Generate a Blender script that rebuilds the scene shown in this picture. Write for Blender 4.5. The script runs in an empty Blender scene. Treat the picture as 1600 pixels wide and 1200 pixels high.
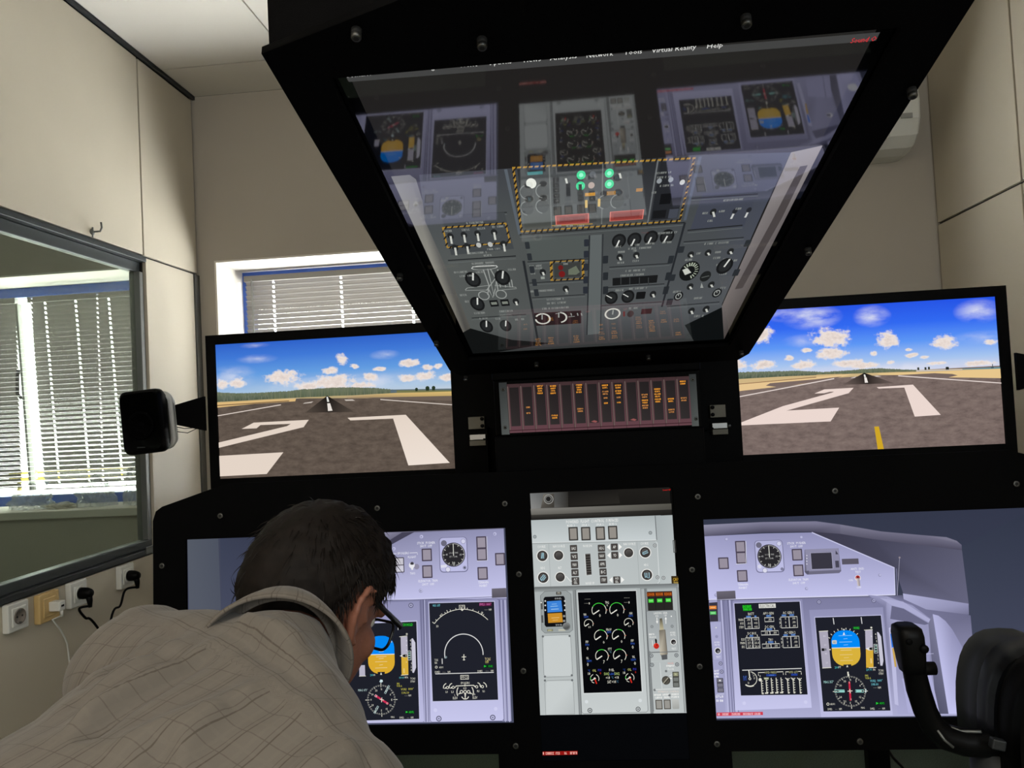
import bpy, bmesh, math, random
import numpy as np
from mathutils import Vector, Matrix, Euler, noise as mnoise

random.seed(7)
PI = math.pi
scene = bpy.context.scene
COL = scene.collection

# ------------------------------------------------------------------ camera
FPX = 1180.0                                   # focal length for a 1600 px wide picture
YAW, PITCH, ROLL = math.radians(4.93), math.radians(1.85), math.radians(2.89)
CAM = Vector((0.0, 0.0, 1.40))
_F = Vector((-math.sin(YAW) * math.cos(PITCH), math.cos(YAW) * math.cos(PITCH), math.sin(PITCH)))
_R0 = Vector((math.cos(YAW), math.sin(YAW), 0.0))
_U0 = _R0.cross(_F)
CR = math.cos(ROLL) * _R0 - math.sin(ROLL) * _U0
CU = math.cos(ROLL) * _U0 + math.sin(ROLL) * _R0
cam_data = bpy.data.cameras.new('camera')
cam_data.sensor_width = 36.0
cam_data.lens = 36.0 * FPX / 1600.0
cam_data.clip_start = 0.02
cam = bpy.data.objects.new('camera', cam_data)
COL.objects.link(cam)
cam.matrix_world = Matrix(((CR.x, CU.x, -_F.x, CAM.x), (CR.y, CU.y, -_F.y, CAM.y), (CR.z, CU.z, -_F.z, CAM.z), (0, 0, 0, 1)))
scene.camera = cam

# ------------------------------------------------------------------ view, sky, lamps
scene.view_settings.view_transform = 'Standard'
scene.view_settings.look = 'None'
scene.view_settings.gamma = 1.0
scene.view_settings.exposure = 0.0
scene.view_settings.use_curve_mapping = False
try:
    scene.cycles.use_denoising = True
    scene.cycles.max_bounces = 10
    scene.cycles.transparent_max_bounces = 16
    scene.cycles.sample_clamp_indirect = 4.0
except Exception:
    pass

world = bpy.data.worlds.new('sky')
scene.world = world
world.use_nodes = True
_wn = world.node_tree.nodes
_bg = _wn.get('Background') or _wn.new('ShaderNodeBackground')
_bg.inputs['Color'].default_value = (0.98, 0.98, 0.95, 1)
_bg.inputs['Strength'].default_value = 20.0

def area_lamp(name, loc, size, energy, color, target):
    d = bpy.data.lights.new(name, 'AREA')
    d.shape = 'RECTANGLE'; d.size, d.size_y = size
    d.energy = energy; d.color = color
    o = bpy.data.objects.new(name, d); COL.objects.link(o)
    o.location = loc
    o.rotation_euler = (Vector(target) - Vector(loc)).to_track_quat('-Z', 'Y').to_euler()
    return o
# ceiling luminaire over the back of the room, and daylight of the room's other window behind the camera
area_lamp('ceiling_lamp', (-0.35, -0.9, 2.78), (1.4, 1.4), 34.0, (1.0, 0.92, 0.80), (-0.35, -1.0, 0))
area_lamp('rear_window_light', (-0.6, -2.1, 1.7), (1.6, 1.0), 11.0, (1.0, 0.94, 0.85), (-0.5, 0.6, 3.0))
area_lamp('side_fill_light', (1.25, -1.5, 1.95), (0.9, 1.1), 24.0, (0.82, 0.93, 1.0), (-1.6, 2.3, 0.75))  # cool fill added to brighten the lower left wall, no window there
area_lamp('next_room_lamp', (-3.2, 0.9, 2.75), (1.0, 1.0), 14.0, (0.92, 1.0, 0.86), (-3.2, 0.9, 0))

# ------------------------------------------------------------------ helpers
def lin(c):
    c = c / 255.0
    return c / 12.92 if c <= 0.04045 else ((c + 0.055) / 1.055) ** 2.4
def L3(rgb): return (lin(rgb[0]), lin(rgb[1]), lin(rgb[2]), 1.0)

_mats = {}
def mat(name, rgb, rough=0.5, metal=0.0, spec=0.5, bump=0.0, bscale=200.0, vary=0.0, coat=0.0):
    """plain surface: colour given as sRGB 0-255 of the material itself, fine procedural grain"""
    if name in _mats: return _mats[name]
    m = bpy.data.materials.new(name); m.use_nodes = True
    nt = m.node_tree; b = nt.nodes['Principled BSDF']
    b.inputs['Base Color'].default_value = L3(rgb)
    b.inputs['Roughness'].default_value = rough
    b.inputs['Metallic'].default_value = metal
    b.inputs['Specular IOR Level'].default_value = spec
    b.inputs['Coat Weight'].default_value = coat
    tc = nt.nodes.new('ShaderNodeTexCoord')
    if bump or vary:
        n = nt.nodes.new('ShaderNodeTexNoise'); n.inputs['Scale'].default_value = bscale
        n.inputs['Detail'].default_value = 4
        nt.links.new(tc.outputs['Object'], n.inputs['Vector'])
        if bump:
            bp = nt.nodes.new('ShaderNodeBump'); bp.inputs['Strength'].default_value = bump
            bp.inputs['Distance'].default_value = 0.002
            nt.links.new(n.outputs['Fac'], bp.inputs['Height']); nt.links.new(bp.outputs['Normal'], b.inputs['Normal'])
        if vary:
            cr = nt.nodes.new('ShaderNodeValToRGB')
            c = L3(rgb)
            cr.color_ramp.elements[0].color = (c[0] * (1 - vary), c[1] * (1 - vary), c[2] * (1 - vary), 1)
            cr.color_ramp.elements[1].color = (min(1, c[0] * (1 + vary)), min(1, c[1] * (1 + vary)), min(1, c[2] * (1 + vary)), 1)
            cr.color_ramp.elements[0].position = 0.3; cr.color_ramp.elements[1].position = 0.7
            nt.links.new(n.outputs['Fac'], cr.inputs['Fac']); nt.links.new(cr.outputs['Color'], b.inputs['Base Color'])
    _mats[name] = m
    return m

def glass_mat(name, tint, ior=1.45, rough=0.0, fmin=0.0, veil=0.0):
    m = bpy.data.materials.new(name); m.use_nodes = True
    nt = m.node_tree; nt.nodes.clear()
    out = nt.nodes.new('ShaderNodeOutputMaterial'); mix = nt.nodes.new('ShaderNodeMixShader')
    tr = nt.nodes.new('ShaderNodeBsdfTransparent'); tr.inputs['Color'].default_value = (*tint, 1)
    gl = nt.nodes.new('ShaderNodeBsdfGlossy'); gl.inputs['Roughness'].default_value = rough
    # Schlick's curve, the same from either side of the pane
    geo = nt.nodes.new('ShaderNodeNewGeometry'); dot = nt.nodes.new('ShaderNodeVectorMath'); dot.operation = 'DOT_PRODUCT'
    nt.links.new(geo.outputs['Normal'], dot.inputs[0]); nt.links.new(geo.outputs['Incoming'], dot.inputs[1])
    def mth(op, a, b):
        q = nt.nodes.new('ShaderNodeMath'); q.operation = op
        for i, k in enumerate((a, b)):
            if isinstance(k, (int, float)): q.inputs[i].default_value = k
            else: nt.links.new(k, q.inputs[i])
        return q.outputs[0]
    f0 = ((ior - 1) / (ior + 1)) ** 2
    fres = mth('ADD', mth('MULTIPLY', mth('POWER', mth('SUBTRACT', 1.0, mth('ABSOLUTE', dot.outputs['Value'], 0)), 5.0), 1 - f0), f0)
    ad = nt.nodes.new('ShaderNodeMath'); ad.operation = 'ADD'; ad.use_clamp = True; ad.inputs[1].default_value = fmin
    nt.links.new(fres, ad.inputs[0]); nt.links.new(ad.outputs[0], mix.inputs[0])
    nt.links.new(tr.outputs[0], mix.inputs[1]); nt.links.new(gl.outputs[0], mix.inputs[2])
    if veil:   # thin film of diffuse colour standing in for hazy reflections on the pane
        df = nt.nodes.new('ShaderNodeBsdfDiffuse'); df.inputs['Color'].default_value = (0.62, 0.66, 0.50, 1)
        m2 = nt.nodes.new('ShaderNodeMixShader'); m2.inputs[0].default_value = veil
        nt.links.new(mix.outputs[0], m2.inputs[1]); nt.links.new(df.outputs[0], m2.inputs[2]); mix = m2
    nt.links.new(mix.outputs[0], out.inputs[0])
    return m

def link(o, parent=None):
    COL.objects.link(o)
    if parent is not None:
        o.parent = parent
        o.matrix_parent_inverse = parent_world(parent).inverted()
    return o
def parent_world(p):
    base = parent_world(p.parent) @ p.matrix_parent_inverse if p.parent is not None else Matrix()
    return base @ p.matrix_basis

def thing(name, label, cat, loc=(0, 0, 0), group=None):
    o = bpy.data.objects.new(name, None); o.empty_display_size = 0.05
    COL.objects.link(o); o.location = loc
    o['label'] = label; o['category'] = cat
    if group: o['group'] = group
    return o
def tag(o, label, cat, group=None):
    o['label'] = label; o['category'] = cat
    if group: o['group'] = group
    return o
def structure(o): o['kind'] = 'structure'; return o

class MB:
    """collects shapes (world coordinates) and links them as ONE mesh object"""
    def __init__(self): self.v = []; self.f = []; self.sm = []
    def add(self, v, f, smooth=False):
        o = len(self.v); self.v += [tuple(p) for p in v]
        self.f += [tuple(i + o for i in q) for q in f]; self.sm += [smooth] * len(f); return self
    def box(self, lo, hi):
        x0, y0, z0 = lo; x1, y1, z1 = hi
        v = [(x0, y0, z0), (x1, y0, z0), (x1, y1, z0), (x0, y1, z0), (x0, y0, z1), (x1, y0, z1), (x1, y1, z1), (x0, y1, z1)]
        return self.add(v, [(0, 3, 2, 1), (4, 5, 6, 7), (0, 1, 5, 4), (1, 2, 6, 5), (2, 3, 7, 6), (3, 0, 4, 7)])
    def obox(self, c, ax, s):
        """oriented box: centre, three axes (unit), full sizes"""
        c = Vector(c); a = [Vector(k) for k in ax]
        v = []
        for dz in (-.5, .5):
            for dx, dy in ((-.5, -.5), (.5, -.5), (.5, .5), (-.5, .5)):
                v.append(c + a[0] * s[0] * dx + a[1] * s[1] * dy + a[2] * s[2] * dz)
        return self.add(v, [(0, 3, 2, 1), (4, 5, 6, 7), (0, 1, 5, 4), (1, 2, 6, 5), (2, 3, 7, 6), (3, 0, 4, 7)])
    def prism(self, poly, ext):
        """polygon of 3-D points extruded along a vector"""
        n = len(poly); e = Vector(ext); p = [Vector(q) for q in poly]
        return self.add(p + [q + e for q in p], [tuple(range(n))[::-1], tuple(range(n, 2 * n))] + [(i, (i + 1) % n, (i + 1) % n + n, i + n) for i in range(n)])
    def tube(self, pts, rad, seg=12, flat=(1, 1), up=None, smooth=True, caps=True):
        pts = [Vector(p) for p in pts]; n = len(pts)
        if not hasattr(rad, '__len__'): rad = [rad] * n
        v = []; f = []
        ref = Vector(up) if up else None
        for i, p in enumerate(pts):
            d = (pts[min(i + 1, n - 1)] - pts[max(i - 1, 0)]).normalized()
            if ref is None:
                ref = Vector((0, 0, 1)) if abs(d.z) < .9 else Vector((1, 0, 0))
            a = (ref - d * ref.dot(d)).normalized(); b = d.cross(a)
            if up is None: ref = a
            for k in range(seg):
                t = 2 * PI * k / seg
                v.append(p + (a * math.cos(t) * flat[0] + b * math.sin(t) * flat[1]) * rad[i])
        for i in range(n - 1):
            for k in range(seg):
                f.append((i * seg + k, i * seg + (k + 1) % seg, (i + 1) * seg + (k + 1) % seg, (i + 1) * seg + k))
        if caps:
            f.append(tuple(range(seg))[::-1]); f.append(tuple(range((n - 1) * seg, n * seg)))
        return self.add(v, f, smooth)
    def lathe(self, c, axis, prof, seg=16, smooth=True):
        """prof: (radius, height along axis) from bottom to top"""
        c = Vector(c); d = Vector(axis).normalized()
        a = d.orthogonal().normalized(); b = d.cross(a)
        v = []; f = []
        for r, h in prof:
            for k in range(seg):
                t = 2 * PI * k / seg
                v.append(c + d * h + (a * math.cos(t) + b * math.sin(t)) * r)
        n = len(prof)
        for i in range(n - 1):
            for k in range(seg):
                f.append((i * seg + k, i * seg + (k + 1) % seg, (i + 1) * seg + (k + 1) % seg, (i + 1) * seg + k))
        f.append(tuple(range(seg))[::-1]); f.append(tuple(range((n - 1) * seg, n * seg)))
        return self.add(v, f, smooth)
    def ellipsoid(self, c, ax, r, nu=24, nv=14):
        c = Vector(c); a = [Vector(k) for k in ax]; v = []; f = []
        for j in range(nv + 1):
            ph = PI * j / nv
            for i in range(nu):
                t = 2 * PI * i / nu
                v.append(c + a[0] * r[0] * math.sin(ph) * math.cos(t) + a[1] * r[1] * math.sin(ph) * math.sin(t) + a[2] * r[2] * math.cos(ph))
        for j in range(nv):
            for i in range(nu):
                f.append((j * nu + i, (j + 1) * nu + i, (j + 1) * nu + (i + 1) % nu, j * nu + (i + 1) % nu))
        return self.add(v, f, True)
    def mesh(self, name, bevel=0.0, bseg=2):
        me = bpy.data.meshes.new(name)
        me.from_pydata(self.v, [], self.f)
        me.polygons.foreach_set('use_smooth', self.sm)
        if bevel:
            bm = bmesh.new(); bm.from_mesh(me)
            bmesh.ops.remove_doubles(bm, verts=bm.verts, dist=1e-6)
            bmesh.ops.recalc_face_normals(bm, faces=bm.faces)
            ed = [e for e in bm.edges if len(e.link_faces) == 2 and e.calc_face_angle(0) > 0.6]
            bmesh.ops.bevel(bm, geom=ed, offset=bevel, segments=bseg, affect='EDGES', profile=0.5, clamp_overlap=True)
            bm.to_mesh(me); bm.free()
        me.update()
        return me
    def build(self, name, m, parent=None, bevel=0.0, bseg=2):
        me = self.mesh(name, bevel, bseg)
        if m is not None: me.materials.append(m)
        return link(bpy.data.objects.new(name, me), parent)

def box(name, lo, hi, m, parent=None, bevel=0.0):
    return MB().box(lo, hi).build(name, m, parent, bevel)

def copy_piece(o, dx, parent=None, name=None):
    """a copy sharing mesh data, moved by dx in the world"""
    c = o.copy()
    if name: c.name = name
    COL.objects.link(c)
    if parent is not None:
        c.parent = parent; c.matrix_parent_inverse = parent_world(parent).inverted()
    c.location = o.location + Vector(dx)
    return c

def plate(name, outer, holes, P0, u, v, n, thick, m, parent=None, bevel=0.0):
    """flat sheet with cut-outs: outlines in the sheet's own (u, v) metres; front face at P0, body extends by thick along -n"""
    cu = bpy.data.curves.new(name, 'CURVE'); cu.dimensions = '2D'; cu.fill_mode = 'BOTH'
    cu.extrude = thick / 2
    if bevel: cu.bevel_depth = bevel; cu.bevel_resolution = 1
    for pts in [outer] + list(holes):
        s = cu.splines.new('POLY'); s.points.add(len(pts) - 1)
        for p, q in zip(s.points, pts): p.co = (q[0], q[1], 0, 1)
        s.use_cyclic_u = True
    t = bpy.data.objects.new(name, cu)
    me = bpy.data.meshes.new_from_object(t); me.name = name
    bpy.data.objects.remove(t); bpy.data.curves.remove(cu)
    u, v, n, P0 = Vector(u), Vector(v), Vector(n), Vector(P0)
    off = P0 - n * (thick / 2 + bevel)
    M = Matrix(((u.x, v.x, n.x, off.x), (u.y, v.y, n.y, off.y), (u.z, v.z, n.z, off.z), (0, 0, 0, 1)))
    me.transform(M); me.materials.clear(); me.materials.append(m)
    return link(bpy.data.objects.new(name, me), parent)

def rrect(x0, y0, x1, y1, r, k=5):
    pts = []
    for cx, cy, a0 in ((x1 - r, y1 - r, 0), (x0 + r, y1 - r, 90), (x0 + r, y0 + r, 180), (x1 - r, y0 + r, 270)):
        for i in range(k + 1):
            a = math.radians(a0 + 90 * i / k); pts.append((cx + r * math.cos(a), cy + r * math.sin(a)))
    return pts

# ------------------------------------------------------------------ flat display pictures
def ray(px, py): return _F + CR * ((px - 800) / FPX) - CU * ((py - 600) / FPX)
def hit(px, py, P0, n):
    d = ray(px, py); n = Vector(n)
    return CAM + d * ((Vector(P0) - CAM).dot(n) / d.dot(n))

_glyph = {}
def glyphs(s):
    """triangles of a line of text, cap height 1, starting at x = 0 -> (verts, faces, width)"""
    if s in _glyph: return _glyph[s]
    cu = bpy.data.curves.new('t', 'FONT'); cu.body = s; cu.resolution_u = 1; cu.size = 1.45
    t = bpy.data.objects.new('t', cu)
    me = bpy.data.meshes.new_from_object(t)
    vs = [(q.co.x, q.co.y) for q in me.vertices]; fs = [tuple(p.vertices) for p in me.polygons]
    bpy.data.objects.remove(t); bpy.data.curves.remove(cu); bpy.data.meshes.remove(me)
    w = max([q[0] for q in vs], default=0.5)
    _glyph[s] = (vs, fs, w)
    return _glyph[s]

class Picture:
    """what a flat screen shows: coloured areas, lines and lettering lying on the screen's own plane.
    Positions are read off enlarged views of the photograph; view(x0, y0, s) sets the view in use."""
    def __init__(self, P0, u, v, n, step=5e-6):
        self.P0, self.u, self.v, self.n = Vector(P0), Vector(u).normalized(), Vector(v).normalized(), Vector(n).normalized()
        self.V = []; self.Fc = []; self.C = []; self.k = 0; self.step = step; self.tall = False; self.view(0, 0, 1)
    def view(self, x0, y0, s): self.x0, self.y0, self.s = x0, y0, s
    def W(self, p):
        q = hit(self.x0 + p[0] / self.s, self.y0 + p[1] / self.s, self.P0, self.n) - self.P0
        return (q.dot(self.u), q.dot(self.v))
    def sc(self, p):
        a = self.W(p); b = self.W((p[0] + 4, p[1])); return math.hypot(b[0] - a[0], b[1] - a[1]) / 4
    def kv(self, p):
        """how much taller than wide the screen draws its picture (1 unless the picture is stretched along the screen)"""
        if not self.tall: return 1.0
        a = self.W(p); b = self.W((p[0], p[1] + 4)); return math.hypot(b[0] - a[0], b[1] - a[1]) / 4 / self.sc(p)
    def raw(self, pts, faces, col, cols=None):
        self.k += 1; o = len(self.V); h = self.k * self.step
        for i, (a, b) in enumerate(pts):
            self.V.append(self.P0 + self.u * a + self.v * b + self.n * h)
            self.C.append(L3(cols[i] if cols else col))
        self.Fc += [tuple(j + o for j in f) for f in faces]
    def poly(self, pts, col, cols=None):
        w = [self.W(p) for p in pts]; self.raw(w, [tuple(range(len(w)))], col, cols)
    def rect(self, x0, y0, x1, y1, col, col2=None, r=0.0):
        a = self.W((x0, y0)); b = self.W((x1, y1))
        if r:
            rr = r * self.sc((x0, y0)); p = rrect(min(a[0], b[0]), min(a[1], b[1]), max(a[0], b[0]), max(a[1], b[1]), rr, 3)
            t, m = max(a[1], b[1]), min(a[1], b[1])
            cs = None
            if col2: cs = [tuple(col2[i] + (col[i] - col2[i]) * (q[1] - m) / (t - m) for i in range(3)) for q in p]
            self.raw(p, [tuple(range(len(p)))], col, cs)
        else:
            self.raw([(a[0], a[1]), (b[0], a[1]), (b[0], b[1]), (a[0], b[1])], [(0, 3, 2, 1)], col, [col, col, col2, col2] if col2 else None)
    def cbox(self, c, w, h, col, r=0.0, col2=None):
        """box centred on c; sizes in view pixels, sides along the screen"""
        a = self.W(c); s = self.sc(c); w *= s / 2; h *= s / 2 * self.kv(c)
        p = rrect(a[0] - w, a[1] - h, a[0] + w, a[1] + h, r * s, 3) if r else [(a[0] - w, a[1] - h), (a[0] + w, a[1] - h), (a[0] + w, a[1] + h), (a[0] - w, a[1] + h)]
        cs = [col2 if q[1] < a[1] else col for q in p] if col2 else None
        self.raw(p, [tuple(range(len(p)))], col, cs)
    def frame(self, c, w, h, t, col):
        a = self.W(c); s = self.sc(c); w *= s / 2; h *= s / 2 * self.kv(c); t *= s
        p = [(a[0] - w, a[1] - h), (a[0] + w, a[1] - h), (a[0] + w, a[1] + h), (a[0] - w, a[1] + h)]
        q = [(a[0] - w + t, a[1] - h + t), (a[0] + w - t, a[1] - h + t), (a[0] + w - t, a[1] + h - t), (a[0] - w + t, a[1] + h - t)]
        self.raw(p + q, [(i, (i + 1) % 4, (i + 1) % 4 + 4, i + 4) for i in range(4)], col)
    def line(self, pts, w, col, closed=False, cols=None):
        P = [Vector(self.W(p)) for p in pts]; hw = w * self.sc(pts[0]) / 2
        n = len(P); vs = []; cs = []
        for i, p in enumerate(P):
            if closed: d = P[(i + 1) % n] - P[i - 1]
            else: d = P[min(i + 1, n - 1)] - P[max(i - 1, 0)]
            d = d.normalized() if d.length > 1e-9 else Vector((1, 0)); t = Vector((-d.y, d.x)) * hw
            vs += [tuple(p + t), tuple(p - t)]
            if cols: cs += [cols[i], cols[i]]
        fs = [(2 * i, 2 * i + 1, 2 * i + 3, 2 * i + 2) for i in range(n - 1)]
        if closed: fs.append((2 * n - 2, 2 * n - 1, 1, 0))
        self.raw(vs, fs, col, cs or None)
    def disc(self, c, r, col, seg=24, col2=None):
        a = self.W(c); r *= self.sc(c); kv = self.kv(c)
        p = [(a[0] + r * math.cos(2 * PI * i / seg), a[1] + kv * r * math.sin(2 * PI * i / seg)) for i in range(seg)]
        cs = [col if q[1] > a[1] else col2 for q in p] if col2 else None
        self.raw(p, [tuple(range(seg))], col, cs)
    def arc(self, c, r, w, col, a0=0, a1=360, seg=28, sq=1.0):
        """angles in degrees, counter-clockwise from the right"""
        sq *= self.kv(c); a = self.W(c); s = self.sc(c); ro, ri = (r + w / 2) * s, (r - w / 2) * s; vs = []
        for i in range(seg + 1):
            t = math.radians(a0 + (a1 - a0) * i / seg)
            vs += [(a[0] + ro * math.cos(t), a[1] + ro * sq * math.sin(t)), (a[0] + ri * math.cos(t), a[1] + ri * sq * math.sin(t))]
        self.raw(vs, [(2 * i, 2 * i + 1, 2 * i + 3, 2 * i + 2) for i in range(seg)], col)
    def ticks(self, c, r0, r1, n, w, col, a0=0, a1=360):
        a = self.W(c); s = self.sc(c); vs = []; fs = []
        for i in range(n):
            t = math.radians(a0 + (a1 - a0) * i / n); d = Vector((math.cos(t), math.sin(t))); q = Vector((-d.y, d.x)) * w * s / 2; d.y *= self.kv(c)
            o = len(vs); ce = Vector(a)
            vs += [tuple(ce + d * r0 * s + q), tuple(ce + d * r0 * s - q), tuple(ce + d * r1 * s - q), tuple(ce + d * r1 * s + q)]
            fs.append((o, o + 1, o + 2, o + 3))
        self.raw(vs, fs, col)
    def ray_(self, c, r0, r1, ang, w, col):
        a = self.W(c); s = self.sc(c); t = math.radians(ang); d = Vector((math.cos(t), math.sin(t))); q = Vector((-d.y, d.x)) * w * s / 2
        d.y *= self.kv(c); ce = Vector(a)
        self.raw([tuple(ce + d * r0 * s + q), tuple(ce + d * r0 * s - q), tuple(ce + d * r1 * s - q), tuple(ce + d * r1 * s + q)], [(0, 1, 2, 3)], col)
    def text(self, c, h, s, col, wd=None, rot=0.0, al='C', sq=1.0):
        """lettering: cap height h in view pixels, optional total width wd, sq stretches the height"""
        vs, fs, w = glyphs(s)
        if not fs: return
        sq *= self.kv(c); a = self.W(c); k = h * self.sc(c); kx = k * (wd / h / w if wd else 1.0)
        ox = {'C': w / 2, 'L': 0, 'R': w}[al]; cr, sr = math.cos(rot), math.sin(rot)
        out = []
        for x, y in vs:
            x = (x - ox) * kx; y = (y - .5) * k * sq
            out.append((a[0] + x * cr - y * sr, a[1] + x * sr + y * cr))
        self.raw(out, fs, col)
    def scribble(self, c, w, h, col, n=None, seed=0):
        """lettering too small to read in the photograph: a row of short strokes"""
        rnd = random.Random(seed + int(c[0] * 7 + c[1] * 13)); n = n or max(2, int(w / h * 1.3))
        a = self.W(c); s = self.sc(c); vs = []; fs = []; cw = w * s / n; h *= self.kv(c)
        for i in range(n):
            if n > 5 and rnd.random() < .14: continue
            x0 = a[0] - w * s / 2 + i * cw; x1 = x0 + cw * .78; y0 = a[1] - h * s / 2; y1 = a[1] + h * s / 2; t = min(h * s * .24, cw * .3)
            parts = [(x0, y0, x0 + t, y1)]
            if rnd.random() < .75: parts.append((x0, y1 - t, x1, y1))
            if rnd.random() < .6: parts.append((x0, y0, x1, y0 + t))
            if rnd.random() < .5: parts.append((x1 - t, y0, x1, y1))
            if rnd.random() < .5: parts.append((x0, (y0 + y1 - t) / 2, x1, (y0 + y1 + t) / 2))
            for p in parts:
                o = len(vs); vs += [(p[0], p[1]), (p[2], p[1]), (p[2], p[3]), (p[0], p[3])]; fs.append((o, o + 1, o + 2, o + 3))
        if fs: self.raw(vs, fs, col)
    def build(self, name, m, parent):
        me = bpy.data.meshes.new(name); me.from_pydata([tuple(q) for q in self.V], [], self.Fc)
        at = me.color_attributes.new('Col', 'FLOAT_COLOR', 'POINT')
        at.data.foreach_set('color', [x for c in self.C for x in c])
        me.materials.append(m); me.update()
        o = link(bpy.data.objects.new(name, me), parent)
        return o

def display_mat(name, strength=1.0, rough=0.4, spec=0.03):
    m = bpy.data.materials.new(name); m.use_nodes = True
    nt = m.node_tree; b = nt.nodes['Principled BSDF']
    b.inputs['Base Color'].default_value = (0.0015, 0.0015, 0.002, 1)
    b.inputs['Roughness'].default_value = rough; b.inputs['Specular IOR Level'].default_value = spec
    a = nt.nodes.new('ShaderNodeAttribute'); a.attribute_name = 'Col'
    nt.links.new(a.outputs['Color'], b.inputs['Emission Color'])
    b.inputs['Emission Strength'].default_value = strength
    return m
M_PIX = display_mat('display_light', 0.92)
M_PIX_OVER = display_mat('overhead_display_light', 1.2)

M_BLACK = mat('black_panel_paint', (7, 7, 8), rough=0.65, spec=0.03, bump=0.15, bscale=900)
M_DARK = mat('black_metal', (7, 7, 8), rough=0.55, spec=0.04)
M_BLACKPL = mat('black_plastic', (6, 6, 7), rough=0.45, spec=0.08)
M_SCREW = mat('steel_screw', (92, 92, 90), rough=0.5, metal=1.0)
M_SOCKET = mat('screw_socket', (10, 10, 10), rough=0.8)
# ================================================================== THE ROOM
XL, XR, YB, ZC = -1.593, 1.446, 3.10, 2.814
YR = -2.4
M_PANEL = mat('beige_laminate_panel', (205, 196, 178), rough=0.42, spec=0.35, vary=0.03, bscale=3)
M_JOINT = mat('dark_joint', (30, 28, 26), rough=0.8)
M_PLASTER = mat('plaster', (186, 178, 166), rough=0.85, spec=0.2, bump=0.2, bscale=300)
M_CEIL = mat('ceiling_tile_white', (236, 231, 222), rough=0.9, spec=0.1, bump=0.15, bscale=400)
M_FLOOR = mat('floor_carpet', (92, 104, 94), rough=0.95, spec=0.1, bump=0.6, bscale=260, vary=0.35)
M_REVEAL = mat('white_reveal', (238, 232, 222), rough=0.7, spec=0.2)
M_FRAME = mat('grey_window_metal', (58, 63, 65), rough=0.4, metal=0.3)
M_FRAME_D = mat('dark_window_metal', (36, 40, 44), rough=0.45, metal=0.3)
M_ALU = mat('brushed_aluminium', (112, 114, 112), rough=0.45, metal=0.6)
M_BLUE = mat('blue_window_frame', (46, 84, 168), rough=0.45)
M_SLAT = mat('blind_slat_grey', (136, 132, 128), rough=0.45, spec=0.3)
M_WHITE = mat('white_plastic', (226, 226, 220), rough=0.35)
M_CORD = mat('white_cord', (170, 172, 170), rough=0.6)
M_PANE = glass_mat('interior_window_glass', (0.50, 0.57, 0.50), ior=2.0, veil=0.10)
M_CLEAR = glass_mat('outer_window_glass', (0.95, 0.97, 0.96), ior=1.3)

G = 0.0045   # half joint between panels
def wall_panels(parent, x_face, side, rows):
    """rows: (z0, z1, [y0, y1, ...]); panels 12 mm proud of the dark backing"""
    for z0, z1, ys in rows:
        for y0, y1 in zip(ys[:-1], ys[1:]):
            x0, x1 = (x_face - 0.014, x_face) if side < 0 else (x_face, x_face + 0.014)
            box('wall_panel', (x0, y0 + G, z0 + G), (x1, y1 - G, z1 - G), M_PANEL, parent, 0.0015)

# left wall: dark backing with the opening of the interior window
WY0, WY1, WZ0, WZ1 = 0.95, 2.695, 0.935, 2.040
b = MB()
b.box((XL - 0.06, YR, 0), (XL - 0.0141, YB, WZ0)); b.box((XL - 0.06, YR, WZ1), (XL - 0.0141, YB, ZC))
b.box((XL - 0.06, YR, WZ0), (XL - 0.0141, WY0, WZ1)); b.box((XL - 0.06, WY1, WZ0), (XL - 0.0141, YB, WZ1))
wl = structure(b.build('wall_left', M_JOINT))
wall_panels(wl, XL, -1, [(2.040, 2.800, [-2.4, -1.2, 0.0, 1.2, 2.688, 3.092]), (0.0, 0.935, [0.95, 2.695]),
                         (0.0, 2.040, [2.695, 3.058]), (0.0, 2.040, [-2.4, -1.2, 0.0, 0.95])])
t = structure(box('trim_1', (XL - 0.012, 3.058, 0), (XL + 0.004, 3.099, 2.036), M_ALU))
# right wall
wr = structure(box('wall_right', (XR + 0.0141, YR, 0), (XR + 0.11, YB, ZC), M_JOINT))
wall_panels(wr, XR, 1, [(2.040, 2.812, [-2.4, -1.1, 0.1, 1.324, 2.526, 3.094]), (0.0, 2.040, [-2.4, -1.1, 0.1, 1.324, 2.526, 3.094])])
# facade wall with the two window openings (this room and the next one)
W2 = (-1.52, 0.70, 1.055, 2.095)
W3 = (-4.30, -1.78, 1.055, 2.095)
X0, X1 = -5.0, XR + 0.11
b = MB()
for lo, hi in (((X0, YB, 0), (X1, 3.42, 1.055)), ((X0, YB, 2.095), (X1, 3.42, ZC)), ((X0, YB, 1.055), (W3[0], 3.42, 2.095)),
               ((W3[1], YB, 1.055), (W2[0], 3.42, 2.095)), ((W2[1], YB, 1.055), (X1, 3.42, 2.095))): b.box(lo, hi)
wb = structure(b.build('wall_back', M_PLASTER))
structure(box('wall_rear', (XL - 0.11, YR - 0.1, 0), (XR + 0.11, YR, ZC), M_PLASTER))
# reveals lining the two openings, white and 4 mm proud of the wall
for i, w in enumerate((W2, W3)):
    b = MB()
    b.box((w[0], YB - 0.004, w[3] - 0.008), (w[1], 3.40, w[3])); b.box((w[0], YB - 0.004, w[2]), (w[0] + 0.008, 3.40, w[3] - 0.008))
    b.box((w[1] - 0.008, YB - 0.004, w[2]), (w[1], 3.40, w[3] - 0.008))
    structure(b.build('trim_%d' % (i + 2), M_REVEAL))
    structure(box('trim_%d' % (i + 4), (w[0], YB - 0.02, w[2] - 0.03), (w[1], 3.40, w[2] + 0.004), M_REVEAL, None, 0.004))
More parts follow.
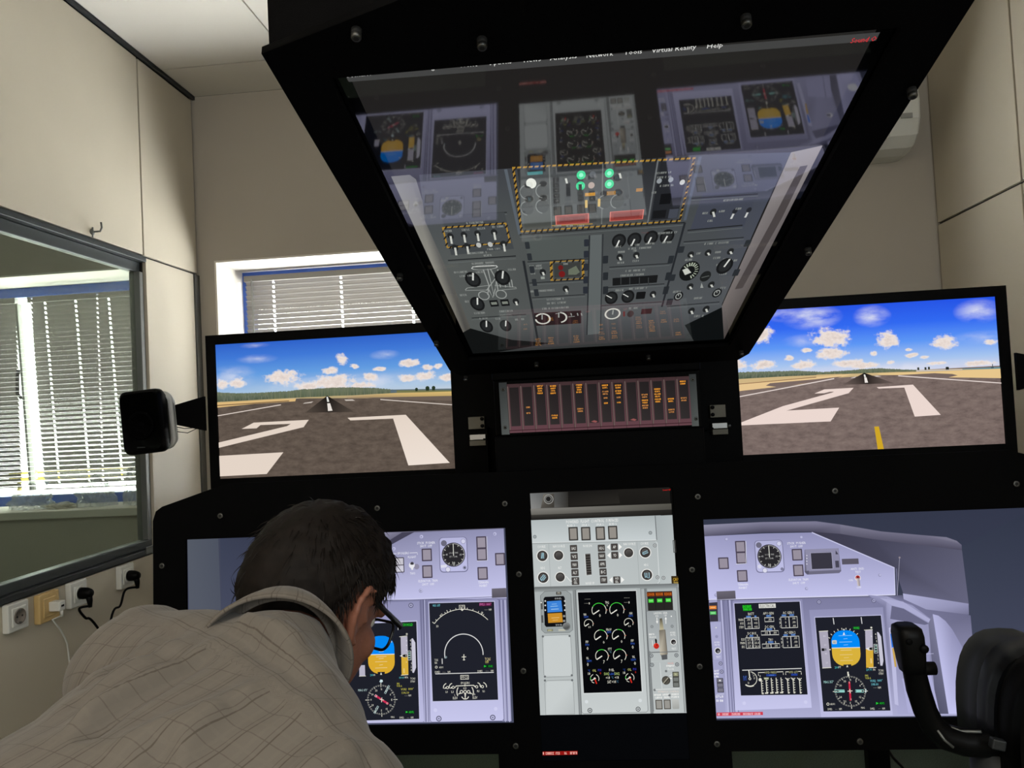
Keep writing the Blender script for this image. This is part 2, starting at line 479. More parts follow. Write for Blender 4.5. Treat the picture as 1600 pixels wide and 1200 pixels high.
# floor, ceiling with tiles
structure(box('floor', (X0, YR - 0.1, -0.06), (X1, 3.42, 0), M_FLOOR))
ce = structure(box('ceiling', (X0, YR - 0.1, ZC + 0.012), (X1, 3.42, ZC + 0.06), mat('ceiling_backing', (150, 146, 138), rough=0.9)))
xs = [XL + 0.012, -1.050, -0.45, 0.15, 0.75, 1.35, XR]
ys = [3.10, 2.835, 1.635, 0.435, -0.765, -1.965, YR]
for x0, x1 in zip(xs[:-1], xs[1:]):
    for y1, y0 in zip(ys[:-1], ys[1:]):
        box('ceiling_tile', (x0 + 0.003, y0 + 0.003, ZC), (x1 - 0.003, y1 - 0.003, ZC + 0.012), M_CEIL, ce)
structure(box('trim_6', (XL, YR, 2.800), (XL + 0.012, YB, ZC), M_FRAME_D))
# next room
structure(box('wall_next_room_far', (X0 - 0.1, -0.6, 0), (X0, 3.42, ZC), M_PLASTER))
structure(box('wall_next_room_rear', (X0, -0.7, 0), (XL - 0.06, -0.6, ZC), M_PLASTER))

# ---- interior window in the left wall
w1 = structure(bpy.data.objects.new('window_1', None)); COL.objects.link(w1); w1.location = (XL - 0.05, (WY0 + WY1) / 2, WZ0)
xo, xi = XL - 0.050, XL - 0.004
b = MB()
b.box((xo, WY0, WZ1 - 0.022), (xi + 0.010, WY1, WZ1 - 0.002)); b.box((xo, WY0, WZ1 - 0.060), (xi - 0.018, WY1, WZ1 - 0.022))
b.build('head_frame', M_FRAME, w1, 0.002)
b = MB(); b.box((xo, WY0, WZ0 + 0.002), (xi + 0.012, WY1, WZ0 + 0.020)); b.build('bottom_frame', M_FRAME_D, w1, 0.002)
b = MB(); b.box((xo, WY0, WZ0 + 0.020), (xi - 0.006, WY1, WZ0 + 0.050)); b.build('bottom_bead', M_FRAME, w1, 0.003)
box('stile', (xo, WY1 - 0.026, WZ0 + 0.05), (xi - 0.004, WY1 - 0.004, WZ1 - 0.06), M_ALU, w1, 0.002)
box('stile', (xo, WY0 + 0.004, WZ0 + 0.05), (xi - 0.004, WY0 + 0.030, WZ1 - 0.06), M_ALU, w1, 0.002)
MB().add([(XL - .030, WY0 + .03, WZ0 + .05), (XL - .030, WY1 - .026, WZ0 + .05), (XL - .030, WY1 - .026, WZ1 - .06), (XL - .030, WY0 + .03, WZ1 - .06)], [(0, 1, 2, 3)]).build('glass_pane', M_PANE, w1)
# corner plate at the bottom right of the frame
box('corner_plate', (xi + 0.012, WY1 - 0.075, WZ0 + 0.004), (xi + 0.016, WY1 - 0.01, WZ0 + 0.03), M_ALU, w1, 0.001)

# ---- small hook over the interior window
hk = thing('wall_hook', 'small chrome hook screwed to the beige panel above the interior window', 'hook', (XL, 2.385, 2.06))
p = Vector((XL, 2.385, 2.062))
MB().lathe(p, (1, 0, 0), [(0.010, 0), (0.011, 0.003), (0.006, 0.005)], 14).build('base', M_ALU, hk)
MB().tube([p + Vector((0.003, 0, 0)), p + Vector((0.03, 0, 0)), p + Vector((0.036, 0.0, 0.012)), p + Vector((0.034, 0.0, 0.03))], 0.0032, 8).build('hook', M_ALU, hk)
MB().tube([p + Vector((0.012, -0.012, 0.012)), p + Vector((0.012, -0.014, -0.022))], 0.0026, 8).build('pin', M_ALU, hk)

# ---- facade windows
def facade_window(n, w, mull):
    o = structure(bpy.data.objects.new('window_%d' % n, None)); COL.objects.link(o); o.location = ((w[0] + w[1]) / 2, 3.37, w[2])
    x0, x1, z0, z1 = w[0] + 0.008, w[1] - 0.008, w[2] + 0.004, w[3] - 0.008
    b = MB(); b.box((x0, 3.35, z1 - 0.045), (x1, 3.40, z1)); b.box((x0, 3.35, z0), (x1, 3.40, z0 + 0.045))
    b.box((x0, 3.35, z0 + 0.045), (x0 + 0.045, 3.40, z1 - 0.045)); b.box((x1 - 0.045, 3.35, z0 + 0.045), (x1, 3.40, z1 - 0.045))
    b.build('frame', M_BLUE, o)
    for x in mull: box('mullion', (x - 0.025, 3.352, z0 + 0.045), (x + 0.025, 3.398, z1 - 0.045), M_BLUE, o)
    MB().add([(x0 + .045, 3.375, z0 + .045), (x1 - .045, 3.375, z0 + .045), (x1 - .045, 3.375, z1 - .045), (x0 + .045, 3.375, z1 - .045)], [(0, 1, 2, 3)]).build('glass_pane', M_CLEAR, o)
facade_window(2, W2, (-0.40,))
facade_window(3, W3, (-3.2,))

def slat_mesh(x0, x1, cords, tilt, name):
    """one curved slat, centre line at the origin of y/z, slots left open where the cords pass"""
    xs = [x0]
    for c in sorted(cords): xs += [c - 0.0045, c + 0.0045]
    xs.append(x1); w = 0.0125
    prof = [(-w, 0.0), (-w * .45, 0.0021), (w * .45, 0.0021), (w, 0.0)]
    ct, st = math.cos(tilt), math.sin(tilt); v = []; f = []
    for x in xs:
        for y, z in prof: v.append((x, y * ct - z * st, y * st + z * ct))
    for i in range(len(xs) - 1):
        for k in range(3):
            if i % 2 == 1 and k == 1: continue
            f.append((i * 4 + k, (i + 1) * 4 + k, (i + 1) * 4 + k + 1, i * 4 + k + 1))
    me = bpy.data.meshes.new(name); me.from_pydata(v, [], f); me.materials.append(M_SLAT); me.update()
    return me
def blind(label, x0, x1, y, ztop, zbot, cords, tilt, low=0, lean=0.0, wand=None):
    o = thing('venetian_blind', label, 'blind', ((x0 + x1) / 2, y, ztop))
    b = MB(); b.box((x0, y - 0.014, ztop - 0.027), (x1, y + 0.012, ztop)); b.build('headrail', mat('blind_rail', (150, 146, 140), rough=0.4), o, 0.002)
    n = int((ztop - 0.04 - zbot) / 0.0222)
    me = slat_mesh(x0 + 0.004, x1 - 0.004, cords, tilt, 'slat'); me2 = slat_mesh(x0 + 0.004, x1 - 0.004, cords, math.radians(-50), 'slat')
    for i in range(n):
        s = bpy.data.objects.new('slat', me2 if n - i <= low else me)
        s.location = (0, y, ztop - 0.034 - 0.0222 * i); link(s, o)
    for c in cords:
        MB().tube([(c, y - 0.006, ztop - 0.02), (c, y - 0.006, zbot)], 0.0006, 5).build('cord', M_CORD, o)
    zl = ztop - 0.045 - 0.0222 * n
    MB().box((x0 + 0.003, y - 0.012, zl - 0.008), (x1 - 0.003, y + 0.012, zl + 0.006)).build('bottom_rail', M_SLAT, o, 0.002)
    if wand: MB().tube([(wand, y - 0.02, ztop - 0.02), (wand + 0.006, y - 0.022, zbot + 0.3)], 0.0035, 6).build('tilt_wand', M_CORD, o)
    if lean: o.rotation_euler = (lean, 0, 0)
    return o
TI = math.radians(-52.5)
blind('grey slatted blind in the window behind the airport screens', -1.490, 0.66, 3.325, 2.064, 1.10,
      [hit(428, 470, (0, 3.325, 0), (0, 1, 0)).x, hit(534, 470, (0, 3.325, 0), (0, 1, 0)).x, hit(645, 470, (0, 3.325, 0), (0, 1, 0)).x, -0.1, 0.42], TI, wand=-1.45)
YA = 3.32
cx = [hit(px, py, (0, YA, 0), (0, 1, 0)).x for px, py in ((72, 560), (120, 560), (172, 560))]
blind('wide slatted blind with a yellow rail behind it, seen through the interior window', -2.540, -1.80, YA, 2.035, 1.115, cx, math.radians(-63.5), low=3, lean=math.radians(4))
blind('slatted blind at the left, past the bright gap, seen through the interior window', -4.2, -2.60, YA, 2.035, 1.11, [-2.9, -3.5], math.radians(-60))
# narrow tilted sash between the two blinds of the next room, with its black handle
sa = thing('window_sash', 'white tilted sash edge with black handle between the blinds of the next room', 'window sash', (-2.56, 3.30, 1.12))
MB().prism([(-2.572, 3.33, 1.12), (-2.560, 3.33, 1.12), (-2.560, 3.27, 2.0), (-2.572, 3.27, 2.0)], (0, 0.03, 0)).build('stile', M_WHITE, sa)
MB().tube([(-2.55, 3.268, 1.56), (-2.55, 3.245, 1.58), (-2.548, 3.245, 1.66), (-2.548, 3.252, 1.69)], 0.008, 8).build('handle', M_BLACKPL, sa)

# yellow rail outside, seen under the raised edge of the wide blind
rl = thing('outside_rail', 'yellow horizontal rail outside, seen through the lowest slats of the wide blind', 'rail', (-2.2, 3.62, 1.13))
my = mat('yellow_paint', (238, 214, 92), rough=0.5)
for z in (1.165, 1.20): MB().tube([(-2.9, 3.62, z), (-1.7, 3.62, z)], 0.010, 10).build('tube', my, rl)
for x in (-2.85, -1.78): MB().tube([(x, 3.62, 0.0), (x, 3.62, 1.21)], 0.010, 10).build('post', my, rl)

# plastic bags and scraps on the next room's sill
M_BAG = bpy.data.materials.new('clear_plastic_film'); M_BAG.use_nodes = True
_nt = M_BAG.node_tree; _b = _nt.nodes['Principled BSDF']
_b.inputs['Base Color'].default_value = (0.75, 0.77, 0.78, 1); _b.inputs['Roughness'].default_value = 0.25; _b.inputs['Alpha'].default_value = 0.42
def crumple(c, r, seed, name, m, label, cat, amp=0.5):
    bm = bmesh.new(); bmesh.ops.create_icosphere(bm, subdivisions=4, radius=1.0)
    for q in bm.verts:
        d = q.co.copy(); k = 1 + amp * mnoise.noise(d * 2.3 + Vector((seed, 0, 0))) + amp * .6 * abs(mnoise.noise(d * 6 + Vector((0, seed, 0))))
        q.co = Vector((d.x * r[0] * k, d.y * r[1] * k, max(-0.35, d.z * k) * r[2]))
    me = bpy.data.meshes.new(name); bm.to_mesh(me); bm.free(); me.materials.append(m)
    zmin = min(q.co.z for q in me.vertices)
    o = bpy.data.objects.new(name, me); COL.objects.link(o); o.location = (c[0], c[1], c[2] - zmin)
    return tag(o, label, cat)
zs = W3[2] + 0.0045
crumple((-1.965, 3.21, zs), (0.055, 0.05, 0.13), 3.1, 'plastic_bag', M_BAG, 'crumpled clear plastic bag standing up on the next room sill', 'bag')
crumple((-2.165, 3.21, zs), (0.075, 0.05, 0.085), 8.7, 'plastic_bag', M_BAG, 'low spread clear plastic bag at the middle of the next room sill', 'bag')
crumple((-2.46, 3.20, zs), (0.09, 0.05, 0.07), 5.3, 'plastic_bag', M_BAG, 'flattened milky plastic bag at the far left of the next room sill', 'bag')
crumple((-2.30, 3.17, zs), (0.06, 0.035, 0.018), 1.3, 'paper_scrap', mat('scrap_paper', (190, 184, 170), rough=0.8), 'crumpled paper scrap lying on the next room sill between two bags', 'paper', 0.4)
k = box('cardboard_piece', (-1.895, 3.18, zs), (-1.83, 3.23, zs + 0.035), mat('cardboard', (170, 150, 118), rough=0.85), None, 0.002)
tag(k, 'small tan cardboard box on the next room sill beside the window stile', 'box')

# ---- wall sockets under the interior window
def socket_at(px, py, label, plug=None, plate_rgb=None, size=0.078, cat='socket'):
    c = hit(px, py, (XL, 0, 0), (1, 0, 0)); y, z = c.y, c.z
    o = thing('wall_socket', label, cat, (XL, y, z))
    m = M_WHITE if plate_rgb is None else mat('yellowed_plastic', plate_rgb, rough=0.5)
    h = size / 2
    MB().box((XL + 0.0002, y - h, z - h), (XL + 0.020, y + h, z + h)).build('plate', m, o, 0.004, 3)
    # raised inner square and the round well
    MB().box((XL + 0.019, y - h * .66, z - h * .66), (XL + 0.0225, y + h * .66, z + h * .66)).build('insert', m, o, 0.002)
    if plate_rgb is None:
        seg = 28
        b = MB(); b.lathe((XL + 0.0222, y, z), (1, 0, 0), [(0.0215, 0), (0.0215, 0.0025), (0.0185, 0.003), (0.0182, 0.0006)], seg)
        b.build('well', mat('socket_well', (120, 112, 104), rough=0.5) if plug is None else m, o)
        if plug is None:
            for s in (-1, 1): MB().lathe((XL + 0.0226, y + s * 0.0095, z), (1, 0, 0), [(0.0028, 0), (0.0028, 0.0006)], 10).build('pin_hole', M_SOCKET, o)
            for s in (-1, 1): MB().box((XL + 0.0226, y - 0.003, z + s * 0.0165 - 0.002), (XL + 0.026, y + 0.003, z + s * 0.0165 + 0.002)).build('earth_clip', M_ALU, o)
    return Vector((XL, y, z)), o
s1, _ = socket_at(19, 963, 'white wall socket with empty round well, leftmost of the row under the window')
s2, _ = socket_at(68, 948, 'yellowed tan wall socket holding the white charger', plate_rgb=(212, 180, 122), size=0.084)
s3, _ = socket_at(114.5, 927.5, 'white wall socket next to the tan one, black plug in it', plug='black')
s4, _ = socket_at(191, 900, 'white wall socket nearest the flight panel, black plug in it', plug='black')
def black_plug(s, end, mids, label):
    o = thing('power_plug', label, 'plug', s + Vector((0.026, 0, 0)))
    a = s + Vector((0.0258, 0, 0))
    b = MB(); b.lathe(a, (1, 0, 0), [(0.0176, 0), (0.0180, 0.006), (0.0172, 0.020), (0.013, 0.032), (0.010, 0.036)], 20)
    b.build('plug_body', M_BLACKPL, o)
    MB().tube([a + Vector((0.024, 0, -0.004)), a + Vector((0.027, 0.001, -0.024)), a + Vector((0.027, 0.002, -0.044))], [0.0105, 0.0085, 0.0055], 12).build('strain_relief', M_BLACKPL, o)
    pts = [a + Vector((0.027, 0.002, -0.040))] + mids + [end]
    P = []
    for i in range(len(pts) - 1):
        p0 = pts[max(i - 1, 0)]; p1 = pts[i]; p2 = pts[i + 1]; p3 = pts[min(i + 2, len(pts) - 1)]
        for k in range(8):
            t = k / 8; P.append(0.5 * ((2 * p1) + (p2 - p0) * t + (2 * p0 - 5 * p1 + 4 * p2 - p3) * t * t + (3 * p1 - p0 - 3 * p2 + p3) * t ** 3))
    P.append(pts[-1])
    MB().tube(P, 0.0038, 8).build('cable', M_BLACKPL, o)
    return P
def wp(px, py, off=0.03): return hit(px, py, (XL + off, 0, 0), (1, 0, 0))
black_plug(s3, wp(152, 980) + Vector((0.0, 0.5, -0.75)), [wp(124, 951), wp(133, 965), wp(152, 980), wp(152, 980) + Vector((0.0, 0.22, -0.3))],
           'black power plug with cable curving right in the socket beside the tan one')
black_plug(s4, wp(173, 970) + Vector((0.0, -0.05, -0.75)), [wp(196, 922), wp(188, 946), wp(173, 970), wp(173, 970) + Vector((0.0, -0.08, -0.3))],
           'black power plug with cable curving left in the socket nearest the flight panel')
ch = thing('phone_charger', 'white cube charger with white cable in the tan wall socket', 'charger', s2 + Vector((0.023, 0, 0)))
a = s2 + Vector((0.0228, 0.004, 0.001))
MB().box(a + Vector((0, -0.014, -0.014)), a + Vector((0.034, 0.014, 0.014))).build('adapter', M_WHITE, ch, 0.003, 3)
MB().box(a + Vector((0.034, -0.006, -0.003)), a + Vector((0.0345, 0.006, 0.003))).build('port', M_SOCKET, ch)
w0 = a + Vector((0.030, 0.0, -0.014))
MB().tube([w0, w0 + Vector((0, 0.002, -0.018))], [0.0042, 0.0034], 10).build('cable_plug', M_WHITE, ch)
MB().tube([w0 + Vector((0, 0.002, -0.016)), wp(82, 968, .05), wp(93, 982, .045), wp(101, 996, .04), wp(105, 1006, .035), wp(112, 1060, .03), wp(110, 1200, .03)], 0.0027, 8).build('cable', M_WHITE, ch)

# ---- air conditioner high on the back wall
ac = thing('air_conditioner', 'white wall air conditioner high on the back wall, mostly hidden by the overhead console', 'air conditioner', (0.95, 3.0, 2.30))
prof = []
for y, z in ((3.098, 2.575), (2.93, 2.575), (2.895, 2.55), (2.885, 2.47), (2.89, 2.40), (2.915, 2.345), (2.96, 2.312), (3.02, 2.30), (3.098, 2.30)): prof.append((y, z))
def ring_at(x, k=1.0):
    cy, cz = 3.0, 2.44
    return [(x, 3.098 if y > 3.09 else cy + (y - cy) * k, cz + (z - cz) * k) for y, z in prof]
b = MB(); rings = [ring_at(0.47), ring_at(1.290), ring_at(1.313, .975), ring_at(1.320, .93)]
n = len(prof)
b.add([p for r in rings for p in r], [(i * n + k, i * n + (k + 1) % n, (i + 1) * n + (k + 1) % n, (i + 1) * n + k) for i in range(3) for k in range(n)] + [tuple(range(n)), tuple(range(3 * n, 4 * n))[::-1]])
b.build('body', M_WHITE, ac)
MB().box((0.53, 2.8995, 2.335), (1.21, 2.9035, 2.375)).build('air_flap', mat('ac_flap', (205, 205, 198), rough=0.4), ac, 0.001)
MB().box((1.245, 2.883, 2.40), (1.287, 2.8868, 2.418)).build('indicator', mat('ac_display', (150, 150, 146), rough=0.3), ac)
# ================================================================== THE SIMULATOR
T3 = math.radians(3)
MP0 = Vector((0, 1.65, 1.10)); MU = Vector((1, 0, 0)); MV = Vector((0, math.sin(T3), math.cos(T3))); MN = Vector((0, -math.cos(T3), math.sin(T3)))
def mip(a, b, d=0.0): return MP0 + MU * a + MV * b + MN * d
SH = 0.006      # the sheet's face stands this far in front of the screens

def screw_mesh(name, r, boss=0.0):
    """socket-head screw pointing along +Z, dark hexagon in the head"""
    b = MB(); n0 = 0
    if boss: b.lathe((0, 0, 0), (0, 0, 1), [(r * 1.02, 0), (r * 1.02, boss * .55)], 14); n0 = len(b.f)
    h = boss if boss else r * .62
    b.lathe((0, 0, 0), (0, 0, 1), [(r * 1.0, h * .5 if boss else 0), (r, h * .85), (r * .86, h), (r * .56, h)], 14)
    n1 = len(b.f) - 1
    b.lathe((0, 0, 0), (0, 0, 1), [(r * .56, h * .6), (r * .56, h + 0.0001)], 6, False); 
    me = b.mesh(name); me.materials.append(M_SCREW); me.materials.append(M_SOCKET)
    for i, p in enumerate(me.polygons):
        p.material_index = 1 if (i < n0 or i > n1) else 0
    return me
def put_screw(me, name, p, n, parent):
    o = bpy.data.objects.new(name, me)
    q = Vector(n).to_track_quat('Z', 'Y').to_matrix().to_4x4()
    o.matrix_basis = Matrix.Translation(p) @ q
    return link(o, parent)

# ---- main instrument panel: one black sheet with three cut-outs, and the pedestal front below the middle
mp = thing('instrument_board', 'large black sheet metal instrument panel framing the three lower screens', 'panel', (0.04, 1.66, 0.0))
out = [(-0.208, -0.434), (-0.208, -1.098), (0.278, -1.098), (0.278, -0.434), (1.053, -0.434), (1.053, 0.085), (1.047, 0.104), (1.031, 0.114), (0.919, 0.150), (0.880, 0.162),
       (-0.800, 0.162), (-0.843, 0.150), (-0.955, 0.116), (-0.970, 0.106), (-0.977, 0.085), (-0.977, -0.434)]
HL = (-0.901, -0.3735, -0.1715, 0.0415); HC = (-0.1165, -0.4515, 0.1925, 0.1145); HR = (0.2505, -0.3735, 0.979, 0.0435)
plate('panel_sheet', out, [rrect(*h, 0.003, 2) for h in (HL, HC, HR)], mip(0, 0, SH), MU, MV, MN, 0.004, M_BLACK, mp, 0.0006)
b = MB()
for s, x in ((-1, -0.977), (1, 1.053)):   # folded side flanges
    p = [mip(x - s * 0.001, -0.434, 0), mip(x - s * 0.004, -0.434, 0), mip(x - s * 0.004, 0.085, 0), mip(x - s * 0.001, 0.085, 0)]
    b = MB().prism(p, -MN * 0.09); b.build('side_flange', M_BLACK, mp)
sm = screw_mesh('screw', 0.0065)
for q in ((345, 806), (590, 794), (789, 787), (1090, 776), (1304, 767), (1587, 756), (254, 884), (811, 897), (1081, 890), (818, 1048), (1093, 1041), (806, 1165), (1120, 1162), (1343, 1158), (560, 1172), (275, 1170)):
    put_screw(sm, 'screw', hit(*q, mip(0, 0, SH), MN), MN, mp)
# ---- three monitors behind the cut-outs
M_BEZ = mat('monitor_bezel', (6, 6, 7), rough=0.45, spec=0.05)
def monitor_body(name, label, h):
    o = thing(name, label, 'screen', mip((h[0] + h[2]) / 2, (h[1] + h[3]) / 2, -0.03))
    m = 0.012
    p = [mip(h[0] - m, h[1] - m, -0.0004), mip(h[2] + m, h[1] - m, -0.0004), mip(h[2] + m, h[3] + m, -0.0004), mip(h[0] - m, h[3] + m, -0.0004)]
    MB().prism(p, -MN * 0.045).build('body', M_BEZ, o)
    return o
dl = monitor_body('instrument_display', 'left lower screen with lavender pilot instruments, partly hidden by the man', HL)
dc = monitor_body('instrument_display', 'upright centre screen with engine gauges and gear lever', HC)
dr = monitor_body('instrument_display', 'right lower screen with lavender copilot instruments behind the control yoke', HR)

# ---- welded stand carrying panel, screens and console
st = thing('simulator_stand', 'black steel stand and centre housing between the two airport screens', 'stand', (0.04, 1.9, 0))
box('centre_housing', (-0.198, 1.757, 1.24), (0.282, 2.03, 1.336), M_DARK, st, 0.003)
box('back_panel', (-0.345, 2.05, 0.55), (0.428, 2.075, 1.66), M_DARK, st, 0.002)
box('column', (-0.20, 1.80, 1.336), (0.285, 1.99, 1.54), M_DARK, st, 0.003)
box('console_bracket', (-0.20, 1.772, 1.467), (0.285, 2.03, 1.62), M_DARK, st, 0.003)
box('pedestal', (-0.19, 1.645, 0), (0.26, 1.95, 0.62), M_DARK, st, 0.004)
for x in (-0.94, 0.98):
    box('leg', (x - 0.03, 1.78, 0), (x + 0.03, 1.84, 1.20), M_DARK, st, 0.003)
for z in (0.22, 1.19):
    box('cross_beam', (-0.91, 1.79, z - 0.03), (0.95, 1.83, z + 0.03), M_DARK, st, 0.003)
for x in (-0.72, 0.80): box('monitor_post', (x - 0.03, 2.262, 0), (x + 0.03, 2.30, 1.55), M_DARK, st, 0.003)
# edge strip that catches light beside the left gap
box('edge_strip', (-0.2475, 1.99, 1.15), (-0.245, 2.05, 1.352), M_DARK, st)
# ---- clamps in the two gaps beside the centre
M_CLAMP = mat('clamp_grey', (112, 108, 96), rough=0.55)
def clamp(label, x0, x1, zt, s):
    o = thing('monitor_clamp', label, 'clamp', ((x0 + x1) / 2, 2.05, zt - 0.05))
    w = x1 - x0
    nx = x1 if s < 0 else x0
    pl = [(x0, 2.035, zt - 0.033), (x1, 2.035, zt - 0.033), (x1, 2.035, zt), (x0, 2.035, zt)]
    MB().prism(pl, (0, 0.0148, 0)).build('upper_block', M_CLAMP, o, 0.001)
    for dz in (0.006, 0.025):
        MB().lathe((nx + (-0.006 if s < 0 else 0.006), 2.0352, zt - dz), (0, -1, 0), [(0.0052, -0.002), (0.0052, 0.003), (0.004, 0.004)], 10).build('bolt', M_BLACKPL, o)
    MB().box((x0 + .002, 2.028, zt - 0.078), (x1 + .002, 2.0498, zt - 0.064)).build('lower_block', M_CLAMP, o, 0.001)
    MB().box((x0 + .002, 2.032, zt - 0.0625), (x1 + .002, 2.0498, zt - 0.0475)).build('lower_block', mat('clamp_chrome', (140, 140, 138), rough=0.22, metal=1.0), o, 0.001)
    MB().tube([(nx - s * -0.004, 2.026, zt - 0.060), (nx - s * 0.018, 2.026, zt - 0.0655)], 0.0018, 6).build('lever', M_BLACKPL, o)
clamp('small grey clamp with shiny lower jaw in the gap right of the left airport screen', -0.300, -0.256, 1.382, -1)
clamp('small grey clamp with bright screw in the gap left of the right airport screen', 0.346, 0.386, 1.382, 1)
o = bpy.data.objects['monitor_clamp.001']
MB().lathe((0.392, 2.03, 1.326), (0, -1, 0), [(0.004, 0), (0.004, 0.004), (0.002, 0.006)], 10).build('screw', M_ALU, o)

# ---- two airport-view monitors
VP0 = Vector((0, 2.2, 1.435)); VN = Vector((0, -1, 0))
def visual_monitor(label, x0, x1, z0, z1, bz):
    o = thing('airport_monitor', label, 'screen', ((x0 + x1) / 2, 2.24, 1.21))
    def P(x, z): return (x, z)
    plate('bezel', [(x0 - bz, z0 - bz), (x1 + bz, z0 - bz), (x1 + bz, z1 + bz), (x0 - bz, z1 + bz)], [[(x0, z0), (x1, z0), (x1, z1), (x0, z1)]],
          (0, 2.194, 0), (1, 0, 0), (0, 0, 1), VN, 0.005, M_BEZ, o, 0.001)
    box('body', (x0 - bz + .002, 2.2012, z0 - bz + .002), (x1 + bz - .002, 2.262, z1 + bz - .002), M_BEZ, o, 0.003)
    return o
VL = (-1.087, -0.3575, 1.2315, 1.639); VR = (0.441, 1.168, 1.2335, 1.6435)
vl = visual_monitor('wide black screen left of the console, hill runway with 27 and small clouds', *VL, 0.027)
vr = visual_monitor('wide black screen right of the console, runway 27 with yellow line and big clouds', *VR, 0.027)

# ---- speakers on side brackets
def speaker(label, s, xa, zt, zb, xs0, xs1):
    """s: +1 sticks out to the right"""
    o = thing('loudspeaker', label, 'speaker', ((xs0 + xs1) / 2, 2.14, 1.32))
    xin = xs1 if s < 0 else xs0
    MB().prism([(xa, 2.16, 1.380), (xa, 2.16, 1.482), (xin, 2.16, 1.461), (xin, 2.16, 1.402)], (0, 0.012, 0)).build('bracket_arm', M_DARK, o)
    cx, cz = (xs0 + xs1) / 2, (zt + zb) / 2; w, h = xs1 - xs0, zt - zb
    rot = Matrix.Rotation(math.radians(-4.0) * (1 if s < 0 else -1), 4, 'Y')
    def shell(y0, y1, g, shift, r, name, m):
        v = []; n = None
        b = MB()
        rings = [(y0, .90), (y0 + .008, .99), (y0 + .02, 1.0), (y1 - .02, 1.0), (y1, .9)]
        for y, k in rings:
            rr = rrect(-w / 2 * k * g, -h / 2 * k * g, w / 2 * k * g, h / 2 * k * g, r * k, 5); n = len(rr)
            v += [(Matrix.Translation((cx + shift, y, cz)) @ rot @ Vector((a, 0, c)))[:] for a, c in rr]
        f = [(i * n + k, i * n + (k + 1) % n, (i + 1) * n + (k + 1) % n, (i + 1) * n + k) for i in range(4) for k in range(n)]
        b.add(v, f + [tuple(range(n)), tuple(range(4 * n, 5 * n))[::-1]], True)
        return b.build(name, m, o)
    shell(2.085, 2.135, 1.0, 0, 0.022, 'front_shell', M_BLACKPL)
    shell(2.125, 2.165, .93, -s * 0.012, 0.03, 'rear_shell', M_WHITE)
    g = MB(); g.lathe((cx, 2.0845, cz - 0.01), (0, -1, 0), [(0.042, 0), (0.040, 0.002), (0.030, -0.001), (0.012, -0.002), (0.010, 0.001)], 24); g.build('cone', mat('speaker_cone_black', (4, 4, 5), rough=0.8, spec=0.02), o)
    MB().box((cx - 0.012, 2.083, cz - 0.075), (cx + 0.012, 2.0852, cz - 0.072)).build('front_mark', M_FRAME_D, o)
    for k, dz in enumerate((0.0, -0.018)):
        a = Vector((xin - s * 0.004, 2.155, 1.396 + dz * .8)); e = Vector((xa + (-.06 if s > 0 else .0) - s * .02, 2.165, 1.386))
        e = Vector((xin + (xa - xin) * (.55 + .2 * k), 2.168, 1.390))
        m = (a + e) / 2 + Vector((0, 0, -0.004 - .006 * k))
        MB().tube([a, m, e], 0.0011, 6).build('wire', M_BLACKPL, o)
speaker('small black and white speaker on a bracket at the left airport screen', -1, -1.109, 1.508, 1.322, -1.327, -1.199)
speaker('black bracket arm at the right edge, holding a speaker beside the right airport screen', 1, 1.191, 1.508, 1.322, 1.277, 1.405)

# ---- warning light panel under the console
AP0 = Vector((0, 1.75, 1.40)); AN = Vector((0, -1, 0))
ap = thing('warning_panel', 'long rose framed warning light panel with amber captions under the console', 'panel', (0.047, 1.755, 1.34))
box('housing', (-0.181, 1.7506, 1.3375), (0.277, 1.80, 1.4640), M_DARK, ap, 0.0)

# ---- overhead console
OP0 = Vector((0.047, 1.2105, 1.6305)); OU = Vector((1, 0, 0)); OV = Vector((0, -0.9676, 0.2527)).normalized(); ON = OU.cross(OV)
def ovh(a, b, d=0.0): return OP0 + OU * a + OV * b + ON * d
oc = thing('overhead_console', 'big black overhead console box sloping down towards the screens', 'console', ovh(0, -0.55))
hw = 0.339
chm = hit(625, 0, OP0, ON) - OP0
ca, cb = chm.dot(OU), chm.dot(OV)
c0 = hit(418, 84, OP0, ON) - OP0; b0 = c0.dot(OV)
k = (cb - b0) / (ca + hw)           # slope of the chamfer at the near end
bend = b0 + k * 0.24
oout = [(-0.322, -0.578), (0.322, -0.578), (hw, -0.535), (hw, b0), (hw - 0.24, bend), (-hw + 0.24, bend), (-hw, b0), (-hw, -0.535)]
plate('underside_frame', oout, [rrect(-0.286, -0.473, 0.286, 0.473, 0.004, 2)], ovh(0, 0), OU, OV, ON, 0.008, M_BLACK, oc, 0.0005)
ins = [(a * .985, b * .992) for a, b in oout]
pts = [ovh(a, b, -0.0095) for a, b in ins]
top = [p + Vector((0, 0, 0.24)) for p in pts]
for p, q in zip(top, pts): p.z = max(p.z, q.z + 0.10)
n = len(pts)
MB().add(pts + top, [(i, (i + 1) % n, (i + 1) % n + n, i + n) for i in range(n)] + [tuple(range(n, 2 * n))]).build('casing', M_BLACK, oc)
bm_ = screw_mesh('stud', 0.0050, 0.011)
for q in ((557, 46), (753, 61), (1165, 26), (1424, 139), (625, 428), (682, 533), (1262, 388), (838, 566), (1013, 555), (728, 588), (1158, 548)):
    put_screw(bm_, 'stud', hit(*q, OP0, ON), ON, oc)
od = thing('overhead_display', 'tall glossy overhead screen showing grey switch panels and reflections', 'screen', ovh(0, 0, -0.03))
p = [ovh(-0.30, -0.485, -0.0165), ovh(0.30, -0.485, -0.0165), ovh(0.30, 0.485, -0.0165), ovh(-0.30, 0.485, -0.0165)]
MB().prism(p, -ON * 0.04).build('body', M_BEZ, od)
M_OGLASS = glass_mat('glossy_screen_glass', (1, 1, 1), ior=2.7, rough=0.03)
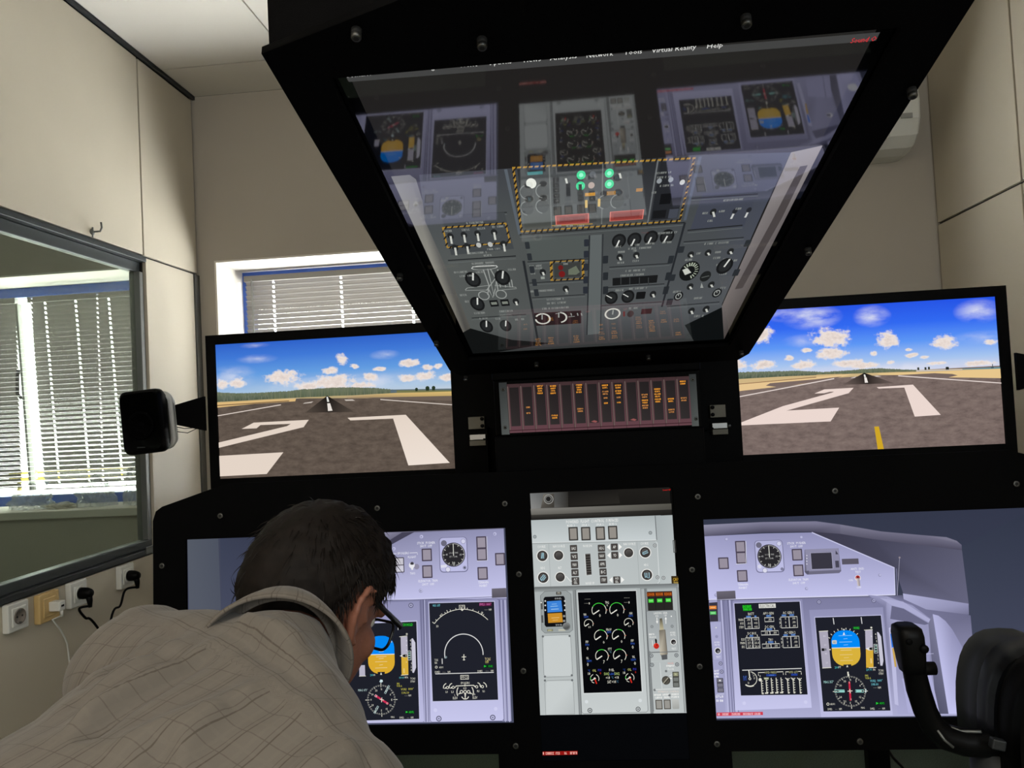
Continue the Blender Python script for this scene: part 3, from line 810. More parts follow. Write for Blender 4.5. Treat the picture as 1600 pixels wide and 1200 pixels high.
p = [ovh(-0.285, -0.472, -0.0108), ovh(0.285, -0.472, -0.0108), ovh(0.285, 0.472, -0.0108), ovh(-0.285, 0.472, -0.0108)]
me = bpy.data.meshes.new('screen_glass'); me.from_pydata([q[:] for q in p], [], [(0, 1, 2, 3)]); me.materials.append(M_OGLASS)
link(bpy.data.objects.new('screen_glass', me), od)

# ---- control yoke in front of the right screen
yk = thing('control_yoke', 'black ram-horn control yoke in front of the right lower screen', 'control yoke', (0.605, 1.15, 0.0))
M_YOKE = mat('yoke_black', (7, 7, 8), rough=0.45, spec=0.12)
M_YGREY = mat('yoke_grey', (30, 33, 36), rough=0.5)
yc = 0.612
for s in (-1, 1):
    def Y(x, y, z): return Vector((yc + s * (yc - x), y, z)) if s > 0 else Vector((x, y, z))
    b = MB()
    b.tube([Y(0.4515, 1.135, 1.020), Y(0.459, 1.140, 0.995), Y(0.466, 1.147, 0.965), Y(0.475, 1.152, 0.935), Y(0.485, 1.154, 0.912), Y(0.500, 1.154, 0.896), Y(0.525, 1.153, 0.888), Y(0.56, 1.152, 0.886), Y(0.612, 1.152, 0.887)],
           [0.0150, 0.0155, 0.0165, 0.0165, 0.0170, 0.0185, 0.019, 0.0195, 0.020], 16)
    b.build('horn', M_YOKE, yk)
    # head of the grip: rounded block leaning with the grip
    v = []; n = None
    rows = [(0.998, .0150, .0175), (1.012, .0165, .020), (1.030, .0175, .0225), (1.050, .0180, .0230), (1.060, .0165, .021), (1.064, .012, .014)]
    for z, rx, ry in rows:
        rr = rrect(-rx, -ry, rx, ry, min(rx, ry) * .7, 4); n = len(rr)
        x = 0.4535 - (z - 1.0) * 0.07
        v += [Y(x + a, 1.133 + c, z)[:] for a, c in rr]
    m_ = len(rows)
    MB().add(v, [(i * n + k, i * n + (k + 1) % n, (i + 1) * n + (k + 1) % n, (i + 1) * n + k) for i in range(m_ - 1) for k in range(n)] + [tuple(range(n))[::-1], tuple(range((m_ - 1) * n, m_ * n))], True).build('grip_head', M_YOKE, yk)
    MB().tube([Y(0.455, 1.14, 0.992), Y(0.470, 1.14, 0.9985), Y(0.4875, 1.14, 0.9985)], [0.0125, 0.0095, 0.0092], 14).build('trigger_stub', M_YOKE, yk)
    MB().lathe(Y(0.462, 1.112, 1.036), (0, -1, 0), [(0.006, -0.002), (0.006, 0.004), (0.004, 0.006)], 12).build('button', M_BLACKPL, yk)
    MB().lathe(Y(0.443, 1.114, 1.046), (0, -1, 0), [(0.0045, -0.002), (0.0045, 0.004), (0.003, 0.005)], 12).build('button', M_DARK, yk)
    MB().tube([Y(0.4845, 1.1385, 0.912), Y(0.492, 1.136, 0.899), Y(0.503, 1.1345, 0.889)], 0.0020, 6).build('edge_trim', M_ALU, yk)
# centre hub: domed housing with a light trim band and a cover
def dome(name, m, cx, rx, y0, y1, zb, zt, lean, taper=.86):
    v = []; K = 18; rings = [(y0, .90), (y0 + .012, .98), (y0 + .03, 1.0), (y1, 1.0)]
    for y, k in rings:
        for i in range(K + 1):
            t = PI * i / K; c, s_ = math.cos(t), math.sin(t)
            x = cx + rx * k * (abs(c) ** .72) * (1 if c > 0 else -1); z = zb + (zt - zb) * k * (s_ ** .72)
            v.append((x, y + (z - zb) * lean, z))
    n = K + 1; f = [(i * n + k, i * n + k + 1, (i + 1) * n + k + 1, (i + 1) * n + k) for i in range(3) for k in range(K)]
    f += [(i * n + K, i * n, (i + 1) * n, (i + 1) * n + K) for i in range(3)] + [tuple(range(n)), tuple(range(3 * n, 4 * n))[::-1]]
    return MB().add(v, f, True).build(name, m, yk)
dome('hub_rear', M_YGREY, 0.630, 0.074, 1.165, 1.235, 0.875, 1.022, 0.06)
dome('hub_band', mat('yoke_trim', (20, 22, 26), rough=0.35), 0.632, 0.080, 1.135, 1.166, 0.878, 1.030, 0.05)
dome('hub_cover', M_YOKE, 0.646, 0.082, 1.095, 1.140, 0.860, 1.020, 0.04)
MB().obox((0.553, 1.115, 0.902), ((1, 0, -.25), (0, 1, 0), (.25, 0, 1)), (0.018, 0.012, 0.014)).build('latch', M_YGREY, yk, 0.002)
MB().tube([(0.508, 1.15, 0.9105), (0.520, 1.147, 0.9060), (0.536, 1.145, 0.9062), (0.545, 1.14, 0.9080)], 0.0022, 6).build('edge_trim', M_ALU, yk)
MB().tube([(0.573, 1.165, 0.0), (0.573, 1.165, 0.55), (0.575, 1.165, 0.875)], [0.036, 0.034, 0.034], 20).build('column', mat('yoke_column_grey', (28, 31, 33), rough=0.6), yk)
MB().box((0.50, 1.10, 0.0), (0.64, 1.23, 0.03)).build('base', M_DARK, yk, 0.004)
# thin black cable on the floor behind the panel
cb_ = MB(); 
P = [hit(px, py, (0, 0, 0.006), (0, 0, 1)) for px, py in ((1382, 1160), (1388, 1172), (1396, 1184), (1408, 1196), (1420, 1212))]
P = [Vector((p.x, p.y, 0.0052)) for p in P]
tag(cb_.tube(P, 0.005, 8).build('floor_cable', M_BLACKPL), 'thin black cable on the floor beneath the right lower screen', 'cable')
# ================================================================== WHAT THE SCREENS SHOW
WHT = (232, 232, 226)
# ---------------- airport views: sky and asphalt are procedural, the rest is drawn on top
def sky_mat(name, pic, hz, cols, clouds, w, h, x0, z0):
    m = bpy.data.materials.new(name); m.use_nodes = True
    nt = m.node_tree; b = nt.nodes['Principled BSDF']; N = nt.nodes.new; Lk = nt.links.new
    b.inputs['Base Color'].default_value = (0.004, 0.004, 0.005, 1); b.inputs['Roughness'].default_value = 0.4; b.inputs['Specular IOR Level'].default_value = 0.05
    uv = N('ShaderNodeUVMap'); uv.uv_map = 'metres'
    sep = N('ShaderNodeSeparateXYZ'); Lk(uv.outputs[0], sep.inputs[0])
    def math_(op, a, b_=None, clamp=False):
        q = N('ShaderNodeMath'); q.operation = op; q.use_clamp = clamp
        for i, k in enumerate((a, b_)):
            if k is None: continue
            if isinstance(k, (int, float)): q.inputs[i].default_value = k
            else: Lk(k, q.inputs[i])
        return q.outputs[0]
    def noise(scale, det=5, sx=1.0, sy=1.0, rough=.55):
        mp_ = N('ShaderNodeMapping'); mp_.inputs['Scale'].default_value = (sx, sy, 1); Lk(uv.outputs[0], mp_.inputs[0])
        q = N('ShaderNodeTexNoise'); q.inputs['Scale'].default_value = scale; q.inputs['Detail'].default_value = det; q.inputs['Roughness'].default_value = rough
        Lk(mp_.outputs[0], q.inputs[0]); return q.outputs['Fac']
    def ramp(fac, stops):
        q = N('ShaderNodeValToRGB'); e = q.color_ramp.elements
        while len(e) < len(stops): e.new(0.5)
        for el, (p, c) in zip(e, stops): el.position = p; el.color = L3(c)
        Lk(fac, q.inputs[0]); return q.outputs[0]
    def mix(f, a, b_):
        q = N('ShaderNodeMix'); q.data_type = 'RGBA'
        if isinstance(f, (int, float)): q.inputs[0].default_value = f
        else: Lk(f, q.inputs[0])
        Lk(a, q.inputs[6]); Lk(b_, q.inputs[7]); return q.outputs[2]
    t = math_('DIVIDE', math_('SUBTRACT', sep.outputs[1], hz), h - hz, True)
    sky = ramp(t, cols)
    n1 = noise(30, 7, 1, 1.2, .62); n2 = noise(80, 6, 1, 1.3, .65); nw = noise(16, 5, .7, 1.6)
    acc = None; wis = None
    for (cx, cy, rx, ry, *o) in clouds:
        c = pic.W((cx, cy)); s = pic.sc((cx, cy)); a = Vector((c[0] - x0, c[1] - z0, 0))
        op = o[0] if o else 1.0
        sb = N('ShaderNodeVectorMath'); sb.operation = 'SUBTRACT'; Lk(uv.outputs[0], sb.inputs[0]); sb.inputs[1].default_value = a
        dv = N('ShaderNodeVectorMath'); dv.operation = 'MULTIPLY'; Lk(sb.outputs[0], dv.inputs[0]); dv.inputs[1].default_value = (1 / (rx * s), 1 / (ry * s), 0)
        ln = N('ShaderNodeVectorMath'); ln.operation = 'LENGTH'; Lk(dv.outputs[0], ln.inputs[0])
        if op < 1:
            d = math_('SUBTRACT', 1.0, ln.outputs[1], True)
            d = math_('MULTIPLY', d, op * 1.3); wis = d if wis is None else math_('MAXIMUM', wis, d)
        else:
            d = math_('SUBTRACT', 1.12, ln.outputs[1]); acc = d if acc is None else math_('MAXIMUM', acc, d)
    dens = math_('ADD', acc, math_('MULTIPLY', math_('SUBTRACT', n1, 0.5), 2.0))
    dens = math_('ADD', dens, math_('MULTIPLY', math_('SUBTRACT', n2, 0.5), 1.1))
    cm = N('ShaderNodeMapRange'); cm.interpolation_type = 'SMOOTHSTEP'; cm.inputs[1].default_value = 0.0; cm.inputs[2].default_value = .55; Lk(dens, cm.inputs[0])
    ccol = ramp(math_('ADD', math_('MULTIPLY', n2, .7), math_('MULTIPLY', dens, .35), True), [(0.3, (242, 236, 234)), (0.6, (232, 218, 210)), (0.95, (208, 194, 188))])
    wm = math_('MULTIPLY', wis, ramp(nw, [(0.35, (40, 40, 40)), (0.62, (255, 255, 255))]), True)
    wc = N('ShaderNodeRGB'); wc.outputs[0].default_value = L3((226, 228, 240))
    sky = mix(wm, sky, wc.outputs[0]); sky = mix(cm.outputs[0], sky, ccol)
    ga = noise(30, 8, 1, 2.2, .7)
    gcol = ramp(ga, [(0.25, cols_g[name][0]), (0.5, cols_g[name][1]), (0.78, cols_g[name][2])])
    isg = math_('LESS_THAN', sep.outputs[1], hz)
    Lk(mix(isg, sky, gcol), b.inputs['Emission Color']); b.inputs['Emission Strength'].default_value = 1.0
    return m
cols_g = {'runway_view_left': ((70, 60, 53), (94, 82, 73), (112, 99, 88)), 'runway_view_right': ((92, 79, 75), (120, 104, 99), (140, 124, 116))}

def view_screen(name, parent, rc, view, hzpt, cols, clouds, draw):
    x0, x1, z0, z1 = rc
    pic = Picture((0, 2.1998, 1.435), (1, 0, 0), (0, 0, 1), VN); pic.view(*view)
    hz = pic.W(hzpt)[1] + 1.435 - z0
    me = bpy.data.meshes.new(name)
    me.from_pydata([(x0, 2.20, z0), (x1, 2.20, z0), (x1, 2.20, z1), (x0, 2.20, z1)], [], [(0, 1, 2, 3)])
    uvl = me.uv_layers.new(name='metres')
    for l, q in zip(uvl.data, ((0, 0), (x1 - x0, 0), (x1 - x0, z1 - z0), (0, z1 - z0))): l.uv = q
    me.materials.append(sky_mat(name, pic, hz, cols, clouds, x1 - x0, z1 - z0, x0, z0 - 1.435))
    link(bpy.data.objects.new('screen', me), parent)
    # clip what is drawn to the screen
    draw(pic)
    for i, q in enumerate(pic.V):
        pic.V[i] = Vector((min(max(q.x, x0), x1), q.y, min(max(q.z, z0), z1)))
    pic.build('runway_print', M_PIX, parent)

def hill_strip(p, xs, tops, bots, cols, seed):
    rnd = random.Random(seed)
    for k in range(len(xs) - 1):
        n = 34
        for i in range(n):
            t0, t1 = i / n, (i + 1) / n
            a = xs[k] + (xs[k + 1] - xs[k]) * t0; b_ = xs[k] + (xs[k + 1] - xs[k]) * t1
            ta = tops[k] + (tops[k + 1] - tops[k]) * t0; tb = tops[k] + (tops[k + 1] - tops[k]) * t1
            ba = bots[k] + (bots[k + 1] - bots[k]) * t0; bb = bots[k] + (bots[k + 1] - bots[k]) * t1
            c = cols[rnd.randrange(len(cols))]; c2 = cols[rnd.randrange(len(cols))]
            c = tuple(.35 * q + .65 * w for q, w in zip(c, (118, 126, 104))); c2 = tuple(.55 * q + .45 * w for q, w in zip(c2, (92, 102, 80)))
            j = rnd.uniform(-2, 2)
            p.poly([(a, ta + j), (b_, tb + rnd.uniform(-3, 2)), (b_, bb), (a, ba)], c, [c, c, c2, c2])

def tyre_marks(p, top, left, right, col, steps=12):
    for i in range(steps):
        t0, t1 = i / steps, (i + 1) / steps
        def P(t, s):
            e = left if s < 0 else right
            return (top[0] + (e[0] - top[0]) * t, top[1] + (e[1] - top[1]) * t)
    mid = ((left[0] + right[0]) / 2, (left[1] + right[1]) / 2)
    p.poly([top, left, mid], col, [(18, 15, 14), col, (50, 43, 39)]); p.poly([top, mid, right], col, [(18, 15, 14), (50, 43, 39), col])

def draw_left_view(p):
    g = [(92, 104, 78), (112, 118, 88), (74, 88, 66), (128, 130, 100), (98, 108, 96)]
    p.poly([(110, 760), (1320, 716), (1320, 730), (1320, 752), (760, 764), (500, 766), (110, 790)], (190, 170, 125))
    hill_strip(p, [118, 220, 330, 480, 560], [735, 740, 738, 730, 718], [784, 779, 772, 764, 760], g, 1)
    hill_strip(p, [118, 240, 380], [752, 755, 752], [780, 776, 768], [(64, 78, 62), (84, 92, 78), (120, 122, 110), (58, 70, 56)], 5)
    hill_strip(p, [540, 640, 700, 800, 900, 1010], [722, 716, 712, 711, 714, 724], [760, 757, 753, 750, 744, 738], g, 2)
    p.poly([(980, 722), (1310, 716), (1310, 727), (980, 738)], (96, 112, 118))
    p.poly([(1010, 726), (1310, 724), (1310, 732), (1010, 738)], (120, 122, 80))
    for x, y, w_, h_ in ((1162, 715, 20, 26), (1192, 713, 18, 28), (1108, 720, 14, 16)):
        p.disc((x, y), w_ / 2, (44, 60, 40)); p.cbox((x, y + 6), w_ * .8, h_ * .5, (40, 54, 38))
    p.poly([(118, 786), (330, 775), (515, 766), (510, 780), (310, 792), (118, 812)], (228, 190, 128))
    p.line([(118, 801), (480, 778)], 4, (118, 92, 66))
    p.poly([(760, 757), (1000, 740), (1310, 730), (1310, 764), (1000, 764), (770, 766)], (214, 180, 118), [(196, 170, 130), (220, 186, 120), (226, 192, 120), (182, 156, 100), (170, 148, 110), (150, 130, 105)])
    p.poly([(860, 762), (1310, 752), (1310, 778), (930, 768)], (112, 98, 88))
    tyre_marks(p, (668, 752), (560, 836), (800, 832), (84, 74, 66))
    p.line([(118, 852), (440, 797)], 4, (232, 218, 208)); p.line([(930, 771), (1310, 798)], 4, (226, 214, 204))
    p.poly([(664, 758), (671, 757), (678, 782), (668, 783)], WHT); p.poly([(668, 790), (682, 789), (694, 826), (672, 828)], (240, 232, 224))
    p.poly([(556, 787), (600, 780), (590, 788), (548, 792)], (206, 196, 186)); p.poly([(752, 771), (792, 770), (806, 777), (760, 778)], (206, 196, 186))
    wh = (236, 220, 206)
    p.poly([(246, 916), (306, 885), (340, 896), (320, 913)], wh); p.poly([(306, 885), (577, 871), (560, 888), (338, 897)], wh)
    p.poly([(577, 871), (552, 907), (118, 1010), (118, 984), (470, 902), (492, 889)], wh)
    p.poly([(110, 1050), (452, 1031), (370, 1138), (110, 1151)], wh)
    p.poly([(768, 861), (1055, 846), (1062, 862), (782, 874)], wh); p.poly([(1055, 846), (1272, 1083), (1068, 1096), (993, 866)], wh, [wh, (246, 232, 220), (246, 232, 220), wh])
view_screen('runway_view_left', vl, VL, (300, 380, 3.1568), (700, 757),
            [(0.0, (198, 208, 218)), (0.14, (168, 196, 224)), (0.45, (98, 156, 224)), (0.75, (62, 120, 214)), (1.0, (44, 96, 200))],
            [(738, 570, 34, 27), (800, 608, 24, 14), (450, 660, 90, 36), (680, 630, 42, 18), (690, 690, 115, 42), (885, 660, 38, 22), (920, 620, 38, 11), (1070, 592, 54, 20), (1160, 612, 32, 14),
             (1060, 665, 48, 20), (1150, 655, 52, 24), (1265, 660, 48, 20), (1212, 606, 22, 12), (222, 690, 44, 28), (150, 695, 32, 24), (580, 705, 66, 24), (840, 700, 66, 16),
             (320, 570, 110, 24, .45), (950, 550, 80, 26, .5), (310, 505, 80, 14, .35), (760, 690, 500, 46, .62), (200, 660, 140, 60, .5)], draw_left_view)

def draw_right_view(p):
    g = [(98, 112, 84), (120, 128, 96), (80, 96, 74), (136, 138, 110), (108, 118, 104)]
    p.poly([(100, 505), (880, 478), (1500, 462), (1500, 495), (880, 500), (100, 545)], (214, 186, 136))
    hill_strip(p, [130, 300, 460, 600, 720], [486, 482, 478, 484, 476], [522, 512, 503, 496, 492], g, 3)
    hill_strip(p, [130, 260, 400, 560], [500, 496, 494, 490], [520, 512, 506, 500], [(66, 82, 66), (90, 98, 84), (132, 132, 120), (60, 74, 60)], 9)
    hill_strip(p, [690, 790, 880, 960, 1060], [480, 470, 465, 470, 474], [494, 491, 487, 484, 482], g, 4)
    p.poly([(1290, 468), (1500, 458), (1500, 467), (1290, 472)], (104, 146, 158)); p.poly([(1060, 475), (1290, 470), (1290, 474), (1060, 482)], (206, 200, 196))
    for x, y in ((1106, 467), (1123, 465), (1214, 465), (1070, 468)): p.cbox((x, y), 10, 14, (56, 62, 52))
    p.cbox((1215, 466), 16, 14, (40, 44, 38)); p.cbox((1441, 455), 4, 22, (70, 90, 100)); p.cbox((1440, 462), 14, 7, (70, 90, 100))
    p.poly([(130, 545), (560, 508), (745, 494), (690, 508), (480, 545), (130, 584)], (238, 204, 150)); p.line([(130, 548), (560, 510)], 4, (150, 116, 84))
    p.poly([(308, 552), (330, 540), (560, 520), (690, 506), (640, 520), (370, 560)], (126, 108, 102))
    p.poly([(860, 492), (1150, 483), (1500, 466), (1500, 514), (1230, 511), (1000, 500), (880, 498)], (240, 206, 146))
    p.poly([(960, 500), (1150, 490), (1240, 494), (1266, 501), (1220, 511), (1000, 502)], (120, 104, 98))
    tyre_marks(p, (800, 488), (690, 548), (950, 540), (112, 97, 92))
    p.line([(130, 614), (650, 517)], 5, (236, 222, 216)); p.line([(970, 503), (1500, 539)], 5, (236, 222, 216))
    p.poly([(797, 497), (804, 496), (809, 510), (800, 511)], WHT); p.poly([(800, 512), (811, 511), (819, 537), (803, 538)], (244, 236, 230))
    p.poly([(738, 512), (762, 506), (752, 514), (730, 516)], (216, 206, 200)); p.poly([(848, 504), (866, 502), (886, 506), (862, 508)], (216, 206, 200))
    wh = (244, 224, 216)
    p.poly([(551, 592), (600, 571), (632, 582), (600, 590)], wh); p.poly([(600, 571), (747, 563), (730, 578), (630, 583)], wh)
    p.poly([(747, 563), (722, 590), (412, 677), (392, 655), (640, 587), (660, 576)], wh); p.poly([(412, 677), (155, 752), (160, 746), (392, 655)], wh)
    p.poly([(412, 677), (675, 662), (632, 731), (155, 752)], wh)
    p.poly([(862, 560), (1043, 547), (1048, 560), (872, 567)], wh); p.poly([(1043, 547), (1182, 698), (1052, 707), (1000, 562)], wh)
    p.poly([(850, 757), (873, 756), (899, 880), (868, 882)], (214, 172, 40))
view_screen('runway_view_right', vr, VR, (1100, 430, 3.2), (800, 488),
            [(0.0, (208, 212, 232)), (0.16, (166, 196, 238)), (0.42, (92, 150, 244)), (0.7, (46, 104, 240)), (1.0, (34, 82, 228))],
            [(635, 315, 98, 52), (640, 388, 80, 34), (918, 320, 54, 48), (1203, 335, 70, 38), (852, 392, 22, 14), (285, 300, 62, 42), (515, 375, 34, 13), (300, 448, 66, 28), (500, 450, 66, 24),
             (720, 440, 84, 22), (800, 450, 80, 18), (930, 437, 24, 13), (1040, 400, 36, 12), (1428, 333, 42, 16), (425, 415, 22, 18), (165, 450, 52, 30), (1100, 410, 28, 10), (1380, 440, 90, 16), (1160, 440, 60, 10), (1020, 372, 22, 9),
             (540, 210, 160, 70, .85), (840, 205, 100, 62, .8), (1370, 180, 130, 70, .7), (420, 190, 140, 50, .6), (900, 470, 700, 40, .6), (1400, 310, 180, 40, .35), (500, 330, 120, 40, .4)], draw_right_view)

# ---------------- small drawing kit for the instrument screens
def btn(p, c, w, h, rim, fill, t=None): p.cbox(c, w, h, rim, r=w * .06); t = t or w * .14; p.cbox(c, w - 2 * t, h - 2 * t, fill)
def screwdot(p, c, r, ring=(70, 72, 86), mid=(150, 150, 165)):
    p.disc(c, r, ring, 16); p.disc(c, r * .72, mid, 14); p.disc(c, r * .3, ring, 8)
def clock(p, c, r, tilt=0):
    p.disc(c, r * 1.06, (60, 56, 70), 32); p.disc(c, r, (42, 40, 44), 32)
    p.ticks(c, r * .80, r * .98, 12, r * .045, WHT); p.ticks(c, r * .90, r * .98, 60, r * .02, (180, 180, 180)); p.arc(c, r * .97, r * .03, (190, 190, 190), -80, 90)
    p.text((c[0] - r * .62, c[1]), r * .15, '45', (190, 190, 190)); p.text((c[0] + r * .62, c[1]), r * .15, '15', (220, 220, 220)); p.text((c[0], c[1] + r * .74), r * .2, '30', WHT)
    p.text((c[0], c[1] - r * .16), r * .13, 'LOCAL TIME', (190, 190, 188), wd=r * .8); p.text((c[0], c[1] + r * .18), r * .13, 'ET / CHR', (190, 190, 188), wd=r * .72)
    p.ray_(c, -r * .1, r * .95, 90, r * .055, (238, 238, 230))

# ---------------- centre screen
pc = Picture(mip(0, 0, 0), MU, MV, MN)
p = pc
A = (800, 750, 5.3333); B = (800, 900, 4.0); E8 = (900, 910, 6.664); R8 = (1000, 910, 5.714)
p.view(*A)
p.rect(147, 100, 1322, 2400, (2, 3, 5))
# dark upper band with a lamp at the left
p.rect(147, 105, 1330, 335, (30, 28, 25), (16, 15, 13))
p.poly([(150, 112), (466, 98), (470, 225), (158, 240)], (96, 96, 94), [(120, 122, 122), (44, 43, 40), (52, 50, 46), (140, 140, 138)])
p.poly([(240, 235), (262, 118), (350, 114), (352, 228)], (70, 67, 62), [(84, 80, 74), (120, 116, 108), (74, 70, 64), (58, 55, 50)])
p.disc((305, 160), 40, (150, 150, 146)); p.disc((305, 160), 33, (48, 46, 44)); p.arc((303, 158), 24, 5, (140, 140, 136)); p.disc((303, 158), 15, (30, 30, 30))
p.poly([(470, 95), (880, 78), (900, 195), (478, 218)], (24, 22, 20), [(20, 19, 18), (26, 24, 22), (40, 38, 34), (34, 32, 29)])
p.poly([(155, 240), (1328, 196), (1330, 246), (160, 292)], (104, 102, 94), [(134, 132, 126), (88, 86, 78), (76, 74, 68), (104, 102, 96)])
p.poly([(160, 292), (1330, 246), (1332, 292), (162, 336)], (34, 32, 30), [(60, 58, 54), (40, 38, 35), (26, 24, 22), (20, 19, 18)])
p.text((1288, 82), 13, 'Sound Off', (238, 26, 22), wd=66)
# upper grey panel
p.rect(158, 335, 1345, 2000, (176, 184, 184))
p.poly([(160, 336), (1192, 298), (1204, 498), (168, 522)], (190, 198, 199), [(184, 192, 193), (176, 184, 185), (204, 212, 214), (206, 213, 214)])
p.line([(1193, 298), (1206, 500)], 6, (96, 100, 102)); p.line([(168, 524), (1204, 500)], 5, (226, 230, 230)); p.line([(168, 531), (1204, 507)], 5, (150, 155, 155))
p.poly([(1199, 298), (1336, 292), (1372, 860), (1232, 868)], (180, 187, 188), [(170, 178, 180), (178, 186, 187), (196, 203, 203), (190, 198, 198)])
p.text((667, 342), 24, 'POWERED  FLIGHT  CONTROL  SURFACES', (250, 250, 246), wd=436)
for x, y, s_ in ((490, 380, 'RUD 1'), (610, 376, 'SPLR 1'), (732, 371, 'SPLR 2'), (840, 367, 'RUD 2')): p.text((x, y), 17, s_, (250, 250, 246), wd=62)
for x, y in ((511, 448), (615, 447), (736, 444), (840, 438)): btn(p, (x, y), 78, 112, (62, 60, 57), (152, 147, 140), 11)
for x, y in ((190, 473), (1153, 440)): p.disc((x, y), 15, (160, 168, 170)); p.arc((x, y), 13, 4, (120, 126, 128))
# flight guidance panel
p.poly([(170, 534), (1196, 508), (1210, 520), (1228, 850), (1214, 866), (190, 890)], (186, 193, 193), [(190, 197, 197), (184, 191, 192), (180, 188, 189), (190, 197, 197), (196, 203, 203), (200, 206, 206)])
p.line([(1197, 512), (1210, 524), (1228, 846), (1214, 862)], 5, (226, 230, 230)); p.line([(188, 893), (1216, 868)], 6, (120, 124, 124))
p.line([(306, 530), (322, 885)], 3, (160, 167, 167)); p.line([(1040, 512), (1062, 868)], 3, (160, 167, 167))
def knob(c, r, sym=None):
    p.disc(c, r, (240, 240, 236)); p.disc(c, r * .86, (58, 55, 53)); p.disc(c, r * .62, (92, 88, 86), col2=(66, 63, 62))
    if sym is not None:
        cx, cy = c
        for k in sym: p.line([(cx + a * r * .55, cy + b * r * .55) for a, b in k], r * .14, (186, 226, 238)); 
        for k in sym: p.line([(cx + a * r * .55, cy + b * r * .55) for a, b in k], r * .05, (60, 110, 128))
knob((253, 632), 50, [((-.3, .8), (-.1, -.9), (.3, -.9), (.4, .8)), ((-.1, .8), (0, -.7))]); knob((388, 628), 45); knob((260, 813), 50, [((-.9, .4), (.2, -.9)), ((-.5, .8), (.6, -.7)), ((.0, .9), (.8, -.2)), ((-.9, .4), (-.3, 1))]); knob((402, 808), 44)
knob((972, 606), 44); knob((1110, 603), 50, [((-.8, .1), (.7, -.5)), ((-.6, .6), (.9, 0)), ((-.8, .1), (-.6, .6))]); knob((1125, 790), 50, [((-.7, -.6), (-.5, .9), (0, .2)), ((-.1, -.6), (0, .9)), ((.6, -.7), (.7, .9), (.2, .9))])
for x, y, s_, w_ in ((245, 556, 'COURSE', 66), (390, 552, 'NAV SOURCE', 100), (255, 733, 'HDG', 36), (398, 731, 'ALT', 30), (628, 548, 'NOSE DN', 74), (650, 860, 'NOSE UP', 74), (978, 533, 'NAV SOURCE', 100), (1103, 529, 'COURSE', 66), (1116, 707, 'HDG', 36)):
    p.text((x, y), 20, s_, (250, 250, 246), wd=w_)
for (x, y), s_ in zip(((513, 570), (518, 638), (521, 706), (525, 772)), ('IAS', 'VS', 'VNAV', 'ALT')):
    p.cbox((x, y), 60, 58, (74, 70, 68), r=5); p.text((x, y), 24, s_, (246, 246, 240), wd=36)
p.cbox((529, 842), 64, 64, (74, 70, 68), r=5); p.text((529, 828), 20, 'ALT', (246, 246, 240), wd=30); p.text((530, 855), 20, 'SEL', (246, 246, 240), wd=30)
for (x, y), s_ in zip(((745, 568), (748, 632), (753, 700), (759, 766), (764, 832)), ('HDG', 'NAV', 'APPR', 'BC', 'STBY')):
    p.cbox((x, y), 60, 58, (74, 70, 68), r=5); p.text((x, y), 24, s_, (246, 246, 240), wd=38)
p.line([(440, 805), (455, 805), (486, 842), (500, 842)], 5, (244, 244, 240))
for x, y, s_ in ((853, 558, 'AP'), (857, 627, 'YD'), (873, 832, 'SEL')):
    p.cbox((x, y), 58, 58, (74, 70, 68), r=5)
    if s_ == 'SEL': p.text((x, y - 13), 20, 'HSI', (246, 246, 240), wd=28); p.text((x, y + 15), 20, 'SEL', (246, 246, 240), wd=28)
    else: p.text((x, y), 24, s_, (246, 246, 240), wd=26)
    p.poly([(x - 36, y - 24), (x - 36, y + 24), (x - 64, y + 1)], (250, 250, 246)); p.poly([(x + 36, y - 26), (x + 63, y - 1), (x + 36, y + 24)], (250, 250, 246))
p.poly([(610, 616), (652, 613), (664, 788), (622, 793)], (48, 45, 43))
for i in range(9): p.line([(613 + i * 1.2, 622 + i * 20.5), (653 + i * 1.2, 619 + i * 20.5)], 5, (104, 100, 96))
p.line([(606, 616), (618, 795), (662, 792)], 3, (236, 236, 232))
for x, y in ((1190, 545), (1212, 810), (1262, 815)): screwdot(p, (x, y), 16, (112, 116, 118), (196, 200, 200))
p.frame((1353, 553), 22, 104, 6, (70, 68, 66)); p.rect(1326, 800, 1385, 872, (60, 46, 22)); p.text((1362, 828), 26, 'CAU', (250, 196, 60), wd=42); p.text((1364, 856), 18, 'TION', (250, 214, 110), wd=38)
# lower part
p.view(*B)
p.rect(138, 76, 1093, 866, (176, 183, 183), (196, 202, 202))
p.poly([(139, 72), (1034, 46), (1036, 76), (141, 100)], (120, 124, 124), [(110, 114, 114), (112, 116, 117), (158, 165, 166), (160, 166, 166)])
p.line([(384, 86), (424, 866)], 12, (138, 143, 144)); p.line([(394, 86), (434, 866)], 4, (98, 102, 103)); p.line([(836, 76), (878, 860)], 14, (134, 139, 140)); p.line([(829, 78), (868, 860)], 4, (90, 94, 96)); p.line([(1040, 70), (1090, 852)], 9, (150, 155, 156)); p.line([(1030, 70), (1079, 852)], 4, (112, 116, 118))
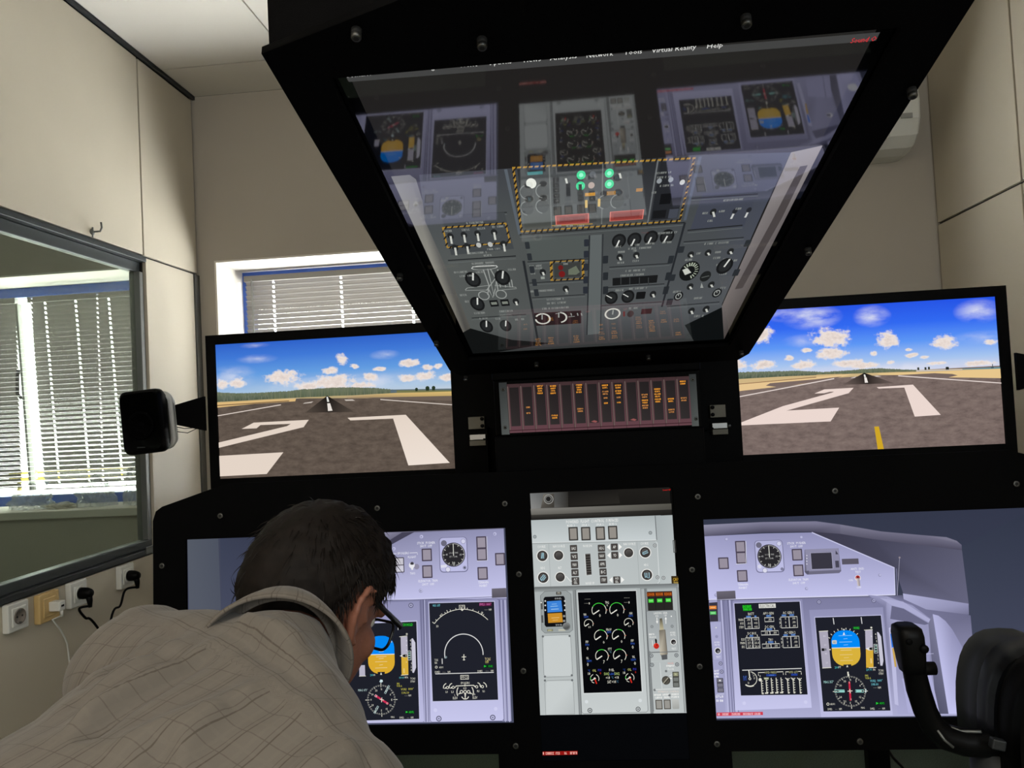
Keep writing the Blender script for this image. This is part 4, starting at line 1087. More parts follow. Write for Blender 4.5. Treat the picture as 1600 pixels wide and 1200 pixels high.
# standby instrument
p.poly([(178, 122), (205, 96), (338, 90), (368, 112), (380, 336), (360, 352), (205, 356), (186, 338)], (158, 165, 165)); p.line([(178, 122), (205, 96), (338, 90), (368, 112), (380, 336), (360, 352), (205, 356), (186, 338)], 3, (112, 116, 117), closed=True)
p.poly([(206, 130), (322, 124), (330, 136), (340, 302), (330, 314), (214, 318), (204, 306), (197, 142)], (14, 15, 19))
p.poly([(218, 158), (308, 152), (316, 222), (222, 228)], (62, 134, 222)); p.poly([(223, 234), (312, 229), (318, 288), (227, 293)], (208, 146, 44))
p.line([(240, 190), (286, 187)], 4, (150, 200, 244)); p.line([(248, 176), (280, 174)], 3, (150, 200, 244)); p.line([(244, 208), (292, 205)], 4, (170, 210, 244)); p.line([(246, 262), (296, 259)], 4, (236, 196, 120)); p.line([(254, 276), (288, 274)], 3, (236, 196, 120))
p.text((287, 140), 11, '1014 hPa', (210, 214, 214), wd=42); p.text((292, 305), 11, '29.91 IN', (210, 214, 214), wd=38)
for y in (156, 183, 213): p.disc((208, y), 5, (224, 224, 222), 10); p.disc((330, y), 5, (224, 224, 222), 10)
for y in (250, 280): p.cbox((326, y), 14, 12, (150, 150, 148))
p.cbox((292, 107), 32, 18, (46, 44, 40), r=3); p.text((292, 107), 12, 'STD', (240, 236, 220), wd=22)
p.cbox((186, 182), 12, 50, (90, 92, 92)); p.cbox((190, 268), 12, 46, (90, 92, 92)); p.disc((183, 165), 5, WHT, 8)
p.cbox((238, 338), 36, 14, (120, 120, 96)); p.text((238, 338), 10, 'BARO', (244, 240, 190), wd=26); p.cbox((312, 337), 44, 12, (196, 196, 180))
p.disc((341, 314), 24, (120, 122, 122)); p.disc((338, 312), 21, (136, 138, 138), col2=(86, 88, 88))
# blank plates
for q in (((190, 384), (205, 372), (352, 364), (366, 380), (380, 612), (366, 626), (216, 632), (200, 618)), ((204, 668), (220, 654), (366, 648), (382, 662), (392, 862), (212, 868))):
    p.poly(q, (194, 200, 200), [(206, 212, 212) if i % 2 else (188, 194, 194) for i in range(len(q))]); p.line(list(q), 3, (146, 151, 152), closed=True)
for c in ((193, 377), (360, 374), (206, 628), (374, 620), (206, 652), (376, 650)): p.disc(c, 7, (110, 114, 116), 12)
# engine display
p.poly([(398, 90), (408, 82), (776, 72), (804, 76), (850, 838), (840, 850), (448, 860), (436, 850)], (190, 197, 197), [(178, 185, 185)] * 4 + [(206, 212, 212)] * 4)
p.line([(398, 90), (408, 82), (776, 72), (804, 76), (850, 838), (840, 850), (448, 860), (436, 850)], 3, (118, 122, 124), closed=True)
p.poly([(407, 96), (778, 86), (818, 726), (445, 738)], (216, 220, 220)); p.poly([(411, 102), (775, 92), (811, 720), (449, 731)], (3, 4, 7))
p.disc((466, 785), 11, (222, 228, 230), 14); p.disc((801, 777), 11, (222, 228, 230), 14)
for c in ((487, 839), (788, 831)): p.disc(c, 15, (60, 63, 66), 18); p.disc(c, 11, (190, 195, 196), 16); p.disc(c, 4, (70, 72, 76), 8)
p.view(*E8)
W1, GN, BL = (230, 228, 214), (70, 214, 70), (54, 92, 190)
def gauge(c, r, w_, g0=None, g1=None, end=-28, num=None, nd=-148, red=True):
    p.arc(c, r, w_, W1, -148, -150 - 0, 1)
    p.arc(c, r, w_, W1, 212, end, 36)
    if g0 is not None: p.arc(c, r, w_ * 1.05, GN, g0, g1, 14)
    if red: p.ray_(c, r * .96, r * 1.2, 2, w_ * .9, (214, 120, 96))
    p.ray_(c, -2, r * .98, nd, w_ * 1.7, (238, 236, 226))
    if num: p.text((c[0] + (8 if r > 45 else 14), c[1] + r * .72), r * .42 if r > 60 else r * .44, num, W1, wd=r * (.26 if len(num) == 1 else .62))
gauge((240, 290), 74, 6, 150, 40, num='0'); gauge((425, 285), 74, 6, 150, 40, num='0')
gauge((132, 430), 46, 5.5, num='0.0'); gauge((548, 420), 46, 5.5, num='0.0')
gauge((258, 560), 66, 6.5, 100, 52); gauge((443, 555), 66, 6.5, 100, 52); p.text((288, 622), 28, '0', W1, wd=18); p.text((474, 614), 28, '0', W1, wd=18)
gauge((270, 765), 66, 6.5, 128, 66, end=-42); gauge((455, 760), 66, 6.5, 128, 66, end=-42); p.text((290, 826), 32, '7', W1, wd=18); p.text((474, 820), 32, '7', W1, wd=18)
for c in ((195, 1000), (560, 990)):
    p.arc(c, 44, 6, W1, 205, 110, 14); p.arc(c, 44, 6, W1, 68, -30, 14); p.arc(c, 44, 6, GN, 190, 160, 5); p.arc(c, 44, 6, W1, -100, -140, 6); p.disc(c, 12, W1, 14); p.ray_(c, 0, 42, -152, 9, W1); p.ray_(c, 4, 56, -72, 12, (214, 46, 34))
for x, y in ((118, 171), (528, 158)): p.text((x, y), 9, '----', W1, wd=60)
for x, y in ((106, 215), (520, 205)): p.text((x, y), 9, '---', W1, wd=42); p.cbox((x + 32, y + 2), 8, 20, W1)
for x, y, s_, w_ in ((323, 207, 'TRQ', 40), (92, 333, 'NH', 28), (570, 320, 'NH', 30), (341, 490, 'PROP', 56), (114, 618, 'FF', 30), (585, 605, 'FF', 30), (352, 692, 'ITT', 40), (120, 786, 'NL', 26), (600, 772, 'NL', 28), (370, 910, 'FUEL', 56)):
    p.text((x, y), 25, s_, W1, wd=w_)
p.text((325, 237), 18, '%', W1, wd=14); p.text((355, 722), 20, '\u00b0C', (120, 170, 190), wd=26)
for x, y, s_, w_ in ((104, 358, '%RPM', 46), (567, 346, '%RPM', 46), (343, 516, 'RPM', 40), (116, 648, 'PPH', 40), (588, 636, 'PPH', 40), (136, 816, '%RPM', 50), (596, 803, '%RPM', 52), (374, 950, 'LBS', 50)): p.text((x, y), 22, s_, BL, wd=w_)
for x, y in ((120, 686), (590, 672), (122, 852), (613, 840)): p.text((x, y), 34, '0', W1, wd=20)
p.text((318, 950), 28, '5002', (190, 214, 130), wd=54); p.text((426, 948), 28, '5002', (190, 214, 130), wd=54)
p.text((330, 990), 26, '+18', W1, wd=44); p.text((378, 988), 22, '\u00b0C', (90, 150, 190), wd=22); p.text((423, 987), 26, '+18', W1, wd=44)
p.text((346, 1034), 30, 'SAT', W1, wd=42); p.text((394, 1032), 30, '+14', W1, wd=42); p.text((430, 1030), 22, '\u00b0C', (90, 150, 190), wd=20)
for dx, dy in ((0, 0), (365, -10)):
    p.text((190 + dx, 915 + dy), 24, 'OIL', (214, 216, 130), wd=40); p.text((135 + dx, 918 + dy), 22, '\u00b0C', BL, wd=24); p.text((244 + dx, 911 + dy), 22, 'PSI', (60, 60, 190), wd=34); p.text((133 + dx, 948 + dy), 26, '18', W1, wd=28); p.text((254 + dx, 943 + dy), 24, '0', (206, 46, 40), wd=14)
# landing gear panel
p.view(*R8)
p.rect(62, 82, 296, 246, (40, 38, 36))
for i, x in enumerate((95, 172, 249)):
    y = 106 - i * 2; p.cbox((x, y), 70, 36, (120, 52, 14)); p.text((x, y), 22, 'L DOOR' if i == 0 else ('N DOOR' if i == 1 else 'R DOOR'), (250, 136, 50), wd=62)
    y = 163 - i * 3; p.cbox((x + 3, y), 46, 32, (70, 214, 66)); p.cbox((x + 3, y), 34, 9, (150, 240, 140))
    p.line([(137 + i * 77, 84), (140 + i * 77, 245)], 3, (24, 23, 22)) if i < 2 else None
p.poly([(56, 262), (70, 254), (300, 246), (318, 256), (340, 598), (328, 612), (94, 620), (80, 606)], (172, 178, 180), [(162, 168, 170)] * 4 + [(184, 190, 191)] * 4); p.line([(56, 262), (70, 254), (300, 246), (318, 256), (340, 598), (328, 612), (94, 620), (80, 606)], 3, (120, 124, 126), closed=True)
p.text((182, 272), 18, 'LANDING  GEAR', (250, 250, 246), wd=122); p.text((150, 298), 17, 'DN', (250, 250, 246), wd=24); p.text((226, 294), 17, 'UP', (250, 250, 246), wd=24)
p.line([(150, 312), (152, 352)], 6, (250, 250, 246)); p.poly([(142, 345), (162, 344), (153, 368)], (250, 250, 246)); p.line([(230, 325), (231, 368)], 6, (250, 250, 246)); p.poly([(220, 328), (240, 327), (229, 306)], (250, 250, 246)); p.disc((279, 301), 6, (250, 250, 246), 10)
for c in ((106, 393), (286, 390)): p.disc(c, 13, (150, 156, 158), 14); p.arc(c, 12, 3, (116, 120, 122))
p.poly([(174, 322), (196, 318), (212, 420), (176, 424)], (170, 160, 128), [(90, 84, 70), (80, 76, 66), (190, 182, 150), (200, 190, 156)])
p.poly([(170, 424), (222, 418), (244, 636), (236, 650), (184, 650), (176, 630)], (170, 160, 140), [(120, 114, 102), (132, 126, 114), (182, 172, 152), (140, 132, 118), (150, 144, 128), (206, 198, 180)])
p.poly([(188, 648), (242, 640), (244, 684), (196, 690)], (92, 94, 96)); p.line([(222, 420), (243, 640)], 6, (110, 104, 94))
p.poly([(132, 506), (142, 500), (150, 512), (152, 548), (138, 550)], (30, 28, 28)); p.disc((145, 566), 25, (232, 60, 40), col2=(196, 40, 30)); p.disc((150, 556), 8, (150, 26, 22), 12)
p.line([(108, 515), (114, 566)], 4, (246, 246, 242)); p.scribble((104, 462), 50, 14, (246, 246, 242)); p.text((112, 486), 15, 'RELEASE', (246, 246, 242), wd=62)
p.disc((298, 530), 27, (246, 246, 242)); p.disc((298, 530), 22, (40, 38, 38)); p.disc((302, 536), 11, (130, 130, 132)); p.disc((300, 530), 5, (40, 38, 38), 10)
p.text((290, 446), 17, 'HORN', (250, 250, 246), wd=46); p.text((292, 468), 17, 'MUTE', (250, 250, 246), wd=44); p.text((300, 590), 17, 'TEST', (250, 250, 246), wd=40)
p.line([(78, 626), (345, 615)], 6, (120, 124, 126)); p.line([(95, 704), (345, 694)], 3, (200, 206, 206)); p.line([(92, 762), (108, 706)], 4, (200, 206, 206)); p.line([(96, 766), (122, 1150)], 5, (126, 130, 132)); p.line([(176, 714), (196, 945)], 3, (236, 240, 240))
for c in ((100, 652), (324, 648), (106, 734), (330, 730)): p.disc(c, 18, (84, 88, 92), 16); p.disc(c, 13, (176, 182, 184), 14); p.disc(c, 5, (70, 74, 78), 8)
for c in ((232, 790), (130, 958), (262, 1006)): p.disc(c, 11, (120, 124, 126), 12)
p.text((272, 720), 17, 'NOSE', (236, 170, 160), wd=50); p.scribble((272, 744), 76, 16, (250, 250, 246)); p.text((274, 772), 17, 'FLOOR', (250, 250, 246), wd=54)
p.disc((232, 872), 38, (62, 60, 56)); p.disc((230, 874), 31, (88, 84, 76)); p.line([(206, 900), (252, 846)], 7, (170, 166, 150)); p.line([(216, 906), (262, 852)], 5, (50, 48, 46)); p.line([(262, 830), (284, 822)], 4, (246, 246, 242)); p.line([(262, 850), (282, 852)], 4, (246, 246, 242)); p.arc((276, 880), 24, 4, (246, 246, 242), 60, 110)
for i, y in enumerate((818, 863, 910)): p.cbox((318 + i * 2, y), 58, 46, (70, 70, 66)); p.cbox((318 + i * 2, y), 44, 32, (146, 148, 120) if i == 0 else (120, 124, 120))
p.text((316, 818), 18, 'N', (232, 236, 190), wd=14)
p.line([(136, 954), (350, 946)], 4, (246, 246, 242)); p.text((252, 972), 18, 'HYDRAULIC CONTROL', (244, 226, 214), wd=190)
for x, y, w_ in ((170, 1002, 90), (238, 998, 46), (314, 996, 66)): p.scribble((x, y), w_, 15, (246, 246, 242))
for x, y, w_ in ((168, 1026, 60), (240, 1023, 52), (314, 1020, 70)): p.scribble((x, y), w_, 15, (246, 246, 242), seed=5)
btn(p, (169, 1088), 62, 84, (82, 78, 72), (158, 156, 150), 8); btn(p, (243, 1086), 62, 84, (82, 78, 72), (158, 156, 150), 8); p.cbox((317, 1084), 62, 84, (196, 198, 194), r=8, col2=(170, 172, 168))
# dark foot of the screen with its red line
p.view(*B)
a_ = p.W((182, 869)); b_ = p.W((1098, 1176)); p.raw([(HC[0], HC[1]), (HC[2], HC[1]), (HC[2], a_[1] + .0005), (HC[0], a_[1] + .0005)], [(0, 1, 2, 3)], (2, 3, 5))
p.poly([(192, 1095), (410, 1090), (410, 1114), (192, 1119)], (150, 22, 18)); p.scribble((247, 1106), 108, 15, (255, 190, 176), n=12); p.scribble((359, 1104), 98, 15, (255, 190, 176), n=11, seed=3)
pc.build('instrument_print', M_PIX, dc)

# ---------------- left lower screen
LAV, LAVD, LAVL = (168, 168, 204), (140, 140, 176), (200, 200, 240)
pl = Picture(mip(0, 0, 0), MU, MV, MN); p = pl
p.view(1, 0, 1)
p.view(0, 0, 1)
def lav_rect(x0, x1, v0, v1, ct, cb):    # in sheet metres
    p.raw([(x0, v1), (x1, v1), (x1, v0), (x0, v0)], [(0, 3, 2, 1)], ct, [ct, ct, cb, cb])
lav_rect(HL[0], HL[2], HL[1], HL[3], (66, 70, 88), (78, 82, 104))
p.poly([(292, 843), (341, 840), (352, 1130), (300, 1132)], (84, 90, 100), [(86, 92, 104), (78, 84, 98), (84, 88, 104), (88, 92, 106)])
p.poly([(344, 840), (470, 832), (475, 1130), (352, 1130)], (62, 66, 86), [(60, 66, 86), (52, 56, 76), (80, 82, 108), (84, 88, 110)])
CC = (560, 800, 6.1538); DD = (540, 920, 5.2179)
p.view(*CC)
p.poly([(-700, 200), (1396, 140), (1425, 830), (-700, 860)], (180, 180, 220), [(120, 120, 150), (150, 150, 186), (206, 206, 246), (196, 196, 236)])
p.poly([(180, 188), (1396, 144), (1397, 160), (520, 196), (180, 205)], (100, 98, 118))
p.poly([(-700, 215), (190, 190), (540, 190), (310, 318), (290, 420), (-700, 860)], (104, 102, 124), [(84, 84, 104), (150, 148, 172), (100, 98, 120), (86, 84, 106), (110, 110, 136), (90, 90, 116)])
p.poly([(270, 290), (420, 196), (540, 192), (312, 316)], (70, 68, 88))
for c in ((605, 238), (1310, 212), (600, 757), (340, 355)): p.disc(c, 20, (160, 160, 196), 14); p.disc((c[0] + 3, c[1] - 2), 15, (196, 196, 230), 12); p.disc(c, 6, (120, 120, 150), 8)
p.text((650, 297), 22, 'STICK  PUSHER', (246, 246, 255), wd=174); p.text((650, 327), 22, 'SHUT  OFF', (246, 246, 255), wd=116)
p.text((668, 662), 22, 'ELEVATOR  TRIM', (246, 246, 255), wd=184); p.text((670, 695), 22, 'SHUT  OFF', (246, 246, 255), wd=116); p.text((1200, 676), 22, 'TERRAIN', (246, 246, 255), wd=98); p.text((1200, 708), 22, 'INHIBIT', (246, 246, 255), wd=78)
p.text((430, 396), 20, 'SPOILERS', (246, 246, 255), wd=112); p.line([(300, 403), (366, 400)], 4, (246, 246, 255)); p.line([(492, 394), (566, 391), (568, 410)], 4, (246, 246, 255)); p.text((515, 433), 20, 'FLIGHT', (246, 246, 255), wd=80); p.text((520, 590), 20, 'TAXI', (246, 246, 255), wd=48)
btn(p, (370, 480), 140, 84, (80, 76, 90), (206, 204, 214), 9); btn(p, (378, 545), 128, 74, (70, 66, 80), (214, 212, 226), 8)
p.disc((560, 525), 26, (146, 142, 166)); p.disc((514, 512), 28, (236, 236, 244)); p.disc((516, 498), 18, (70, 68, 76), 14); p.poly([(500, 505), (530, 505), (526, 556), (510, 556)], (240, 240, 246)); p.disc((516, 500), 9, (50, 48, 56), 10)
RIM, FIL = (78, 70, 86), (160, 152, 166)
btn(p, (658, 412), 98, 118, RIM, FIL, 12); btn(p, (663, 573), 98, 120, RIM, FIL, 12); btn(p, (1183, 293), 98, 116, RIM, FIL, 12); btn(p, (1187, 406), 98, 118, RIM, FIL, 12); btn(p, (1195, 590), 98, 120, RIM, FIL, 12); btn(p, (1362, 453), 94, 118, RIM, FIL, 12); p.line([(1140, 470), (1240, 466), (1234, 236)], 4, (236, 236, 246))
p.cbox((914, 410), 272, 330, (120, 120, 152), r=34); p.cbox((914, 408), 258, 316, (188, 188, 226), r=30, col2=(196, 196, 236))
p.disc((822, 300), 28, (110, 108, 128)); p.disc((1008, 282), 24, (214, 214, 240)); p.arc((1008, 282), 22, 4, (140, 140, 170)); p.disc((1022, 535), 18, (150, 150, 180)); p.disc((1022, 535), 8, (70, 70, 90), 10); p.disc((862, 552), 24, (224, 224, 244)); p.arc((862, 552), 23, 4, (140, 140, 170)); p.poly([(790, 512), (850, 505), (852, 530), (796, 538)], (228, 228, 244))
clock(p, (915, 410), 107)
p.poly([(1282, 736), (1420, 730), (1425, 820), (1284, 826)], (104, 100, 112), [(112, 108, 120), (108, 104, 116), (90, 86, 98), (88, 84, 96)])
p.line([(330, 842), (1284, 806)], 5, (220, 220, 250)); p.line([(330, 852), (1284, 816)], 6, (120, 120, 150))
# lower bay
p.view(*DD)
p.poly([(-900, 125), (1192, 78), (1312, 74), (1352, 1078), (-900, 1110)], (150, 150, 188), [(136, 136, 172), (128, 128, 164), (140, 140, 176), (176, 176, 214), (186, 186, 222)])
for x0, x1, w_, c in ((612, 636, 8, (112, 112, 146)), (632, 656, 5, (84, 84, 116)), (644, 668, 6, (186, 186, 220)), (655, 678, 4, (100, 100, 132)), (1256, 1290, 6, (104, 104, 136)), (1268, 1304, 6, (188, 188, 220)), (1284, 1320, 5, (96, 96, 128)), (1300, 1338, 8, (196, 196, 226))): p.line([(x0, 90), (x1, 1085)], w_, c)
# pilot display
p.poly([(-60, 125), (600, 100), (640, 1080), (-40, 1100)], (164, 164, 202), [(150, 150, 188), (150, 150, 188), (196, 196, 234), (196, 196, 234)])
screwdot(p, (533, 135), 20, (84, 84, 110), (176, 176, 210)); 
p.poly([(-24, 282), (584, 258), (606, 1066), (4, 1086)], (206, 206, 236)); p.poly([(-16, 292), (578, 266), (601, 1060), (8, 1078)], (30, 32, 42))
P8 = (560, 960, 7.0547)
def attitude(c, w_, h_, blue, amb, sky_top=True):
    a = p.W(c); s = p.sc(c); w2, h2 = w_ * s / 2, h_ * s / 2
    bl = []; am = []; r = .42 * w2 * 2
    rr = rrect(a[0] - w2, a[1] - h2, a[0] + w2, a[1] + h2, min(r, h2 * .7), 6); y0 = a[1]
    up = [q for q in rr if q[1] >= y0]; dn = [q for q in rr if q[1] < y0]
    up = [(a[0] + w2, y0)] + up + [(a[0] - w2, y0)]; dn = [(a[0] - w2, y0)] + dn + [(a[0] + w2, y0)]
    p.raw(up, [tuple(range(len(up)))], blue); p.raw(dn, [tuple(range(len(dn)))], amb)
    p.raw([(a[0] - w2, y0 - .006 * 6 * s), (a[0] + w2, y0 - .006 * 6 * s), (a[0] + w2, y0 + 8 * s), (a[0] - w2, y0 + 8 * s)], [(0, 1, 2, 3)], (236, 236, 226))
def compass(c, r, hdg_rot=0):
    p.ticks(c, r * .90, r, 36, r * .028, W1); p.ticks(c, r * .84, r, 12, r * .035, W1); p.ticks(c, r * .95, r * 1.12, 4, r * .04, W1); p.ticks(c, r * .92, r, 72, r * .018, (170, 170, 166))
    for k, s_ in enumerate(('E', '6', '3', 'N', '33', '30', 'W', '24', '21', 'S', '15', '12')):
        t = math.radians(30 * k + hdg_rot); s = 1
        p.text((c[0] + math.cos(t) * r * .72, c[1] - math.sin(t) * r * .74), r * .13, s_, W1, wd=r * (.09 if len(s_) == 1 else .16), rot=0)
def needle(c, ang, r0, r1, w_, col, hollow=True):
    t = math.radians(ang); d = (math.cos(t), -math.sin(t)); q = (-d[1], d[0])
    P_ = lambda r, o: (c[0] + d[0] * r + q[0] * o, c[1] + d[1] * r + q[1] * o)
    if hollow: p.line([P_(r0, -w_ / 2), P_(r1, -w_ / 2), P_(r1, w_ / 2), P_(r0, w_ / 2)], w_ * .32, col, closed=True)
    else: p.poly([P_(r0, -w_ / 2), P_(r1, -w_ / 2), P_(r1, w_ / 2), P_(r0, w_ / 2)], col)
def tape_right(x, y0, y1, w_, mid, amb=True):
    p.poly([(x, y0), (x + w_, y0 - 4), (x + w_ + 6, mid), (x + 6, mid + 4)], (186, 182, 200)); p.poly([(x + 8, mid + 4), (x + w_ + 8, mid), (x + w_ + 12, y1 - 4), (x + 8 + 4, y1)], (222, 178, 62))
p.view(*P8)
attitude((252, 445), 292, 400, (0, 142, 255), (226, 176, 50))
p.poly([(212, 634), (292, 632), (290, 664), (214, 666)], (30, 32, 42)); p.poly([(240, 664), (250, 636), (262, 664)], W1)
for y, w_ in ((375, 120), (410, 54), (485, 54), (520, 134), (555, 40), (588, 134)): p.line([(252 - w_ / 2, y + 3), (252 + w_ / 2, y - 2)], 6, (150, 204, 255) if y < 440 else (240, 214, 150))
p.line([(195, 468), (310, 462)], 8, (240, 200, 150))
p.disc((366, 302), 6, W1, 8); p.line([(346, 312), (362, 300)], 4, W1)
p.poly([(10, 560), (72, 558), (76, 680), (12, 680)], (190, 186, 204)); p.line([(8, 680), (82, 678)], 6, W1)
p.text((148, 668), 22, '200', (90, 200, 210), wd=38); p.text((176, 668), 18, 'M', WHT, wd=16)
p.line([(435, 96), (438, 172)], 7, (200, 200, 204)); p.cbox((526, 113), 152, 34, (10, 70, 22)); p.text((526, 113), 28, 'PITCH HOLD', (60, 224, 70), wd=146)
tape_right(466, 246, 668, 74, 455); p.line([(452, 246), (540, 236)], 6, W1); p.disc((534, 216), 10, W1, 10); p.disc((534, 216), 5, (30, 32, 42), 8); p.line([(470, 670), (550, 664)], 6, W1)
for y in (290, 340, 395): p.disc((532, y), 6, (226, 224, 236), 8)
p.cbox((504, 620), 14, 50, (238, 208, 130)); p.disc((530, 525), 6, (240, 214, 150), 8)
p.poly([(456, 456), (500, 438), (540, 436), (540, 470), (500, 474)], (238, 238, 236)); p.cbox((512, 455), 50, 30, (20, 20, 24)); p.arc((494, 455), 12, 4, W1, 60, 300); p.text((524, 455), 22, '0', W1, wd=14)
p.cbox((562, 452), 40, 100, (196, 200, 200)); p.cbox((562, 452), 28, 88, (40, 44, 50))
for y in (425, 450, 476): p.cbox((562, y), 22, 12, (150, 190, 180))
p.poly([(584, 268), (600, 262), (628, 310), (636, 585), (612, 644), (596, 640)], (208, 206, 222))
for y in (286, 328, 372, 538, 576, 612): p.text((574 + (y - 286) * .03, y), 22, {286: '4', 328: '2', 372: '1', 538: '1', 576: '2', 612: '4'}[y], W1, wd=12)
p.text((474, 696), 20, '1014', (100, 206, 216), wd=54); p.text((528, 693), 20, 'HPA', WHT, wd=40); p.text((600, 706), 20, 'TCAS', W1, wd=54); p.text((600, 738), 20, 'STBY', W1, wd=54)
compass((254, 940), 158)
p.poly([(244, 716), (266, 720), (272, 740), (250, 752), (232, 742)], (210, 232, 236))
needle((257, 938), -33, -84, 88, 22, (206, 44, 84), False); needle((257, 938), -33, -86, -66, 20, (240, 200, 210)); p.text((200, 902), 18, '1', WHT, wd=8); p.text((318, 980), 20, 'FS', WHT, wd=18)
p.line([(236, 932), (282, 944)], 7, W1); p.line([(260, 915), (256, 968)], 7, W1)
needle((257, 938), 62, 76, 176, 15, (196, 224, 224)); needle((257, 938), 62, -172, -80, 15, (196, 224, 224)); p.ray_((300, 850), 0, 10, 62, 8, WHT)
p.text((50, 834), 24, 'MAG 071\u00b0', (200, 226, 226), wd=106); p.text((440, 764), 22, 'FMS', (210, 202, 80), wd=30); p.text((452, 788), 20, 'VOR A', (210, 202, 80), wd=58)
p.text((500, 824), 24, 'VOR1', (214, 206, 90), wd=60); p.text((580, 820), 24, '000\u00b0', (214, 206, 90), wd=62); p.text((516, 862), 24, '114.10', (214, 206, 90), wd=84); p.text((526, 895), 8, '---', W1, wd=36); p.text((566, 892), 20, 'NM', W1, wd=30)
p.cbox((570, 1075), 96, 30, (8, 52, 18)); p.poly([(524, 1064), (548, 1074), (524, 1086)], (50, 220, 66)); p.text((584, 1075), 22, 'ADF2', (50, 220, 66), wd=52)
p.text((378, 1130), 20, 'MAG', W1, wd=38); p.text((478, 1136), 20, 'DME2', W1, wd=48); p.text((548, 1137), 7, '--', W1, wd=26); p.text((592, 1135), 20, 'NM', W1, wd=30)
# navigation display
p.view(*DD)
p.poly([(668, 104), (684, 94), (1228, 78), (1250, 90), (1292, 1060), (1276, 1076), (706, 1086), (690, 1072)], (166, 166, 204), [(152, 152, 190)] * 4 + [(206, 206, 244)] * 4); p.line([(668, 104), (684, 94), (1228, 78), (1250, 90), (1292, 1060), (1276, 1076), (706, 1086), (690, 1072)], 4, (100, 100, 134), closed=True)
p.poly([(676, 112), (1216, 98), (1250, 908), (706, 922)], (206, 206, 238)); p.poly([(681, 117), (1211, 104), (1244, 903), (711, 916)], (32, 34, 44))
p.disc((733, 988), 15, (214, 214, 248), 14); p.disc((1224, 977), 15, (214, 214, 248), 14)
for c in ((761, 1057), (1200, 1048)): p.disc(c, 22, (66, 66, 88), 18); p.disc(c, 16, (190, 190, 226), 16); p.disc(c, 5, (60, 60, 80), 8)
p.view(660, 930, 6.6643)
p.text((146, 106), 24, 'WX OFF', (120, 206, 220), wd=78); p.cbox((656, 94), 128, 34, (84, 22, 60)); p.text((656, 94), 26, 'FMS1 000\u00b0', (226, 120, 186), wd=124); p.text((662, 150), 8, '---', W1, wd=34); p.text((705, 149), 20, 'NM', W1, wd=28)
p.arc((424, 530), 374, 6, W1, 141, 44, 40); p.ticks((424, 530), 374, 392, 10, 5, W1, 135, 45); p.ticks((424, 530), 374, 400, 4, 6, W1, 141, 29)
p.frame((413, 124), 62, 44, 4, W1); p.text((413, 124), 28, '071', W1, wd=46); p.poly([(396, 148), (434, 146), (416, 164)], W1)
p.text((200, 204), 24, '03', W1, wd=26, rot=.7); p.text((620, 182), 24, '12', W1, wd=24, rot=-.6); p.text((155, 322), 22, '33', W1, wd=24)
p.arc((432, 610), 200, 9, (226, 226, 226), 190, -4, 36); p.text((244, 644), 24, '20', (190, 220, 226), wd=26)
p.line([(432, 614), (434, 678)], 8, W1); p.line([(410, 642), (456, 640)], 7, W1); p.line([(422, 672), (446, 671)], 6, W1)
p.text((146, 674), 22, 'TCAS', W1, wd=36); p.text((142, 702), 22, 'RA', W1, wd=26); p.cbox((207, 686), 10, 54, (200, 200, 200)); p.disc((146, 748), 13, W1, 14); p.disc((146, 748), 8, (32, 34, 44), 12); p.text((196, 750), 18, 'ADF1', W1, wd=42)
p.text((680, 664), 28, 'TCAS', (226, 210, 160), wd=58); p.text((672, 694), 26, 'OFF', (226, 214, 120), wd=38); p.cbox((688, 738), 96, 28, (8, 52, 18)); p.poly([(642, 726), (668, 738), (642, 750)], (40, 206, 60)); p.text((710, 738), 20, 'VOR2', (40, 206, 60), wd=44)
p.text((156, 800), 22, 'DME1', W1, wd=52); p.text((228, 798), 7, '---', W1, wd=32); p.text((277, 797), 20, 'NM', W1, wd=28); p.text((600, 790), 22, 'DME2', W1, wd=52); p.text((674, 787), 7, '---', W1, wd=32); p.text((726, 786), 20, 'NM', W1, wd=28)
p.line([(136, 818), (744, 802)], 8, (214, 214, 214)); p.frame((440, 853), 86, 44, 5, W1); p.text((440, 853), 24, 'PFCS', W1, wd=66); p.text((446, 912), 22, 'SPOILERS', W1, wd=94)
p.line([(340, 962), (352, 943), (536, 936), (552, 952)], 8, W1); p.line([(443, 922), (444, 950)], 6, W1)
for x, y, s in ((262, 960, -1), (322, 958, -1), (566, 952, 1), (626, 950, 1)):
    p.disc((x, y), 15, W1, 14); p.disc((x, y), 9, (32, 34, 44), 12); p.poly([(x + s * 10, y - 10), (x + s * 10, y + 10), (x + s * 40, y + 12)], W1) if s < 0 else p.poly([(x - 10, y - 10), (x - 10, y + 10), (x - 36, y - 12)], W1)
    if s < 0: p.arc((x, y), 42, 8, W1, 190, 105, 8)
    else: p.arc((x, y), 42, 8, W1, 75, -10, 8)
for x, y, s_ in ((254, 1004, 'LO'), (312, 1004, 'LI'), (580, 996, 'RI'), (640, 998, 'RO')): p.text((x, y), 22, s_, W1, wd=24)
p.arc((446, 1008), 86, 9, W1, 145, 205, 10); p.arc((446, 1008), 86, 9, W1, 35, -25, 10); p.arc((446, 1040), 38, 9, W1, 200, 340, 12); p.text((444, 968), 20, 'RUD', W1, wd=34)
for x in (408, 446, 482): p.disc((x, 1004), 18, W1, 14); p.disc((x, 1004), 11, (32, 34, 44), 12)
p.poly([(396, 1008), (410, 1020), (364, 1034)], W1); p.poly([(482, 1020), (496, 1006), (530, 1030)], W1); p.poly([(438, 1018), (456, 1018), (450, 1078), (444, 1078)], W1)
p.text((338, 1036), 18, 'L', W1, wd=10); p.text((546, 1030), 18, 'R', W1, wd=12); p.text((342, 1068), 24, 'ELEV', W1, wd=50); p.text((548, 1064), 24, 'ELEV', W1, wd=50)
